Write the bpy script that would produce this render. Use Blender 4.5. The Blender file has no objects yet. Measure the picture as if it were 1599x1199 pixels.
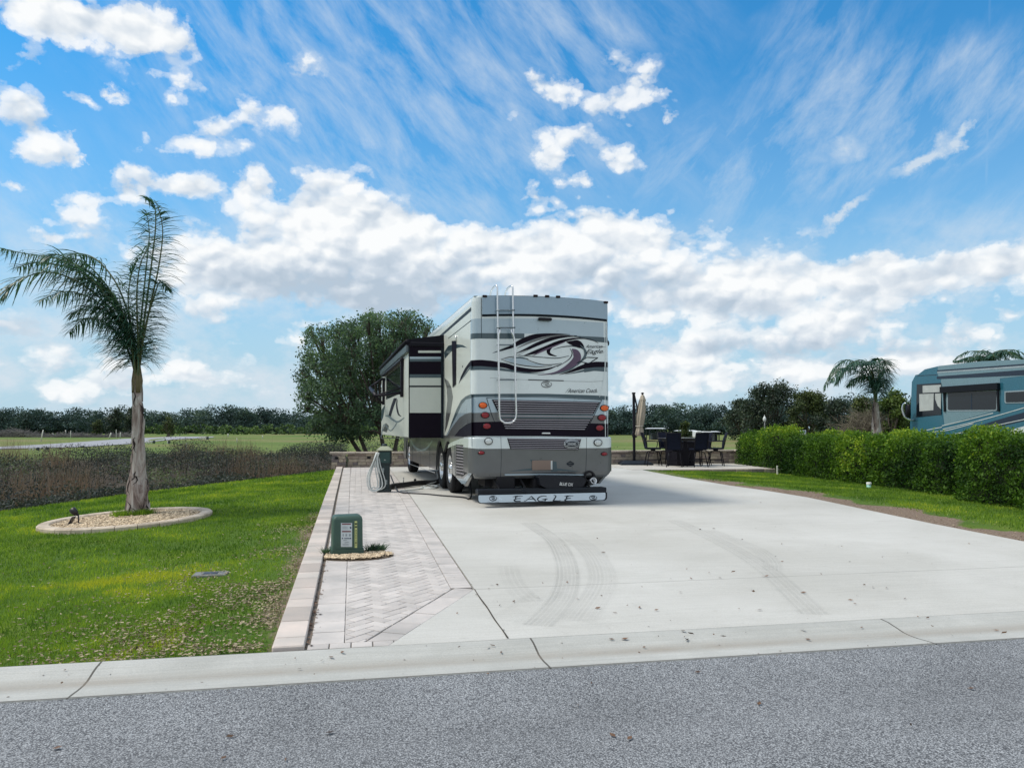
import bpy, math, random
import numpy as np
from mathutils import Vector, Matrix, noise as mnoise
from mathutils.geometry import tessellate_polygon
random.seed(7); RNG = np.random.default_rng(11)
S = bpy.context.scene
COL = S.collection
rad = math.radians
# ------------------------------------------------------------------ camera model
F = 1202.0; PITCH = rad(3.26); YAW = rad(11.3); CAMZ = 1.4
fw = Vector((math.sin(YAW)*math.cos(PITCH), math.cos(YAW)*math.cos(PITCH), math.sin(PITCH)))
rt = Vector((math.cos(YAW), -math.sin(YAW), 0)); up = rt.cross(fw)
CAM = Vector((0, 0, CAMZ))
def ray(px, py): return fw + rt*((px-799.5)/F) + up*((599.5-py)/F)
def at(px, py, d): return CAM + ray(px, py)*d
def on_plane(px, py, P, N):
    r = ray(px, py); return CAM + r*((P-CAM).dot(N)/r.dot(N))
def on_z(px, py, z=0.0):
    r = ray(px, py); return CAM + r*((z-CAMZ)/r.z)
cd = bpy.data.cameras.new('camera'); cam = bpy.data.objects.new('camera', cd); COL.objects.link(cam)
cd.sensor_width = 36; cd.lens = F/1599*36; cd.clip_end = 5000; cd.clip_start = 0.05
cam.matrix_world = Matrix(((rt.x, up.x, -fw.x, 0), (rt.y, up.y, -fw.y, 0), (rt.z, up.z, -fw.z, CAMZ), (0, 0, 0, 1)))
S.camera = cam
# ------------------------------------------------------------------ materials
def nodes_of(m):
    m.use_nodes = True; nt = m.node_tree; nt.nodes.clear(); return nt
def N(nt, t, **kw):
    n = nt.nodes.new(t)
    for k, v in kw.items():
        if k == 'op': n.operation = v
        elif k.startswith('i_'): n.inputs[int(k[2:])].default_value = v
        elif k in n.inputs.keys(): n.inputs[k].default_value = v
        else: setattr(n, k, v)
    return n
def L(nt, a, b): nt.links.new(a, b)
def math_n(nt, op, a, b=None, c=None, clamp=False):
    n = nt.nodes.new('ShaderNodeMath'); n.operation = op; n.use_clamp = clamp
    for i, v in enumerate((a, b, c)):
        if v is None: continue
        if isinstance(v, (int, float)): n.inputs[i].default_value = v
        else: nt.links.new(v, n.inputs[i])
    return n.outputs[0]
def mixc(nt, f, a, b, mode='MIX'):
    n = nt.nodes.new('ShaderNodeMix'); n.data_type = 'RGBA'; n.blend_type = mode
    for i, v in ((0, f), (6, a), (7, b)):
        if isinstance(v, (int, float)): n.inputs[i].default_value = v
        elif isinstance(v, (tuple, list)): n.inputs[i].default_value = (*v[:3], 1)
        else: nt.links.new(v, n.inputs[i])
    return n.outputs[2]
def ramp(nt, x, stops, interp='LINEAR'):
    n = nt.nodes.new('ShaderNodeValToRGB'); e = n.color_ramp.elements; n.color_ramp.interpolation = interp
    while len(e) < len(stops): e.new(0.5)
    for k, (p, c) in enumerate(stops):
        e[k].position = p; e[k].color = (c, c, c, 1) if isinstance(c, (int, float)) else (*c, 1)
    nt.links.new(x, n.inputs[0]); return n.outputs[0]
def noise_n(nt, scale, detail=3, rough=0.5, vec=None, dist=0.0):
    n = nt.nodes.new('ShaderNodeTexNoise'); n.inputs['Scale'].default_value = scale
    n.inputs['Detail'].default_value = detail; n.inputs['Roughness'].default_value = rough; n.inputs['Distortion'].default_value = dist
    if vec is not None: nt.links.new(vec, n.inputs['Vector'])
    return n
def pos(nt):
    return nt.nodes.new('ShaderNodeNewGeometry').outputs['Position']
def out(nt, bsdf):
    o = nt.nodes.new('ShaderNodeOutputMaterial'); nt.links.new(bsdf, o.inputs[0])
MATS = {}
def mat(name, c, rough=0.6, metal=0.0, var=0.12, vs=4.0, bump=0.0, bs=60.0, coat=0.0, c2=None, emit=0, attr=0, alpha=None, spec=0.5, trans=0):
    if name in MATS: return MATS[name]
    m = bpy.data.materials.new(name); nt = nodes_of(m); MATS[name] = m
    b = N(nt, 'ShaderNodeBsdfPrincipled'); p = pos(nt)
    nz = noise_n(nt, vs, 4, 0.6, p)
    f = ramp(nt, nz.outputs[0], [(0.3, 0.0), (0.7, 1.0)])
    lo = tuple(max(0, x*(1-var)) for x in c); hi = tuple(min(1, x*(1+var)) for x in (c2 or c))
    col = mixc(nt, f, lo, hi)
    if attr:
        a = N(nt, 'ShaderNodeAttribute'); a.attribute_name = 'rnd'
        k = math_n(nt, 'MULTIPLY_ADD', a.outputs['Fac'], 2*attr, 1-attr)
        cc = nt.nodes.new('ShaderNodeCombineColor'); [nt.links.new(k, cc.inputs[i]) for i in range(3)]
        col = mixc(nt, 1.0, col, cc.outputs[0], 'MULTIPLY')
    L(nt, col, b.inputs['Base Color'])
    r = math_n(nt, 'MULTIPLY_ADD', nz.outputs[0], 0.16, rough-0.08, True); L(nt, r, b.inputs['Roughness'])
    b.inputs['Metallic'].default_value = metal; b.inputs['Coat Weight'].default_value = coat; b.inputs['Coat Roughness'].default_value = 0.06
    b.inputs['Specular IOR Level'].default_value = spec
    b.inputs['Transmission Weight'].default_value = trans
    if bump:
        bn = noise_n(nt, bs, 4, 0.65, p); bu = nt.nodes.new('ShaderNodeBump'); bu.inputs['Strength'].default_value = bump; bu.inputs['Distance'].default_value = 0.01
        L(nt, bn.outputs[0], bu.inputs['Height']); L(nt, bu.outputs[0], b.inputs['Normal'])
    if alpha is not None: b.inputs['Alpha'].default_value = alpha
    out(nt, b.outputs[0]); return m
def leafmat(name, dark, light, extra=None, trans=0.35, rough=0.55, ns=0.6, spec=0.3):
    """foliage: colour runs dark..light per leaf (attribute rnd) and drifts with position"""
    m = bpy.data.materials.new(name); nt = nodes_of(m); MATS[name] = m
    a = N(nt, 'ShaderNodeAttribute'); a.attribute_name = 'rnd'
    nz = noise_n(nt, ns, 3, 0.6, pos(nt))
    k = math_n(nt, 'MULTIPLY_ADD', nz.outputs[0], 1.2, -0.6)
    k = math_n(nt, 'ADD', a.outputs['Fac'], k, None, True)
    st = [(0.0, dark), (0.8, light)] + ([(1.0, extra)] if extra else [])
    col = ramp(nt, k, st)
    d = N(nt, 'ShaderNodeBsdfPrincipled'); L(nt, col, d.inputs['Base Color']); d.inputs['Roughness'].default_value = rough; d.inputs['Specular IOR Level'].default_value = spec
    t = N(nt, 'ShaderNodeBsdfTranslucent'); L(nt, mixc(nt, 1.0, col, (1.0, 1.0, 0.55), 'MULTIPLY'), t.inputs[0])
    mx = N(nt, 'ShaderNodeMixShader'); mx.inputs[0].default_value = trans; L(nt, d.outputs[0], mx.inputs[1]); L(nt, t.outputs[0], mx.inputs[2])
    out(nt, mx.outputs[0]); return m
# ------------------------------------------------------------------ object helpers
def tag(o, label=None, cat=None, group=None, kind=None):
    if label: o['label'] = label
    if cat: o['category'] = cat
    if group: o['group'] = group
    if kind: o['kind'] = kind
    return o
def link(name, me, parent=None):
    o = bpy.data.objects.new(name, me); COL.objects.link(o)
    if parent is not None: o.parent = parent
    return o
def empty(name, loc=(0, 0, 0), rz=0.0, label=None, cat=None, group=None):
    o = bpy.data.objects.new(name, None); COL.objects.link(o); o.location = loc; o.rotation_euler = (0, 0, rz)
    o.empty_display_size = 0.1
    return tag(o, label, cat, group)
def copy_tree(o, parent=None, loc=None, rz=None, label=None):
    c = o.copy(); COL.objects.link(c)
    if parent is not None: c.parent = parent
    if loc is not None: c.location = loc
    if rz is not None: c.rotation_euler = (0, 0, rz)
    if label: c['label'] = label
    for ch in [x for x in bpy.data.objects if x.parent == o]: copy_tree(ch, c)
    return c
class MB:
    """collects shapes into one mesh"""
    def __init__(s): s.v = []; s.f = []; s.m = []; s.sm = []; s.mi = 0; s.smooth = False; s.rnd = []; s.r = 0.5
    def add(s, vs, fs, smooth=None):
        b = len(s.v); s.v += [tuple(x) for x in vs]; s.rnd += [s.r]*len(vs)
        for f in fs: s.f.append(tuple(i+b for i in f)); s.m.append(s.mi); s.sm.append(s.smooth if smooth is None else smooth)
        return s
    def box(s, x0, x1, y0, y1, z0, z1, bev=0.0, M=None):
        if bev <= 0:
            vs = [(x, y, z) for z in (z0, z1) for y in (y0, y1) for x in (x0, x1)]
            fs = [(0, 2, 3, 1), (4, 5, 7, 6), (0, 1, 5, 4), (2, 6, 7, 3), (0, 4, 6, 2), (1, 3, 7, 5)]
        else:
            b = min(bev, (x1-x0)*.49, (y1-y0)*.49, (z1-z0)*.49); vs = []; 
            def ringp(z, i): return [(x0+b+i, y0+i, z), (x1-b-i, y0+i, z), (x1-i, y0+b+i, z), (x1-i, y1-b-i, z), (x1-b-i, y1-i, z), (x0+b+i, y1-i, z), (x0+i, y1-b-i, z), (x0+i, y0+b+i, z)]
            rings = [ringp(z0, b*.7), ringp(z0+b, 0), ringp(z1-b, 0), ringp(z1, b*.7)]
            for r in rings: vs += r
            fs = [tuple(range(7, -1, -1)), tuple(range(24, 32))]
            for k in range(3):
                for i in range(8): j = (i+1) % 8; fs.append((k*8+i, k*8+j, k*8+8+j, k*8+8+i))
        if M is not None: vs = [M @ Vector(p) for p in vs]
        return s.add(vs, fs)
    def tube(s, pts, r, n=8, caps=True, smooth=True):
        pts = [Vector(p) for p in pts]; K = len(pts)
        rs = list(r) if isinstance(r, (list, tuple, np.ndarray)) else [r]*K
        up0 = Vector((0, 0, 1)); vs = []; prev = None
        for i, p in enumerate(pts):
            t = (pts[min(i+1, K-1)]-pts[max(i-1, 0)])
            t = t.normalized() if t.length > 1e-9 else up0
            if prev is None:
                a = t.cross(up0) if abs(t.z) < 0.95 else t.cross(Vector((1, 0, 0)))
            else: a = prev - t*prev.dot(t)
            a.normalize(); prev = a; b = t.cross(a)
            for k in range(n):
                th = 2*math.pi*k/n; vs.append(p+(a*math.cos(th)+b*math.sin(th))*rs[i])
        fs = []
        for i in range(K-1):
            for k in range(n): j = (k+1) % n; fs.append((i*n+k, i*n+j, (i+1)*n+j, (i+1)*n+k))
        if caps: fs += [tuple(range(n-1, -1, -1)), tuple(range((K-1)*n, K*n))]
        return s.add(vs, fs, smooth)
    def lathe(s, prof, c=(0, 0, 0), axis='Z', n=24, smooth=True, caps=True, M=None):
        vs = []; fs = []; c = Vector(c)
        for (r, h) in prof:
            for k in range(n):
                th = 2*math.pi*k/n; a, b = r*math.cos(th), r*math.sin(th)
                p = Vector((a, b, h)) if axis == 'Z' else (Vector((h, a, b)) if axis == 'X' else Vector((b, h, a)))
                vs.append(c+p if M is None else M @ (c+p))
        K = len(prof)
        for i in range(K-1):
            for k in range(n): j = (k+1) % n; fs.append((i*n+k, i*n+j, (i+1)*n+j, (i+1)*n+k))
        if caps: fs += [tuple(range(n-1, -1, -1)), tuple(range((K-1)*n, K*n))]
        return s.add(vs, fs, smooth)
    def prism(s, poly, fmap, a, b, side=True):
        """poly: 2D points; fmap(u,v,h)->3D; between heights a and b"""
        n = len(poly); vs = [fmap(u, v, a) for u, v in poly]+[fmap(u, v, b) for u, v in poly]
        tr = tessellate_polygon([[Vector((u, v, 0)) for u, v in poly]])
        fs = [tuple(t) for t in tr]+[tuple(n+i for i in reversed(t)) for t in tr]
        if side: fs += [(i, (i+1) % n, n+(i+1) % n, n+i) for i in range(n)]
        return s.add(vs, fs)
    def flat(s, pts3, poly2=None):
        poly2 = poly2 or [(p[0], p[1]) for p in pts3]
        tr = tessellate_polygon([[Vector((u, v, 0)) for u, v in poly2]])
        return s.add(pts3, [tuple(t) for t in tr])
    def ribbon(s, A, B):
        n = len(A); return s.add(list(A)+list(B), [(i, i+1, n+i+1, n+i) for i in range(n-1)])
    def build(s, name, mats, parent=None, rnd=False):
        me = bpy.data.meshes.new(name); me.from_pydata(s.v, [], s.f)
        for m in (mats if isinstance(mats, (list, tuple)) else [mats]): me.materials.append(m)
        me.polygons.foreach_set('material_index', s.m); me.polygons.foreach_set('use_smooth', s.sm)
        if rnd:
            at_ = me.attributes.new('rnd', 'FLOAT', 'POINT'); at_.data.foreach_set('value', np.array(s.rnd, dtype=np.float32))
        me.update(); return link(name, me, parent)
def np_mesh(name, V, nper, mats, rnd=None, parent=None, mi=None):
    """V: (n*nper,3); each nper consecutive verts make one face"""
    V = np.asarray(V, dtype=np.float32).reshape(-1, 3); n = len(V)//nper
    me = bpy.data.meshes.new(name); me.vertices.add(len(V)); me.vertices.foreach_set('co', V.ravel())
    me.loops.add(len(V)); me.loops.foreach_set('vertex_index', np.arange(len(V), dtype=np.int32))
    me.polygons.add(n); me.polygons.foreach_set('loop_start', np.arange(0, len(V), nper, dtype=np.int32))
    try: me.polygons.foreach_set('loop_total', np.full(n, nper, dtype=np.int32))
    except Exception: pass
    for m in (mats if isinstance(mats, (list, tuple)) else [mats]): me.materials.append(m)
    if mi is not None: me.polygons.foreach_set('material_index', np.asarray(mi, dtype=np.int32))
    if rnd is not None:
        a = me.attributes.new('rnd', 'FLOAT', 'POINT'); a.data.foreach_set('value', np.repeat(np.asarray(rnd, dtype=np.float32), nper))
    me.update(calc_edges=True); me.validate(); return link(name, me, parent)
def leaf_quads(C, size, aspect=0.5, up_bias=0.0, curl=0.0):
    """diamond leaves at centres C with random orientation"""
    n = len(C); d = RNG.normal(size=(n, 3)); d[:, 2] += up_bias; d /= np.linalg.norm(d, axis=1)[:, None]
    e = RNG.normal(size=(n, 3)); e -= (e*d).sum(1)[:, None]*d; e /= np.linalg.norm(e, axis=1)[:, None]
    s = (size*RNG.uniform(0.6, 1.35, n))[:, None] if np.isscalar(size) else (size*RNG.uniform(0.6, 1.35, n))[:, None]
    a = C-d*s*.5; b = C+e*s*aspect*.5; c = C+d*s*.5; f = C-e*s*aspect*.5
    return np.stack([a, b, c, f], 1).reshape(-1, 3)
def catmull(P, sub=6, closed=False):
    P = [Vector(p) for p in P]; n = len(P); o = []
    rng = range(n) if closed else range(n-1)
    for i in rng:
        if closed: p0, p1, p2, p3 = P[i-1], P[i], P[(i+1) % n], P[(i+2) % n]
        else: p0, p1, p2, p3 = P[max(i-1, 0)], P[i], P[i+1], P[min(i+2, n-1)]
        for k in range(sub):
            t = k/sub; o.append(0.5*((2*p1)+(p2-p0)*t+(2*p0-5*p1+4*p2-p3)*t*t+(3*p1-p0-3*p2+p3)*t**3))
    if not closed: o.append(P[-1])
    return o
# ------------------------------------------------------------------ ground heights
def G(y): return -0.12+0.12*min(max((y-5.54)/(16-5.54), 0), 1)
CREST = [(-60, -90), (-20, -8), (-10, 11.5), (-7.2, 17.3), (-5.2, 20.8), (-0.8, 26.2), (0.5, 29.3), (16, 29.3), (24, 34), (60, 40), (200, 50)]
CX = [c[0] for c in CREST]; CY = [c[1] for c in CREST]
def smooth(a, b, x):
    t = np.clip((x-a)/(b-a), 0, 1); return t*t*(3-2*t)
def crest_s(x, y):
    sl = np.where(x < -0.8, 0.62, 1.0)
    sl = np.where(x < -10, 0.42, sl)
    return (y-np.interp(x, CX, CY))*sl
RE = []   # right driveway edge, x as a function of y
for (px, py) in ((1599, 845), (1457, 817.5), (1260, 776), (1139, 757.7), (1060, 744.5), (1000, 733)):
    z = -0.1
    for _ in range(6): p = on_z(px, py, z); z = G(p.y)
    RE.append((p.y, p.x))
RE.sort()
RE = [(5.54, RE[0][1]+0.9), (RE[0][0]-1.5, RE[0][1]+0.25)] + RE
def right_edge(y): return np.interp(y, [a for a, b in RE], [b for a, b in RE])
def left_edge(y): return -0.56-0.0075*(y-5.5)
def HT(x, y):
    """terrain height (numpy)"""
    x = np.asarray(x, float); y = np.asarray(y, float)
    g = -0.12+0.12*np.clip((y-5.54)/(16-5.54), 0, 1)
    lx = left_edge(y); rx = right_edge(y)
    z = g-0.012
    z = z-0.047*np.clip(lx-x, 0, 40)-0.012*np.clip(x-rx, 0, 1.2)-0.03*np.clip(x-rx-1, 0, 4)
    s = crest_s(x, y)
    fld = -0.55+0.12*np.sin(x*0.05+1)*np.sin(y*0.04)
    d1 = smooth(0, 4.5, s); ditch = -1.75
    z2 = z*(1-d1)+ditch*d1
    d2 = smooth(6, 22, s); z2 = z2*(1-d2)+fld*d2
    z = np.where(s > 0, z2, z)
    z = np.where(y < 5.6, -0.3, z)
    return z
def ht(x, y): return float(HT(x, y))
# ------------------------------------------------------------------ ground
def axis(lo, hi, a, b, st, grow=1.16):
    m = list(np.arange(a, b+1e-6, st)); d = st; x = m[0]; l = []
    while x > lo: d *= grow; x -= d; l.append(x)
    d = st; x = m[-1]; r = []
    while x < hi: d *= grow; x += d; r.append(x)
    return np.array(l[::-1]+m+r)
gx = axis(-900, 900, -22, 24, 0.25); gy = axis(-300, 1200, 5.0, 46, 0.25)
X, Y = np.meshgrid(gx, gy)
Z = HT(X, Y)
inside = (X > left_edge(Y)+0.3) & (X < right_edge(Y)-0.35) & (Y > 5.2) & (Y < 28.0)
inside |= (X > 8) & (X < 14.6) & (Y > 24.7) & (Y < 28.0)
Z = np.where(inside, Z-0.12, Z)
s_ = crest_s(X, Y)
rough_ = np.array([[mnoise.noise(Vector((x*0.35, y*0.35, 0))) for x in gx] for y in gy]) if False else 0
nx, ny = len(gx), len(gy)
V = np.stack([X, Y, Z], -1).reshape(-1, 3)
i0 = (np.arange(ny-1)[:, None]*nx+np.arange(nx-1)[None, :]).ravel()
FQ = np.stack([i0, i0+1, i0+nx+1, i0+nx], -1)
me = bpy.data.meshes.new('ground'); me.from_pydata(V.tolist(), [], FQ.tolist())
brush = smooth(-0.3, 0.8, s_)*(1-smooth(19, 27, s_))
dirtw = 0.75+0.25*np.sin(Y*1.7)+0.2*np.sin(Y*4.1+1)
dd = X-right_edge(Y)
dirt = (1-smooth(dirtw*0.75, dirtw*1.3, dd))*(dd > -1)*(Y < 24.4)*(1-0.55*smooth(17, 21, Y))
dl = left_edge(Y)-X
dirt = np.maximum(dirt, 0.75*(1-smooth(0.02, 0.32+0.1*np.sin(Y*3), dl))*(dl > -1)*(Y < 14))
fieldm = smooth(18, 25, s_)
for nm, arr in (('brush', brush), ('dirt', dirt), ('field', fieldm)):
    a = me.attributes.new(nm, 'FLOAT', 'POINT'); a.data.foreach_set('value', arr.astype(np.float32).ravel())
gm = bpy.data.materials.new('ground_cover'); nt = nodes_of(gm); b = N(nt, 'ShaderNodeBsdfPrincipled'); P = pos(nt)
n1 = noise_n(nt, 0.55, 4, 0.6, P); n2 = noise_n(nt, 14, 4, 0.7, P); n3 = noise_n(nt, 0.03, 4, 0.55, P); n4 = noise_n(nt, 45, 3, 0.7, P)
lawn = ramp(nt, n1.outputs[0], [(0.3, (0.055, 0.13, 0.02)), (0.55, (0.10, 0.19, 0.025)), (0.72, (0.18, 0.24, 0.025))])
lawn = mixc(nt, ramp(nt, n4.outputs[0], [(0.35, 0.0), (0.7, 0.75)]), lawn, (0.055, 0.06, 0.025))
soil = mixc(nt, n2.outputs[0], (0.035, 0.032, 0.028), (0.11, 0.09, 0.07))
fld = ramp(nt, n3.outputs[0], [(0.35, (0.09, 0.16, 0.04)), (0.5, (0.15, 0.20, 0.06)), (0.62, (0.22, 0.20, 0.10))])
fld = mixc(nt, ramp(nt, noise_n(nt, 0.25, 5, 0.7, P).outputs[0], [(0.45, 0.0), (0.75, 0.6)]), fld, (0.09, 0.12, 0.035))
def att(nm): a = N(nt, 'ShaderNodeAttribute'); a.attribute_name = nm; return a.outputs['Fac']
dsoil = ramp(nt, n4.outputs[0], [(0.3, (0.10, 0.072, 0.052)), (0.55, (0.23, 0.175, 0.135)), (0.75, (0.40, 0.34, 0.28))])
dm = math_n(nt, 'ADD', att('dirt'), math_n(nt, 'MULTIPLY_ADD', n2.outputs[0], 0.9, -0.5), None, True)
dm = ramp(nt, dm, [(0.35, 0.0), (0.6, 1.0)])
c = mixc(nt, dm, lawn, dsoil); c = mixc(nt, att('field'), c, fld); c = mixc(nt, att('brush'), c, soil)
L(nt, c, b.inputs['Base Color']); b.inputs['Roughness'].default_value = 0.95; b.inputs['Specular IOR Level'].default_value = 0.1
bu = N(nt, 'ShaderNodeBump'); bu.inputs['Strength'].default_value = 0.6; bu.inputs['Distance'].default_value = 0.03; L(nt, n2.outputs[0], bu.inputs['Height']); L(nt, bu.outputs[0], b.inputs['Normal'])
out(nt, b.outputs[0]); me.materials.append(gm); me.polygons.foreach_set('use_smooth', [True]*len(FQ)); me.update()
tag(link('ground', me), kind='structure')
# road
def roadmat(name, lo, hi, sc=130):
    m = bpy.data.materials.new(name); nt = nodes_of(m); b = N(nt, 'ShaderNodeBsdfPrincipled'); P = pos(nt)
    v = N(nt, 'ShaderNodeTexVoronoi'); v.inputs['Scale'].default_value = sc; L(nt, P, v.inputs['Vector'])
    st = ramp(nt, N(nt, 'ShaderNodeSeparateColor').outputs[0] if False else v.outputs['Color'], [(0.0, lo), (0.5, tuple((a+c)/2*0.95 for a, c in zip(lo, hi))), (1.0, hi)])
    nz = noise_n(nt, 240, 2, 0.6, P); big = noise_n(nt, 0.6, 5, 0.65, P)
    st = mixc(nt, ramp(nt, v.outputs['Distance'], [(0.3, 0.0), (0.75, 0.85)]), st, (0.03, 0.032, 0.04))
    k = ramp(nt, big.outputs[0], [(0.3, 0.80), (0.7, 1.12)])
    sy_ = N(nt, 'ShaderNodeSeparateXYZ'); L(nt, P, sy_.inputs[0]); wp = noise_n(nt, 0.9, 4, 0.6, P)
    yy = math_n(nt, 'MULTIPLY_ADD', wp.outputs[0], 0.5, sy_.outputs[1]); lane = math_n(nt, 'SINE', math_n(nt, 'MULTIPLY', yy, 3.4)); st = mixc(nt, math_n(nt, 'MULTIPLY', math_n(nt, 'ADD', lane, 1.0), 0.10), st, (0.16, 0.165, 0.175))
    oil = noise_n(nt, 2.2, 3, 0.5, P); st = mixc(nt, ramp(nt, oil.outputs[0], [(0.68, 0.0), (0.76, 0.45)]), st, (0.05, 0.05, 0.055))
    st = mixc(nt, 1.0, st, k, 'MULTIPLY')
    L(nt, st, b.inputs['Base Color']); b.inputs['Roughness'].default_value = 0.85; b.inputs['Specular IOR Level'].default_value = 0.3
    bu = N(nt, 'ShaderNodeBump'); bu.inputs['Strength'].default_value = 0.7; bu.inputs['Distance'].default_value = 0.004; bu.invert = True
    L(nt, v.outputs['Distance'], bu.inputs['Height']); L(nt, bu.outputs[0], b.inputs['Normal']); out(nt, b.outputs[0]); return m
ROADM = roadmat('asphalt', (0.10, 0.106, 0.115), (0.60, 0.63, 0.66), 125)
mb = MB()
xs = [-300, -60, -20, -8, 0, 8, 20, 60, 300]; ys = [4.94, 4.0, 2.5, 0, -4.0, -4.4]
zz = [-0.155, -0.152, -0.12, -0.10, -0.15, -0.3]
for i in range(len(xs)-1):
    for j in range(len(ys)-1):
        mb.add([(xs[i], ys[j+1], zz[j+1]), (xs[i+1], ys[j+1], zz[j+1]), (xs[i+1], ys[j], zz[j]), (xs[i], ys[j], zz[j])], [(0, 1, 2, 3)])
tag(mb.build('road', ROADM), kind='structure')
# far road on the field
def fz(px, py): p = on_z(px, py, -0.45); return (p.x, p.y, ht(p.x, p.y)+0.06)
lower = [(-120, 703), (0, 700), (65, 698.7), (130, 697), (208, 692.3), (270, 686), (332, 682.6)]
upper = [(-120, 699.5), (0, 697), (65, 694), (130, 690), (195, 685), (276, 680.6), (335, 680.9)]
mb = MB()
A = [fz(*p) for p in lower]; B = [fz(*p) for p in upper]; mb.ribbon(A, B)
tag(mb.build('far_road', mat('pale_asphalt', (0.30, 0.31, 0.34), 0.9, vs=0.4)), kind='structure')
# kerb (valley gutter)
def concrete(name, lo, hi, joints=None, kerbj=None, vs=1.2):
    m = bpy.data.materials.new(name); nt = nodes_of(m); b = N(nt, 'ShaderNodeBsdfPrincipled'); P = pos(nt)
    n1 = noise_n(nt, vs, 6, 0.65, P, 0.3); n2 = noise_n(nt, 90, 3, 0.7, P); n3 = noise_n(nt, 7, 5, 0.7, P); 
    sp = N(nt, 'ShaderNodeMapping'); sp.inputs['Scale'].default_value = (0.6, 30, 1); L(nt, P, sp.inputs[0]); n4 = noise_n(nt, 2.0, 3, 0.6, sp.outputs[0])
    c = mixc(nt, ramp(nt, n1.outputs[0], [(0.3, 0.0), (0.7, 1.0)]), lo, hi)
    c = mixc(nt, 0.12, c, ramp(nt, n2.outputs[0], [(0.3, 0.15), (0.7, 1.0)]), 'OVERLAY')
    c = mixc(nt, 0.10, c, ramp(nt, n4.outputs[0], [(0.3, 0.2), (0.7, 0.9)]), 'OVERLAY')
    c = mixc(nt, ramp(nt, n3.outputs[0], [(0.62, 0.0), (0.75, 0.25)]), c, tuple(x*0.6 for x in lo))
    if joints:
        sx = N(nt, 'ShaderNodeSeparateXYZ'); L(nt, P, sx.inputs[0]); wob = math_n(nt, 'MULTIPLY_ADD', n3.outputs[0], 0.010, -0.005); tot = None
        for (ax, v, w, st) in joints:
            d = math_n(nt, 'ABSOLUTE', math_n(nt, 'ADD', math_n(nt, 'SUBTRACT', sx.outputs[ax], v), wob))
            mk = math_n(nt, 'MULTIPLY', math_n(nt, 'LESS_THAN', d, w), st); tot = mk if tot is None else math_n(nt, 'MAXIMUM', tot, mk)
        pass
        c = mixc(nt, tot, c, (0.06, 0.055, 0.045))
    if name == 'kerb_concrete' and True:     # silt line in the gutter
        gy_ = math_n(nt, 'ABSOLUTE', math_n(nt, 'SUBTRACT', sx.outputs[1], 5.22)); gb = math_n(nt, 'MULTIPLY', ramp(nt, gy_, [(0.0, 0.85), (0.04, 0.6), (0.11, 0.0)]), ramp(nt, n1.outputs[0], [(0.30, 0.15), (0.65, 0.8)]))
        c = mixc(nt, gb, c, (0.25, 0.21, 0.165))
    if kerbj == 'drive':
        nb = noise_n(nt, 0.35, 6, 0.6, P, 0.5); c = mixc(nt, ramp(nt, nb.outputs[0], [(0.42, 0.0), (0.68, 0.32)]), c, (0.34, 0.33, 0.29))
        ns_ = noise_n(nt, 2.6, 6, 0.75, P, 1.0); c = mixc(nt, ramp(nt, ns_.outputs[0], [(0.60, 0.0), (0.74, 0.28)]), c, (0.30, 0.29, 0.26))
    L(nt, c, b.inputs['Base Color']); b.inputs['Roughness'].default_value = 0.8; b.inputs['Specular IOR Level'].default_value = 0.3
    bu = N(nt, 'ShaderNodeBump'); bu.inputs['Strength'].default_value = 0.25; bu.inputs['Distance'].default_value = 0.004; L(nt, n2.outputs[0], bu.inputs['Height']); L(nt, bu.outputs[0], b.inputs['Normal'])
    out(nt, b.outputs[0]); return m
KERBM = concrete('kerb_concrete', (0.37, 0.375, 0.355), (0.47, 0.475, 0.455), [(0, -1.62+2.86*k, 0.007, 0.9) for k in range(-3, 6)]+[(1, 4.945, 0.012, 0.8), (1, 5.54, 0.01, 0.7)])
prof = [(4.93, -0.30), (4.93, -0.151), (5.0, -0.154), (5.12, -0.162), (5.2, -0.163), (5.27, -0.158), (5.36, -0.139), (5.44, -0.124), (5.535, -0.117), (5.545, -0.125), (5.545, -0.32)]
mb = MB(); mb.smooth = True
xs = np.concatenate([np.linspace(-120, -12, 20), np.linspace(-11, 16, 60), np.linspace(18, 120, 18)])
for i in range(len(prof)-1):
    mb.ribbon([(x, prof[i][0], prof[i][1]) for x in xs], [(x, prof[i+1][0], prof[i+1][1]) for x in xs])
tag(mb.build('kerb', KERBM), kind='structure')
# driveway slab
DRIVEM = concrete('driveway_concrete', (0.455, 0.452, 0.425), (0.555, 0.553, 0.528), [(1, 7.2, 0.006, 0.55), (1, 10.8, 0.005, 0.35), (1, 14.4, 0.005, 0.4), (1, 18.0, 0.005, 0.4), (1, 21.6, 0.005, 0.4), (0, 6.2, 0.004, 0.12)], 'drive', 0.5)
def drive_left(y): return 0.23+(y-5.55)*(1.08-0.23)/(7.2-5.55) if y < 7.2 else 1.085
mb = MB(); ysd = sorted(set(list(np.arange(5.545, 28.2, 0.33))+[7.2, 28.2]+[a for a, b in RE if 5.6 < a < 28]))
cols = []
for y in ysd:
    l, r = drive_left(y), float(right_edge(y)) if y < 24.4 else 9.4
    cols.append([(l+(r-l)*t, y, G(y)) for t in np.linspace(0, 1, 12)])
for a, b_ in zip(cols[:-1], cols[1:]): mb.ribbon(a, b_)
mb.ribbon([(c[-1][0], c[-1][1], c[-1][2]) for c in cols], [(c[-1][0]+0.01, c[-1][1], c[-1][2]-0.14) for c in cols])
mb.ribbon([(c[0][0], c[0][1], c[0][2]-0.14) for c in cols], [c[0] for c in cols])
drv = tag(mb.build('driveway', DRIVEM), kind='structure')
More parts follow.
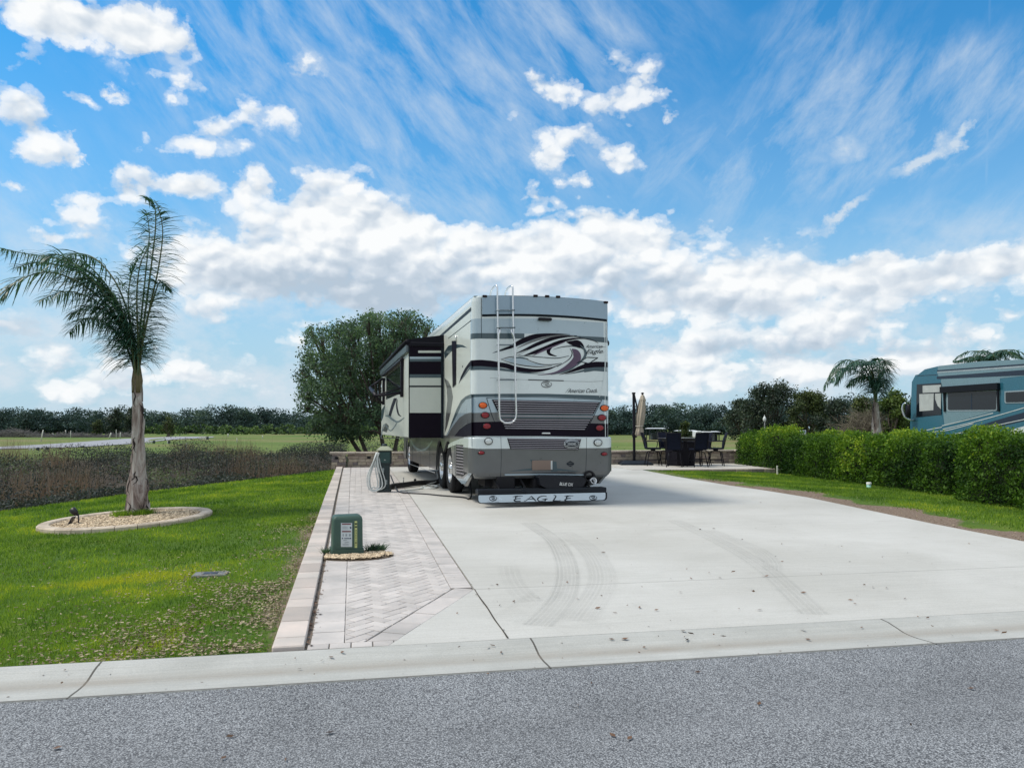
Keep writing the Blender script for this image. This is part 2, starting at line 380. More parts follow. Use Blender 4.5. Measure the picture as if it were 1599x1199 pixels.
# joint line running from the kerb to the paver corner
mb = MB(); ya = np.linspace(5.56, 7.2, 14)
mb.ribbon([(1.08-0.006+0.003*math.sin(y*9), y, G(y)+0.003) for y in ya], [(1.08+0.006+0.003*math.sin(y*7), y, G(y)+0.003) for y in ya])
mb.build('joint_filler', mat('joint_dirt', (0.05, 0.045, 0.035), 0.95), drv)
# tyre marks on the concrete
tm = bpy.data.materials.new('rubber_marks'); nt = nodes_of(tm); bs = N(nt, 'ShaderNodeBsdfPrincipled'); bs.inputs['Base Color'].default_value = (0.10, 0.10, 0.10, 1); bs.inputs['Roughness'].default_value = 0.8
a_ = N(nt, 'ShaderNodeAttribute'); a_.attribute_name = 'rnd'; nz = noise_n(nt, 3.0, 5, 0.7, pos(nt))
L(nt, math_n(nt, 'MULTIPLY', a_.outputs['Fac'], ramp(nt, nz.outputs[0], [(0.3, 0.35), (0.62, 1.0)])), bs.inputs['Alpha']); out(nt, bs.outputs[0])
mb = MB()
def c4(pts): return [(x/2.665+700, y/2.665+760) for x, y in pts]
marks = [(c4([(330, 150), (430, 215), (480, 290), (497, 370), (480, 450), (430, 520), (370, 580)]), 0.24, 6, 0.23),
         (c4([(480, 190), (570, 250), (620, 310), (642, 380), (620, 450), (540, 560)]), 0.28, 7, 0.12),
         (c4([(940, 140), (1100, 215), (1220, 278), (1330, 350), (1430, 440), (1525, 532)]), 0.24, 5, 0.15),
         (c4([(1080, 180), (1200, 225), (1290, 265), (1342, 310), (1352, 350)]), 0.2, 5, 0.12),
         (c4([(250, 330), (262, 380), (300, 440), (350, 480)]), 0.22, 4, 0.09), (c4([(230, 560), (330, 500), (420, 430)]), 0.3, 4, 0.06)]
for pts, w, k, al in marks:
    g3 = []
    for (px, py) in pts:
        z = -0.05
        for _ in range(5): p = on_z(px, py, z); z = G(p.y)
        g3.append(Vector((p.x, p.y, 0)))
    g3 = catmull(g3, 8)
    for j in range(-1, k):
        mb.r = al*random.uniform(0.15, 0.5); off = (j-(k-1)/2)*w/k if j >= 0 else 0.0; hw = w/k*random.uniform(0.25, 0.48); A = []; B = []
        if j < 0: hw = w*0.55; mb.r = al*0.22
        for i, p in enumerate(g3):
            t = (g3[min(i+1, len(g3)-1)]-g3[max(i-1, 0)]).normalized(); n_ = Vector((-t.y, t.x, 0))
            q = p+n_*off; A.append((*(q+n_*hw).xy, G(q.y)+0.004+0.002*(j >= 0))); B.append((*(q-n_*hw).xy, G(q.y)+0.004+0.002*(j >= 0)))
        mb.ribbon(A, B)
mb.build('tyre_marks', tm, drv, rnd=True)
# ------------------------------------------------------------------ pavers
PAVM = mat('paver_stone', (0.49, 0.47, 0.455), 0.85, var=0.14, vs=3, bump=0.3, bs=70, c2=(0.51, 0.475, 0.455), attr=0.11)
SAND = mat('joint_sand', (0.17, 0.145, 0.12), 0.95, vs=30)
def clip_poly(P, planes):
    for (a, b_, c_) in planes:     # keep a*x+b*y+c>=0
        Q = []
        for i in range(len(P)):
            p, q = P[i], P[(i+1) % len(P)]; dp = a*p[0]+b_*p[1]+c_; dq = a*q[0]+b_*q[1]+c_
            if dp >= 0: Q.append(p)
            if (dp >= 0) != (dq >= 0): t = dp/(dp-dq); Q.append((p[0]+(q[0]-p[0])*t, p[1]+(q[1]-p[1])*t))
        P = Q
        if len(P) < 3: return []
    return P
mb = MB()
def paver(poly, h=0.0, gap=0.004):
    if len(poly) < 3: return
    cx = sum(p[0] for p in poly)/len(poly); cy = sum(p[1] for p in poly)/len(poly)
    ar = 0
    for i in range(len(poly)): x1, y1 = poly[i]; x2, y2 = poly[(i+1) % len(poly)]; ar += x1*y2-x2*y1
    if abs(ar)/2 < 0.0006: return
    mb.r = random.random(); dz = random.uniform(-0.0015, 0.0015)+h; n = len(poly)
    def sh(p, g): 
        dx, dy = cx-p[0], cy-p[1]; l = math.hypot(dx, dy); k = min(0.4, g*1.3/l); return (p[0]+dx*k, p[1]+dy*k)
    o = [sh(p, gap) for p in poly]; i_ = [sh(p, gap+0.004) for p in poly]
    vs = [(x, y, G(y)+dz-0.03) for x, y in o]+[(x, y, G(y)+dz-0.003) for x, y in o]+[(x, y, G(y)+dz) for x, y in i_]
    fs = [tuple(range(2*n, 3*n))]+[(k, (k+1) % n, n+(k+1) % n, n+k) for k in range(n)]+[(n+k, n+(k+1) % n, 2*n+(k+1) % n, 2*n+k) for k in range(n)]
    if ar < 0: fs = [tuple(reversed(f)) for f in fs]
    mb.add(vs, fs)
XI0 = lambda y: left_edge(y)+0.235
dxn, dyn = (1.08-0.23), (7.2-5.55); ln = math.hypot(dxn, dyn)
# inner herringbone area: x from XI+.24 to 1.08-.22, chamfer offset .2
nrm = (-dyn/ln, dxn/ln)
def chamf(off): # keep region left/up of the chamfer line shifted inward
    return (nrm[0], nrm[1], -(nrm[0]*0.23+nrm[1]*5.55)-off)
planes = [(1, 0.0075, -(left_edge(5.5)+0.0075*5.5+0.235+0.25)), (-1, 0, 1.08-0.21), chamf(0.21), (0, 1, -5.56-0.12)]
ca, sa = math.cos(rad(45)), math.sin(rad(45)); Lb, Wb = 0.2, 0.1
for i in range(-150, 170):
    for j in range(-7, 9):
        # herringbone: pairs on a lattice
        ox = i*Wb+j*2*Wb*1.0; oy = i*Wb-j*2*Wb*1.0
        for (x0, y0, x1, y1) in ((ox, oy, ox+Lb, oy+Wb), (ox, oy+Wb, ox+Wb, oy+Wb+Lb)):
            q = [(x0, y0), (x1, y0), (x1, y1), (x0, y1)]
            q = [(ca*a-sa*b_, sa*a+ca*b_+16) for a, b_ in q]
            mx, my = q[0]
            if mx < -0.6 or mx > 1.5 or my < 5.2 or my > 17.5: continue
            paver(clip_poly(q, planes+[(0, -1, 17.0)]))
# beyond the pedestal: running bond
y = 17.0; k = 0
while y < 28.2:
    x = -0.2-(k % 2)*0.15
    while x < 0.9:
        paver(clip_poly([(x, y), (x+0.3, y), (x+0.3, y+0.2), (x, y+0.2)], planes+[(0, -1, 28.2)])); x += 0.3
    y += 0.2; k += 1
# borders: left double row
y = 5.68
while y < 28.1:
    l = random.choice((0.3, 0.3, 0.2)); xi = XI0(y)
    paver([(xi+0.012, y), (xi+0.25, y), (xi+0.25, y+l), (xi+0.012, y+l)]); y += l
# right row along the joint
y = 7.3
while y < 28.1:
    paver([(0.87, y), (1.075, y), (1.075, y+0.1), (0.87, y+0.1)]); y += 0.1
# chamfer row
t = 0.0
while t < ln-0.02:
    ux, uy = dxn/ln, dyn/ln; P0 = (0.23+ux*t, 5.55+uy*t); w = min(0.3, ln-t)
    q = [P0, (P0[0]+ux*w, P0[1]+uy*w), (P0[0]+ux*w+nrm[0]*0.2, P0[1]+uy*w+nrm[1]*0.2), (P0[0]+nrm[0]*0.2, P0[1]+nrm[1]*0.2)]
    paver(clip_poly(q, [(-1, 0, 1.076), (0, 1, -5.68)])); t += 0.3
# front row by the kerb
x = -0.33
while x < 0.6: paver(clip_poly([(x, 5.553), (x+0.15, 5.553), (x+0.15, 5.676), (x, 5.676)], [chamf(0.0)])); x += 0.15
pv = tag(mb.build('paver_path', PAVM, rnd=True), kind='structure')
mb = MB(); ya = np.arange(5.55, 28.3, 0.4)
mb.ribbon([(left_edge(y)+0.05, y, G(y)-0.012) for y in ya], [(min(1.08, drive_left(y)), y, G(y)-0.012) for y in ya])
mb.build('joint_sand', SAND, pv)
# raised block edging
mb = MB(); y = 5.56
while y < 28.0:
    l = random.choice((0.45, 0.45, 0.3, 0.22)); g = G(y+l/2); x0 = left_edge(y); mb.r = random.random()
    sl = (G(y+l)-G(y))/l; M = Matrix.Shear('XY', 4, (0, 0)) if False else Matrix.Identity(4)
    zt = g+0.030+random.uniform(-0.002, 0.002)
    b0 = len(mb.v); mb.box(x0, x0+0.215, y+0.004, y+l-0.004, g-0.2, zt, 0.009)
    for q in range(b0, len(mb.v)):
        vx, vy, vz = mb.v[q]; mb.v[q] = (vx-0.0075*(vy-y), vy, vz+sl*(vy-y-l/2))
    y += l
EDGM = mat('edging_block', (0.46, 0.435, 0.405), 0.85, var=0.12, vs=2.2, bump=0.35, bs=50, c2=(0.50, 0.435, 0.395), attr=0.2)
tag(mb.build('block_edging', EDGM, rnd=True), 'long low pinkish stone block edging between lawn and herringbone pavers', 'edging')
# ------------------------------------------------------------------ lawn grass
GRASSM = leafmat('grass_blades', (0.06, 0.15, 0.016), (0.30, 0.46, 0.055), (0.55, 0.58, 0.05), trans=0.5, rough=0.5, ns=0.45, spec=0.35)
def pnoise(x, y, s, z=0.0): return np.array([mnoise.noise(Vector((a*s, b*s, z))) for a, b in zip(x, y)])
def blades(x, y, hgt, wid, lean=0.5):
    n = len(x); z = HT(x, y); th = RNG.uniform(0, 2*np.pi, n); h = hgt*RNG.uniform(0.5, 1.3, n); w = wid*RNG.uniform(0.6, 1.4, n)
    ln_ = h*lean*RNG.uniform(0, 1.6, n); t2 = RNG.uniform(0, 2*np.pi, n)
    a = np.stack([x-np.cos(th)*w/2, y-np.sin(th)*w/2, z-0.004], 1); b = np.stack([x+np.cos(th)*w/2, y+np.sin(th)*w/2, z-0.004], 1)
    c = np.stack([x+np.cos(t2)*ln_, y+np.sin(t2)*ln_, z+h], 1); return np.stack([a, b, c], 1).reshape(-1, 3)
VS = []; RS = []
def lawn_patch(n, x0, x1, y0, y1, hgt, wid, dens=None):
    x = RNG.uniform(x0, x1, n); y = RNG.uniform(y0, y1, n)
    k = (crest_s(x, y) < 0.35) & ((x < left_edge(y)-0.01) | (x > right_edge(y)+0.03)) & (y > 5.56)
    k &= ~((x > 8) & (x < 14.95) & (y > 24.18)) & ((x-PC[0])**2+(y-PC[1])**2 > 1.29**2) & ~((abs(x-VB[0]) < 0.2) & (abs(y-VB[1]) < 0.14))
    d_r = x-right_edge(y); d_l = left_edge(y)-x
    bare = np.where(x > 3, np.clip((d_r-0.25-0.5*(y < 19))/0.55, 0.0, 1), np.where(y < 12, np.clip(0.12+d_l/0.9, 0, 1), 1))
    k &= RNG.uniform(0, 1, n) < bare
    x = x[k]; y = y[k]
    nz = pnoise(x, y, 0.9, 3.0); nz2 = pnoise(x, y, 3.3, 9.0)
    k = RNG.uniform(0, 1, len(x)) < (0.72+0.5*nz2+0.3*nz); x, y, nz, nz2 = x[k], y[k], nz[k], nz2[k]
    V_ = blades(x, y, hgt, wid); VS.append(V_)
    r = 0.40+0.55*nz+0.40*nz2+RNG.normal(0, 0.18, len(x))
    for (cx, cy, rx, ry, am) in YEL: r += am*np.exp(-((x-cx)/rx)**2-((y-cy)/ry)**2)
    RS.append(np.clip(r, 0, 1))
def gpt(px, py):
    z = -0.1
    for _ in range(8): p = on_z(px, py, z); z = ht(p.x, p.y)
    return Vector((p.x, p.y, z))
PC = gpt(200, 814); VB = gpt(329, 898)
YEL = []
for (px, py, rx, ry, am) in ((270, 895, 0.5, 0.4, 0.7), (190, 905, 0.8, 0.4, 0.55), (240, 925, 0.7, 0.3, 0.5), (120, 880, 0.7, 0.4, 0.3), (430, 760, 1.2, 2.0, 0.18), (350, 900, .5, .3, .25), (1420, 800, 0.8, 1.2, 0.3)):
    p = gpt(px, py); YEL.append((p.x, p.y, rx, ry, am))
lawn_patch(95000, -5.2, -0.5, 5.55, 9, 0.036, 0.007)
lawn_patch(80000, -8, -0.5, 9, 14, 0.04, 0.011)
lawn_patch(70000, -11, -0.5, 14, 21, 0.045, 0.018)
lawn_patch(40000, -8, -0.5, 20, 29.5, 0.05, 0.026)
lawn_patch(26000, -14, -5, 5.55, 16, 0.04, 0.02)
lawn_patch(16000, -24, -14, 5.55, 12, 0.045, 0.03)
lawn_patch(90000, 8.5, 13.6, 9, 24.4, 0.045, 0.016)
lawn_patch(20000, 13, 23, 6, 29.5, 0.05, 0.03)
tag(np_mesh('lawn_grass', np.concatenate(VS), 3, GRASSM, np.concatenate(RS)), 'short bright green lawn grass with yellow patches', 'grass', kind='stuff')
# leaf litter
LITM = leafmat('dead_leaves', (0.085, 0.05, 0.03), (0.44, 0.36, 0.24), trans=0.1, ns=2.0)
def litter(n, f):
    P_ = []
    while len(P_) < n:
        p = f()
        if p is not None: P_.append(p)
    return np.array(P_)
def f1():
    x = -0.62-abs(random.gauss(0, 0.9)); y = 5.6+abs(random.gauss(0, 1.7))
    if random.random() < 0.35: x = -0.62-abs(random.gauss(0, 0.25)); y = random.uniform(5.6, 13)
    if random.random() < 0.12: x = random.uniform(-4.5, -1)
    if mnoise.noise(Vector((x*1.6, y*1.6, 5))) < random.uniform(-0.45, 0.35): return None
    return (x, y, ht(x, y)+random.uniform(0.012, 0.035))
def f2():
    y = random.uniform(8, 24); x = float(right_edge(y))+abs(random.gauss(0, 0.5)); return (x, y, ht(x, y)+0.012)
C_ = np.concatenate([litter(7000, f1), litter(1100, f2)])
Vl = leaf_quads(C_, 0.036, 0.5).reshape(-1, 4, 3); Vl[:, :, 2] = C_[:, None, 2]+(Vl[:, :, 2]-C_[:, None, 2])*0.35
tag(np_mesh('leaf_litter', Vl.reshape(-1, 3), 4, LITM, RNG.uniform(0, 1, len(C_))), 'dry tan leaf litter strewn in the lawn grass near the kerb', 'leaf litter', kind='stuff')
# scattered leaves on the driveway, kerb, road
DLM = leafmat('brown_leaves', (0.035, 0.02, 0.012), (0.20, 0.11, 0.06), trans=0.05, ns=3.0)
pts = []
for (x, y) in [(780, 185), (835, 160), (1048, 180), (1105, 176), (1280, 175), (1520, 168), (1210, 150), (1300, 67), (480, 138), (388, 196), (1223, 222), (1388, 240), (1362, 292), (1388, 314), (620, 217), (484, 247), (645, 275), (660, 290), (762, 327), (992, 345), (1186, 356), (1085, 360), (1552, 366), (537, 363), (598, 370), (495, 400), (393, 404), (204, 411), (180, 410), (680, 395), (705, 395), (925, 385), (1010, 384), (1130, 380), (1310, 374), (1325, 374), (806, 420), (966, 441), (1262, 431), (1270, 438), (1478, 443), (168, 428), (375, 462), (273, 480), (275, 487), (214, 497), (537, 468), (638, 457), (745, 497), (796, 505), (622, 508), (694, 529), (866, 516), (1110, 515), (1210, 511), (1295, 515), (37, 530), (978, 604), (1010, 617), (875, 630), (983, 634), (994, 645), (735, 640), (680, 642), (815, 672), (1145, 631), (1238, 616), (1477, 604), (1497, 639), (45, 674), (165, 676), (185, 668), (220, 696), (1294, 908), (684, 1040), (755, 1052), (596, 822), (25, 1005), (1038, 776), (540, 915)]:
    pts.append((x/2.665+700, y/2.665+760))
for (x, y) in [(290, 360), (292, 427), (515, 370), (545, 428), (668, 410), (808, 415), (854, 436), (600, 515), (632, 523), (683, 526), (712, 553), (752, 567), (565, 586), (548, 572), (801, 635), (838, 639), (590, 680), (855, 674), (1095, 686), (1125, 695), (930, 706), (993, 360), (206, 963), (775, 1043), (574, 800), (1000, 905)]: pts.append((x/2.403+1100, y/2.403+700))
for (x, y) in [(1188, 876), (930, 868), (1372, 762), (957, 778), (238, 826), (1340, 465), (1378, 452), (1247, 496), (1424, 428), (1228, 457), (270, 505), (257, 555)]: pts.append((x/2.665, y/2.665+860))
P_ = []; sz = []
def surf(x, y):
    if y < 4.94: return float(np.interp(y, [-4, 0, 2.5, 4, 4.94], [-0.15, -0.10, -0.12, -0.152, -0.155]))
    if y < 5.545: return float(np.interp(y, [p[0] for p in prof[1:9]], [p[1] for p in prof[1:9]]))
    return G(y)
for (px, py) in pts:
    z = -0.1
    for _ in range(6): p = on_z(px, py, z); z = surf(p.x, p.y)
    P_.append((p.x, p.y, z+0.012)); sz.append(random.uniform(0.028, 0.06))
for _ in range(420):     # crumbs in the gutter, along the paver edge and joints
    q = random.random()
    if q < 0.30: y = 5.6+abs(random.gauss(0, 2.2)); x = left_edge(y)+0.215+abs(random.gauss(0, 0.03)); z = G(y)+0.006; s = 0.035
    elif q < 0.42: t = random.random(); x = 1.08+random.gauss(0, 0.012); y = random.uniform(5.6, 17); z = G(y)+0.006; s = 0.022
    elif q < 0.55: x = random.uniform(-3, 9); y = random.uniform(4.85, 5.05); z = surf(x, y)+0.004; s = 0.02
    elif q < 0.62: x = random.uniform(-3, 9); y = random.uniform(5.05, 5.5); z = surf(x, y)+0.004; s = 0.02
    else: x = random.uniform(-0.3, 9); y = random.uniform(5.6, 17); z = G(y)+0.005; s = 0.016
    if x > left_edge(y) or y < 5.5: P_.append((x, y, z)); sz.append(s)
C_ = np.array(P_); Vl = leaf_quads(C_, np.array(sz), 0.55).reshape(-1, 4, 3); Vl[:, :, 2] = C_[:, None, 2]+(Vl[:, :, 2]-C_[:, None, 2])*0.3
tag(np_mesh('fallen_leaves', Vl.reshape(-1, 3), 4, DLM, RNG.uniform(0, 1, len(C_))), 'small dry brown leaves scattered on the concrete and the road', 'fallen leaves', kind='stuff')
# ------------------------------------------------------------------ ditch brush
BRM = leafmat('brush_stems', (0.016, 0.016, 0.020), (0.060, 0.054, 0.056), (0.18, 0.135, 0.105), trans=0.15, rough=0.8, ns=0.25)
BGM = leafmat('brush_green', (0.028, 0.038, 0.036), (0.078, 0.098, 0.078), (0.15, 0.20, 0.09), trans=0.25, ns=0.3)
def along(n, smin, smax, xmin, xmax):
    x = RNG.uniform(xmin, xmax, n); s = RNG.uniform(smin, smax, n); sl = np.where(x < -10, 0.42, np.where(x < -0.8, 0.62, 1.0))
    return x, np.interp(x, CX, CY)+s/sl, s
VS, RS = [], []; VG, RG_ = [], []
for (n, a, b_, x0, x1, hh, ww) in ((52000, 0.5, 7, -26, 1.5, 0.66, 0.022), (60000, 6, 22, -48, 6, 0.70, 0.034), (22000, 1.0, 16, 1, 34, 0.7, 0.03)):
    x, y, s = along(n, a, b_, x0, x1)
    nz = pnoise(x, y, 0.42, 1.0); nb = pnoise(x, y, 0.16, 4.0)
    k = RNG.uniform(0, 1, len(x)) < 0.75+0.6*nz; x, y, s, nz, nb = [q[k] for q in (x, y, s, nz, nb)]
    h = hh*(0.34+1.7*np.clip(nz+0.2, 0, 1)+1.3*nb)*np.clip(s/2.0, 0.25, 1)
    V_ = blades(x, y, 1.0, ww, 0.0).reshape(-1, 3, 3); z0 = HT(x, y); hb = h*RNG.uniform(0.35, 1.15, len(x)); ln_ = hb*RNG.uniform(0, 0.5, len(x)); th = RNG.uniform(0, 6.283, len(x))
    V_[:, 2, 0] = x+np.cos(th)*ln_; V_[:, 2, 1] = y+np.sin(th)*ln_; V_[:, 2, 2] = z0+hb
    kk = RNG.uniform(0, 1, len(x)) < 0.08+0.5*nb; VS.append(V_[kk].reshape(-1, 3)); RS.append(np.clip(0.26+0.65*nb+RNG.normal(0, 0.2, len(x)), 0, 1)[kk])
    # leafy part
    xg, yg, hg, zg = [np.tile(q, 5) for q in (x, y, h, z0)]
    C_ = np.stack([xg+RNG.normal(0, 0.2, len(xg)), yg+RNG.normal(0, 0.2, len(xg)), zg+hg*RNG.uniform(0.05, 0.95, len(xg))**0.8], 1)
    VG.append(leaf_quads(C_, 0.075 if a < 5 else 0.11, 0.4)); RG_.append(np.clip(0.36+0.9*pnoise(xg, yg, 0.3, 8.0)+RNG.normal(0, 0.2, len(xg)), 0, 1))
tag(np_mesh('dry_undergrowth', np.concatenate(VS), 3, BRM, np.concatenate(RS)), 'brown and mauve dry weeds filling the ditch beyond the lawn', 'undergrowth', kind='stuff')
tag(np_mesh('leafy_undergrowth', np.concatenate(VG), 4, BGM, np.concatenate(RG_)), 'dark green leafy scrub growing among the ditch weeds', 'undergrowth', kind='stuff')
# plumes: taller pinkish grass heads
PLM = leafmat('grass_plumes', (0.11, 0.075, 0.06), (0.30, 0.22, 0.17), trans=0.3, ns=0.5)
cent = []
for (px, py, d) in [(345, 695, 46), (110, 718, 33), (60, 722, 30), (415, 712, 38), (448, 700, 40), (470, 705, 37), (500, 690, 36), (512, 700, 34), (525, 695, 35), (545, 692, 36), (560, 690, 35), (290, 690, 50), (20, 735, 28), (120, 725, 30), (385, 690, 46), (370, 715, 38), (490, 712, 33), (505, 712, 33), (20, 700, 44), (80, 705, 40), (560, 700, 34), (620, 690, 35), (460, 690, 40), (535, 705, 33)]:
    p = at(px, py, d); cent.append((p.x, p.y))
VS = []; RS = []
for cx, cy in cent:
    n = 220; x = RNG.normal(cx, 0.45, n); y = RNG.normal(cy, 0.9, n); V_ = blades(x, y, 1.0, 0.02, 0.0).reshape(-1, 3, 3); z0 = HT(x, y); hb = RNG.uniform(0.6, 1.7, n)
    V_[:, 2, 0] += RNG.normal(0, 0.25, n); V_[:, 2, 2] = z0+hb; VS.append(V_.reshape(-1, 3)); RS.append(RNG.uniform(0, 1, n))
tag(np_mesh('plume_grass', np.concatenate(VS), 3, PLM, np.concatenate(RS)), 'tall pinkish dry grass heads standing out of the ditch', 'grass', kind='stuff')
# ------------------------------------------------------------------ trees
BARK = mat('bark', (0.085, 0.07, 0.058), 0.9, var=0.35, vs=9, bump=0.8, bs=25)
OAKM = leafmat('oak_leaves', (0.045, 0.090, 0.062), (0.15, 0.25, 0.15), (0.26, 0.37, 0.21), trans=0.45, ns=0.7)
def make_tree(name, base, clumps, n_leaf, lsize, lm, trunk_r, label, cat='tree', group=None, stems=3, lean=None, aspect=0.55, bark=BARK, seed=1, fork=0.25):
    """clumps: list of (centre, radius). Limbs run from forked stems to the clumps."""
    rnd = random.Random(seed); root = empty(name, base, 0, label, cat, group); base = Vector(base)
    mbt = MB(); mbt.smooth = True; tips = []
    cc = sum((Vector(c) for c, r in clumps), Vector())/len(clumps)
    for s in range(stems):
        a = 2*math.pi*s/stems+rnd.random(); sp = (cc-base)*0.55
        end = base+sp+Vector((math.cos(a), math.sin(a), 0))*sp.length*0.38
        mid = base+(end-base)*0.45+Vector((rnd.uniform(-.2, .2), rnd.uniform(-.2, .2), 0))+(lean or Vector())*0.4
        b0 = base+Vector((math.cos(a), math.sin(a), 0))*trunk_r*0.7-Vector((0, 0, 0.3))
        path = catmull([b0, b0*(1-fork)+mid*fork, mid, end], 5)
        mbt.tube([p-base for p in path], [trunk_r*(1-0.62*i/len(path)) for i in range(len(path))], 8); tips.append((path, trunk_r*0.4))
    for c, r in clumps:
        c = Vector(c); best = min(((p-c).length, i, k) for i, (path, _) in enumerate(tips) for k, p in enumerate(path[len(path)//2:]))
        path = tips[best[1]][0]; st = path[len(path)//2+best[2]]; m = (st+c)/2+Vector((rnd.uniform(-.25, .25), rnd.uniform(-.25, .25), 0.12))*max(1, r)
        pp = catmull([st, m, c], 4); mbt.tube([p-base for p in pp], [trunk_r*0.30*(1-0.8*i/len(pp))+0.008 for i in range(len(pp))], 5)
        for _ in range(7):
            d = Vector((rnd.gauss(0, 1), rnd.gauss(0, 1), rnd.gauss(0.3, 0.8))).normalized()*r*rnd.uniform(0.6, 1.0)
            e = c+d; mbt.tube([m.lerp(c, 0.6)-base, c.lerp(e, 0.5)-base+Vector((0, 0, 0.04)), e-base], [trunk_r*0.09+0.004, trunk_r*0.05+0.003, 0.003], 4)
    mbt.build('trunk', bark, root)
    tot = sum(r**2 for c, r in clumps); Cs = []; Rs = []
    for c, r in clumps:
        n = int(n_leaf*r*r/tot); 
        # small sprays inside every clump
        k = max(6, n//26); sc = RNG.normal(size=(k, 3)); sc /= np.linalg.norm(sc, axis=1)[:, None]; sc *= (RNG.uniform(0.15, 1, k)**0.5)[:, None]*r; sc[:, 2] *= 0.75
        idx = RNG.integers(0, k, n); p = sc[idx]+RNG.normal(0, 0.11*r+lsize*0.6, (n, 3)); Cs.append(p+np.array(c)-np.array(base))
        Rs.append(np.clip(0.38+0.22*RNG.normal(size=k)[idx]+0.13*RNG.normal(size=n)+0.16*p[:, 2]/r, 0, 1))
    C_ = np.concatenate(Cs); np_mesh('crown', leaf_quads(C_, lsize, aspect), 4, lm, np.concatenate(Rs), root)
    return root
# oak beyond the wall, traced outline
rr = random.Random(5)
oak_base = at(600, 700, 33); oak_base.z = ht(oak_base.x, oak_base.y)
outline = [(470, 600, 14), (485, 560, 20), (480, 620, 16), (500, 530, 20), (520, 520, 18), (510, 575, 28), (545, 545, 28), (560, 515, 20), (585, 508, 18), (610, 505, 16), (630, 500, 14), (650, 505, 16), (665, 515, 12), (600, 540, 26), (635, 530, 26), (660, 545, 20), (500, 610, 26), (530, 605, 30), (560, 590, 32), (600, 580, 32), (640, 575, 26), (500, 645, 22), (520, 655, 24), (550, 645, 28), (580, 640, 28), (610, 630, 24), (495, 668, 16), (525, 680, 18), (555, 678, 18), (580, 675, 12), (475, 585, 12), (478, 640, 12), (620, 660, 20), (645, 620, 24), (540, 570, 24), (488, 520, 10), (690, 540, 20), (680, 580, 24), (570, 500, 16), (590, 525, 26), (575, 555, 30), (610, 560, 28), (560, 610, 30), (520, 560, 26), (545, 520, 20), (640, 515, 20)]
cl = []
for (px, py, r) in outline:
    for k in range(2):
        d = 33.0+rr.uniform(-2.4, 2.4); cl.append((tuple(at(px+rr.uniform(-6, 6), py+rr.uniform(-5, 5), d)), r*33/1202*rr.uniform(0.9, 1.15)))
make_tree('oak_tree', oak_base, cl, 54000, 0.105, OAKM, 0.17, 'dark green oak with bent twin trunks behind the low stone wall', stems=4, seed=3)
# bare bush-like tree (bleached) on the right
TWM = mat('pale_twigs', (0.17, 0.15, 0.11), 0.9, var=0.3, vs=6)
def bare_tree(base, h, w, label, n=300, seed=2):
    r_ = random.Random(seed); root = empty('bare_tree', base, 0, label, 'tree'); m = MB(); m.tube([(0, 0, -0.2), (0.05, 0, h*0.2)], [0.12, 0.09], 6); m.build('trunk', TWM, root)
    m = MB()
    for i in range(n):
        a = r_.uniform(0, 6.283); e = r_.uniform(0.05, 1.45); l = h*r_.uniform(0.5, 1.0)
        d = Vector((math.cos(a)*math.cos(e)*w/h*1.1, math.sin(a)*math.cos(e)*w/h*1.1, math.sin(e)*0.85)); s = Vector((0, 0, h*r_.uniform(0.05, 0.3)))
        mid = s+d*l*0.5+Vector((r_.uniform(-.2, .2), r_.uniform(-.2, .2), r_.uniform(0, .35))); e_ = s+d*l*0.8+Vector((r_.uniform(-.3, .3), r_.uniform(-.3, .3), -0.1))
        m.tube([s, mid, e_], [0.03, 0.02, 0.006], 3, False)
        for k in range(5):
            q = mid.lerp(e_, r_.random()); m.tube([q, q+Vector((r_.gauss(0, .5), r_.gauss(0, .5), r_.gauss(0.15, .4)))*0.9], [0.014, 0.004], 3, False)
    m.build('crown', TWM, root); return root
p = at(1352, 690, 62); p.z = ht(p.x, p.y); bare_tree(p, 4.6, 4.2, 'pale leafless tree with fine twigs behind the hedge and the small palm')
# big dark trees, right middle distance, each a tree of its own
DKM = leafmat('dark_foliage', (0.018, 0.032, 0.028), (0.055, 0.085, 0.055), (0.11, 0.14, 0.075), trans=0.2, ns=0.12)
MIDG = leafmat('olive_foliage', (0.015, 0.032, 0.012), (0.085, 0.12, 0.04), (0.16, 0.19, 0.06), trans=0.25, ns=0.15)
def round_tree(name, px, ptop, d, wpx, lm, label, group=None, seed=0, n=7000, base_py=None, ls=0.30, low=0.12, tr=0.28, nc=26):
    r_ = random.Random(seed); b = at(px, 700, d); b.z = ht(b.x, b.y); top = at(px, ptop, d).z; H = top-b.z; W = wpx*d/1202/2; cl = []
    for i in range(nc):
        t = r_.random(); zz_ = low+(1-low)*t; prof_ = math.sin(math.pi*min(1, max(0.08, (zz_*0.86+0.16))))**0.6
        a = r_.uniform(0, 6.283); q = math.sqrt(r_.random())*W*prof_*0.85; r = W*r_.uniform(0.22, 0.36)
        cl.append(((b.x+math.cos(a)*q, b.y+math.sin(a)*q, b.z+min(H-r*0.7, max(r*0.5, zz_*H))), r))
    return make_tree(name, b, cl, n, ls, lm, tr, label, group=group, stems=2, seed=seed)
g1 = 'trees standing in the right distance'
round_tree('dark_tree', 1205, 599, 110, 112, DKM, 'tallest broad dark tree right of the patio, beyond the hedge', g1, 1, 15000, nc=40)
round_tree('dark_tree', 1160, 625, 118, 60, DKM, 'grey-green rounded tree left of the tallest dark tree', g1, 2, 6000)
round_tree('dark_tree', 1262, 612, 105, 80, MIDG, 'olive green tree between the tallest dark tree and the small palm', g1, 3, 9000)
round_tree('dark_tree', 1305, 628, 100, 66, DKM, 'lower dark tree directly behind the drooping palm fronds', g1, 4, 6000)
round_tree('dark_tree', 1348, 622, 96, 70, MIDG, 'olive tree rising behind the pale leafless tree', g1, 5, 7000)
